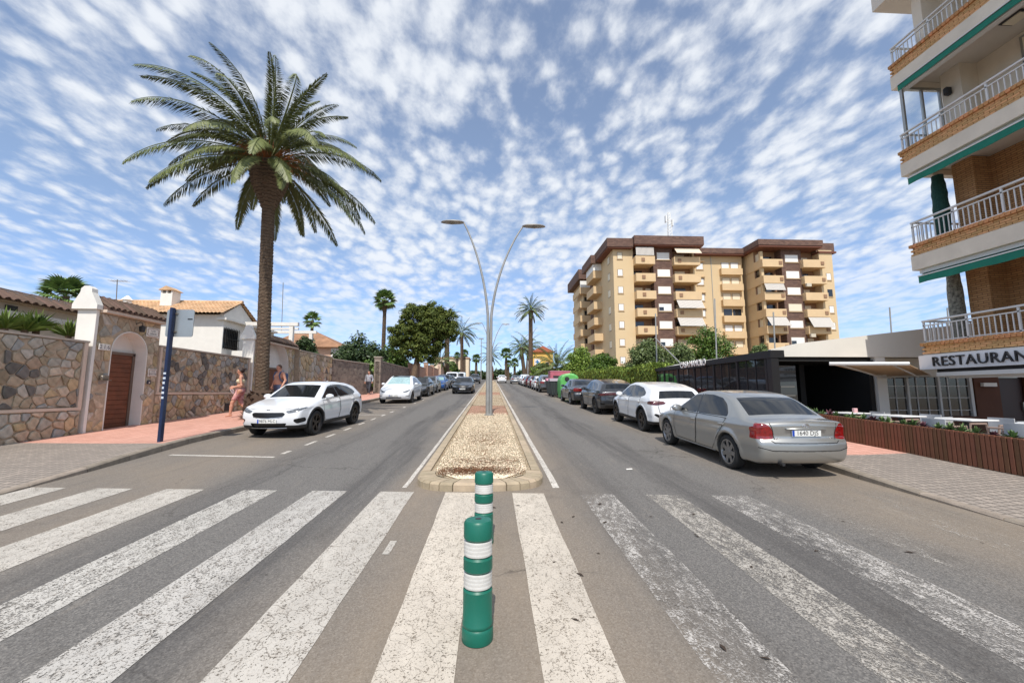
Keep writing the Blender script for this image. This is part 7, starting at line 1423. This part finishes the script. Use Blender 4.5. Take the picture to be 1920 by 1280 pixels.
# glazed end screen on the third balcony, rolled green awning on the second, patterned curtain on the first
gs = bb('end_screen', BXX+.10, BXX+.16, 11.50, 11.58, 9.12, 11.2, ALU)
for x in (.75, 1.35, 1.62): bb('mullion', BXX+x, BXX+x+.05, 11.50, 11.58, 9.12, 11.2, ALU, gs)
bb('top_frame', BXX+.165, BXX+1.62, 11.505, 11.575, 11.12, 11.2, ALU, gs)
gm = MATS.get('clear_glass') or M('clear_glass', (.9, .95, .97), .02, spec=.5, trans=1.0)
for a, b_ in ((.17, .74), (.81, 1.34)): bb('pane', BXX+a, BXX+b_, 11.535, 11.545, 9.2, 11.11, gm, gs)
def hang(name, x, y, z0, z1, r, mat, seed):
    rnd = random.Random(seed); m = MB(); prof = []
    for i in range(15): t_ = i/14; prof.append((r*(.72+.38*math.sin(t_*2.6+.3))*(1+rnd.uniform(-.07, .07)), z0+(z1-z0)*t_))
    m.lathe(prof, 14, c=(x-BXX, y-BYE, 0)); return m.build(name, mat, bl_, True)
hang('rolled_awning', 13.45, 11.45, 6.2, 8.25, .17, M('dark_green_canvas', srgb(14,62,54), .85, bump=(12, .8, .05)), 1); hang('patterned_curtain', 13.55, 11.45, 3.3, 5.4, .16, M('patterned_cloth', srgb(120,118,108), .9, var=(16, .75)), 2)
# soffit lamps and wall lamp
o = MB().bbox(.75, 1.15, -2.75, -2.25, 11.56-.20-.06+.08, 11.64-.222+.0, .02).build('soffit_lamp', CLAD, bl_); MB().box(.80, 1.10, -2.69, -2.31, 11.355, 11.378).build('lamp_glass', SHUTC, o)
MB().lathe([(.20, 0), (.18, -.06), (.10, -.11), (.02, -.12)], 20, c=(1.0, -2.6, 8.73-.222)).build('round_lamp', SHUTC, bl_, True)
MB().bbox(XF-BXX-.75, XF-BXX-.56, -.75, -.60, 10.6, 10.85, .04).build('wall_lamp', CLAD, bl_)
# ground floor sign with raised letters
sgn = bb('sign_board', BXX-.10, BXX+.16, BY0, 11.74, 2.40, 2.80, M('sign_white', srgb(214,216,220), .5)); letters('RESTAURANTE', .375, .02, sgn, PLTXT, (-.10-.021, 11.36-BYE, 2.595), (0, -1, 0), (R(90), 0, R(-90)), 1.06)
bb('shadow_gap', BXX+.05, BXX+.5, BY0, 11.4, 2.31, 2.399, CLAD); bb('awning_cassette', BXX-.04, BXX+.14, BY0, 11.35, 2.20, 2.305, RAIL); bb('light_tube', BXX+.15, BXX+.22, 9.4, 11.2, 2.13, 2.19, RAIL)
bb('column', BXX+.6, BXX+1.0, 3.0, 3.4, -.5, 2.85, CONC); bb('ceiling', BXX+.17, XF+5, BY0, 11.3, 2.815, 2.845, SOFF)
# ---------------- low restaurant with monopitch roof
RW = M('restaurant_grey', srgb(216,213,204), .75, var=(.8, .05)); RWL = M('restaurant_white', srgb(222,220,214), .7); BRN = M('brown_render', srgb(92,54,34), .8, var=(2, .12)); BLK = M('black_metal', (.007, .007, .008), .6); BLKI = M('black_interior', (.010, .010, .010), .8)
lr = thing('restaurant', 'low restaurant building with grey sloping fascia and white-framed windows', 'building', (13.0, 14.0, 0.4))
def rb_(nm, x0, x1, y0, y1, z0, z1, mat, par=None): return MB().box(x0-13, x1-13, y0-14, y1-14, z0-.4, z1-.4).build(nm, mat, par or lr)
P2 = lambda x, z: (x-13, z-.4)
MB().prism([P2(9.33, 2.93), P2(22, 2.93), P2(22, 4.75), P2(14.8, 3.91), P2(10.3, 3.38), P2(9.32, 3.17)], -.40, -.25).build('fascia', RW, lr)
MB().prism([P2(9.34, 2.95), P2(22, 2.95), P2(22, 4.6), P2(14.8, 3.80), P2(10.3, 3.28), P2(9.34, 3.10)], -.249, 9.2).build('roof', RWL, lr)
rb_('white_column', 12.95, 13.30, 13.62, 14.15, .2, 2.929, RWL); rb_('window_header', 13.30, 22, 14.15, 14.4, 2.28, 2.929, RW); rb_('window_sill', 13.30, 17.0, 14.10, 14.4, .2, .92, BRN); rb_('brown_wall', 17.02, 17.95, 14.15, 14.4, .2, 2.279, BRN); rb_('brown_wall', 19.0, 22, 14.15, 14.4, .2, 2.279, BRN)
dr = rb_('door', 17.951, 18.999, 14.28, 14.35, .2, 2.27, M('dark_red_door', srgb(46,20,16), .5)); rb_('handle', 18.85, 18.89, 14.22, 14.279, 1.1, 1.4, ALU, dr); rb_('wall_lamp', 17.25, 17.75, 14.05, 14.149, 1.95, 2.08, SHUT)
x = 13.34
for i in range(3):
    w_ = rb_('window', x, x+.07, 14.12, 14.22, .92, 2.28, RAIL); wd = 1.14; rb_('pane', x+.075, x+wd-.005, 14.19, 14.20, .93, 2.27, DARKW, w_)
    for j in (1, 2): rb_('glazing_bar', x+wd*j/3, x+wd*j/3+.025, 14.16, 14.189, .93, 2.27, RAIL, w_)
    for z in (1.12, 1.55, 1.95): rb_('glazing_bar', x+.08, x+wd-.005, 14.155, 14.159, z, z+.022, RAIL, w_)
    x += wd+.02
rb_('window_jamb', x, x+.10, 14.12, 14.22, .92, 2.28, RAIL)
rb_('inner_wall', 13.2, 22, 17.8, 18, .2, 2.9, BLKI)
# cream awning with folding arms in front of the windows
aw = thing('fabric_awning', 'cream retractable awning with white front bar beside the restaurant sign', 'awning', (12, 11.5, 2.4)); a_, b_ = atY(1557, 683, 11.4), atY(1703, 683, 10.5); c_, d_ = atY(1745, 703, 14.05), atY(1650, 706, 14.05); o_ = Vector((12, 11.5, 2.4))
CRM = M('cream_canvas', srgb(206,176,142), .85); m = MB(); up_ = Vector((0, 0, .015)); m.add([a_-o_, b_-o_, c_-o_, d_-o_, a_-o_+up_, b_-o_+up_, c_-o_+up_, d_-o_+up_], [(0,1,2,3), (7,6,5,4), (0,4,5,1), (1,5,6,2), (2,6,7,3), (3,7,4,0)]); m.build('canvas', CRM, aw); MB().tube([a_-o_+Vector((-.03, 0, .02)), b_-o_+Vector((.03, 0, .02))], .05, 8).build('front_bar', RAIL, aw); MB().tube([d_-o_, c_-o_], .06, 8).build('roller', RAIL, aw)
for t0, t1 in ((.12, .2), (.80, .75)): p0 = a_+(b_-a_)*t0; p1 = d_+(c_-d_)*t1; pm = (p0+p1)/2+Vector((.25, 0, -.14)); MB().tube([p0-o_, pm-o_, p1-o_+Vector((0, 0, -.06))], .025, 6).build('folding_arm', RAIL, aw)
# ---------------- black glazed dining terrace with white lettering
bt_ = thing('dining_pavilion', 'black glazed dining pavilion with white letters on its roof edge', 'pavilion', (8.9, 13.0, .5)); GLS = M('pavilion_glass', (.02, .022, .024), .03, spec=.9)
def pv(nm, x0, x1, y0, y1, z0, z1, mat, par=None): return MB().box(x0-8.9, x1-8.9, y0-13, y1-13, z0-.5, z1-.5).build(nm, mat, par or bt_)
rf = MB().add([(x-8.9, y-13, z-.5) for y, za, zb_ in ((12.95, 2.84, 3.08), (23.2, 2.86, 3.02)) for x, z in ((8.86, za), (9.31, za), (9.31, zb_), (8.86, zb_))], [(0,1,2,3), (7,6,5,4), (0,4,5,1), (1,5,6,2), (2,6,7,3), (3,7,4,0)]).build('roof_beam', BLK, bt_)
pv('roof_deck', 9.315, 12.9, 13.75, 23.2, 2.83, 2.925, BLK); pv('corner_post', 8.88, 9.12, 12.97, 13.2, .4, 2.839, BLK); nb = 6; ys2 = [13.25+i*(9.8/nb) for i in range(nb+1)]
for i, y in enumerate(ys2):
    pv('post', 8.9, 9.0, y, y+.10, .4, 2.839, BLK)
    if i < nb:
        y2 = ys2[i+1]; q = pv('base_panel', 8.92, 8.96, y+.105, y2-.005, .4, 1.25+.12*i/2, BLK); w_ = pv('pane', 8.935, 8.945, y+.105, y2-.005, 1.26+.12*i/2, 2.83, GLS)
        for t_ in (.33, .66): pv('glazing_bar', 8.915, 8.934, y+.1+(y2-y-.1)*t_, y+.13+(y2-y-.1)*t_, 1.26+.12*i/2, 2.83, BLK, w_)
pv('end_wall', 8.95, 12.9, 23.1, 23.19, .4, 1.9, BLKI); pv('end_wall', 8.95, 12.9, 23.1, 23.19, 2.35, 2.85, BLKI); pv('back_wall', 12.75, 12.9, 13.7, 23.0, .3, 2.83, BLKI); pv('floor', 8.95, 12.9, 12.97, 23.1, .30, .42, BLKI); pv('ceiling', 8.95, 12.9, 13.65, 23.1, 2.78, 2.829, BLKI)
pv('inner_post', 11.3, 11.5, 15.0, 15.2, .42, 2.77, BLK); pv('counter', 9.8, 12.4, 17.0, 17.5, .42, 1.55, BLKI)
mp_ = pv('menu_panel', 9.15, 9.75, 13.10, 13.14, 1.0, 2.6, GLS)
for i in range(3): pv('menu_line', 9.22, 9.68, 13.09, 13.099, 1.35+.28*i, 1.38+.28*i, M('menu_pale', srgb(110,108,104), .6), mp_)
letters('CASA MANOLO', .40, .012, bt_, M('letter_white', srgb(235,235,232), .5), (-.075, 19.35-13, 2.985-.5), (0, -1, 0), (R(90), 0, R(-90)), .95, .86); MB().box(-.072, -.045, 17.1-13, 19.4-13, 2.80-.5, 2.84-.5).build('sign_rail', BLK, bt_)
# terrace floor and steps of ground on the right
struct(MB().box(8.58, 30, -2, 12.96, -.8, .42).build('terrace_floor', M('terrace_paving', srgb(140,124,110), .85, var=(3, .12)), None)); struct(MB().box(12.95, 30, 12.965, 30, -.8, .20).build('restaurant_yard', M('yard_paving', srgb(140,128,116), .9), None))
# ---------------- planter of upright wooden slats
SLAT = M('brown_slat', srgb(112,72,48), .6, var=(5, .22), bump=(30, .2), rnd=.2); TRGH = M('planter_inside', srgb(40,26,20), .8)
pl0 = thing('slatted_planter', 'long brown slatted planter box along the restaurant terrace', 'planter', (8.4, 7.5, zr(7.5)+PAVE)); oz = pl0.location.z
ztop_ = lambda y: zr(y)+PAVE+.60
V = [(x, y-7.5, z-oz) for y in (2.5, 12.6) for x, z in ((.03, zr(y)+PAVE-.3), (.42, zr(y)+PAVE-.3), (.42, ztop_(y)-.03), (.03, ztop_(y)-.03))]; MB().add(V, [(0,1,2,3), (7,6,5,4), (0,4,5,1), (1,5,6,2), (2,6,7,3), (3,7,4,0)]).build('trough', TRGH, pl0)
y = 2.5; sl_me = MB().bbox(0, .028, 0, .066, 0, .585, .005).mesh('slat')
while y < 12.55: o = link('slat', sl_me, SLAT, pl0, loc=(0, y-7.5, zr(y)+PAVE+.012-oz)); o.rotation_euler = (random.uniform(-.004, .004), 0, random.uniform(-.03, .03)); y += .078
SUC = leafmat('succulent_leaf', (96,120,72), .35); PUR = leafmat('purple_leaf', (96,60,66), .3)
for i in range(34):
    y = 4.6+i*.235; t = spiky('green rosette plant growing in the slatted planter' if i % 5 else 'purple-leaved plant growing in the slatted planter', (8.62+random.uniform(-.06, .06), y, ztop_(y)-.04), 24, random.uniform(.10, .20), SUC if i % 5 else PUR, .022, 200+i, 'planter_plant', 'plants in the slatted planter', 10)
# ---------------- tables and chairs behind the planter
TBW = M('white_table', srgb(222,222,220), .4); CHF = M('chair_taupe', srgb(150,128,116), .6); CHS = M('chair_white', srgb(176,178,180), .6)
def table(label, x, y, z=.42):
    t = thing('terrace_table', label, 'table', (x, y, z), group='white terrace tables'); MB().bbox(-.30, .30, -.36, .36, .75, .785, .012).build('table_top', TBW, t); MB().tube([(0,0,.03), (0,0,.745)], .045, 10).build('leg', CLAD, t); MB().lathe([(.27, 0), (.27, .02), (.06, .04)], 18).build('base', CLAD, t); return t
def chair_(label, x, y, rz, z=.42):
    t = thing('terrace_chair', label, 'chair', (x, y, z), rz, group='terrace chairs'); MB().bbox(-.23, .23, -.23, .23, .42, .46, .015).build('seat', CHS, t)
    m = MB(); k = []
    for zz2, bend in ((.50, .0), (.62, .02), (.74, .03), (.80, .02)):
        for i in range(9): a = -1+2*i/8; k.append((-.23-.03*(1-a*a)-bend*0, a*.23, zz2))
        for i in range(9): a = 1-2*i/8; k.append((-.21-.03*(1-a*a), a*.23, zz2))
    m.add(k, [(j*18+i, j*18+(i+1) % 18, (j+1)*18+(i+1) % 18, (j+1)*18+i) for j in range(3) for i in range(18)]+[tuple(range(18)), tuple(range(54, 72))]); m.build('backrest', CHS, t, True)
    for sx in (-1, 1):
        for sy in (-1, 1): MB().tube([(sx*.20, sy*.20, .42), (sx*.24, sy*.24, 0)], .018, 6).build('leg', CHF, t)
        MB().tube([(-.22, sx*.25, .46), (-.20, sx*.26, .66), (.16, sx*.26, .66), (.20, sx*.25, .44)], .022, 6).build('armrest', CHF, t)
for i, (x, y, nm) in enumerate([(9.75, 11.2, 'white terrace table closest to the black pavilion'), (9.75, 9.75, 'second white terrace table from the black pavilion'), (9.75, 8.35, 'third white terrace table from the black pavilion'), (9.75, 6.95, 'white terrace table at the right edge of the picture')]):
    table(nm, x, y); w1 = ['closest to the black pavilion', 'at the second table from the pavilion', 'at the third table from the pavilion', 'at the right edge of the picture'][i]
    chair_('white shell chair on the street side '+w1, x-.58, y-.1, R(0)+random.uniform(-.15, .15)); chair_('white shell chair on the restaurant side '+w1, x+.62, y+.05, R(180)+random.uniform(-.15, .15)); chair_('white shell chair at the head end '+w1, x+.02, y-.72, R(90)+random.uniform(-.2, .2))
nh = tag(MB().bbox(-.05, .05, -.04, .04, 0, .12, .01).build('napkin_holder', M('napkin_pink', srgb(214,170,170), .6), None, loc=(9.75, 11.0, .42+.785)), 'small pink napkin holder on the table near the pavilion', 'napkin holder')
# thin poles beside the pavilion
for i, (px, y0, y1, Y, lb) in enumerate([(1231, 588, 700, 25.5, 'thin pole rising at the pavilion far end'), (1342, 560, 690, 24.5, 'thin pole before the dense round tree'), (1452, 585, 690, 24, 'thin leaning pole before the right wing balconies'), (1670, 576, 660, 25, 'thin pole above the grey restaurant roof'), (1778, 577, 660, 25, 'thin pole close to the first balcony railing')]):
    A = atY(px, y1, Y); Bq = atY(px-2, y0, Y); t = thing('thin_pole', lb, 'pole', (A.x, Y, .4), group='thin poles behind the restaurant'); MB().tube([(0,0,0), (Bq.x-A.x, 0, Bq.z-.4)], .04, 8).build('shaft', GALV, t)
    if i == 0: C_ = atY(1280, 685, 22.0); MB().tube([(0, 0, atY(1233, 633, Y).z-.4), (C_.x-A.x, C_.y-Y, C_.z-.4)], .03, 6).build('stay', GALV, t)
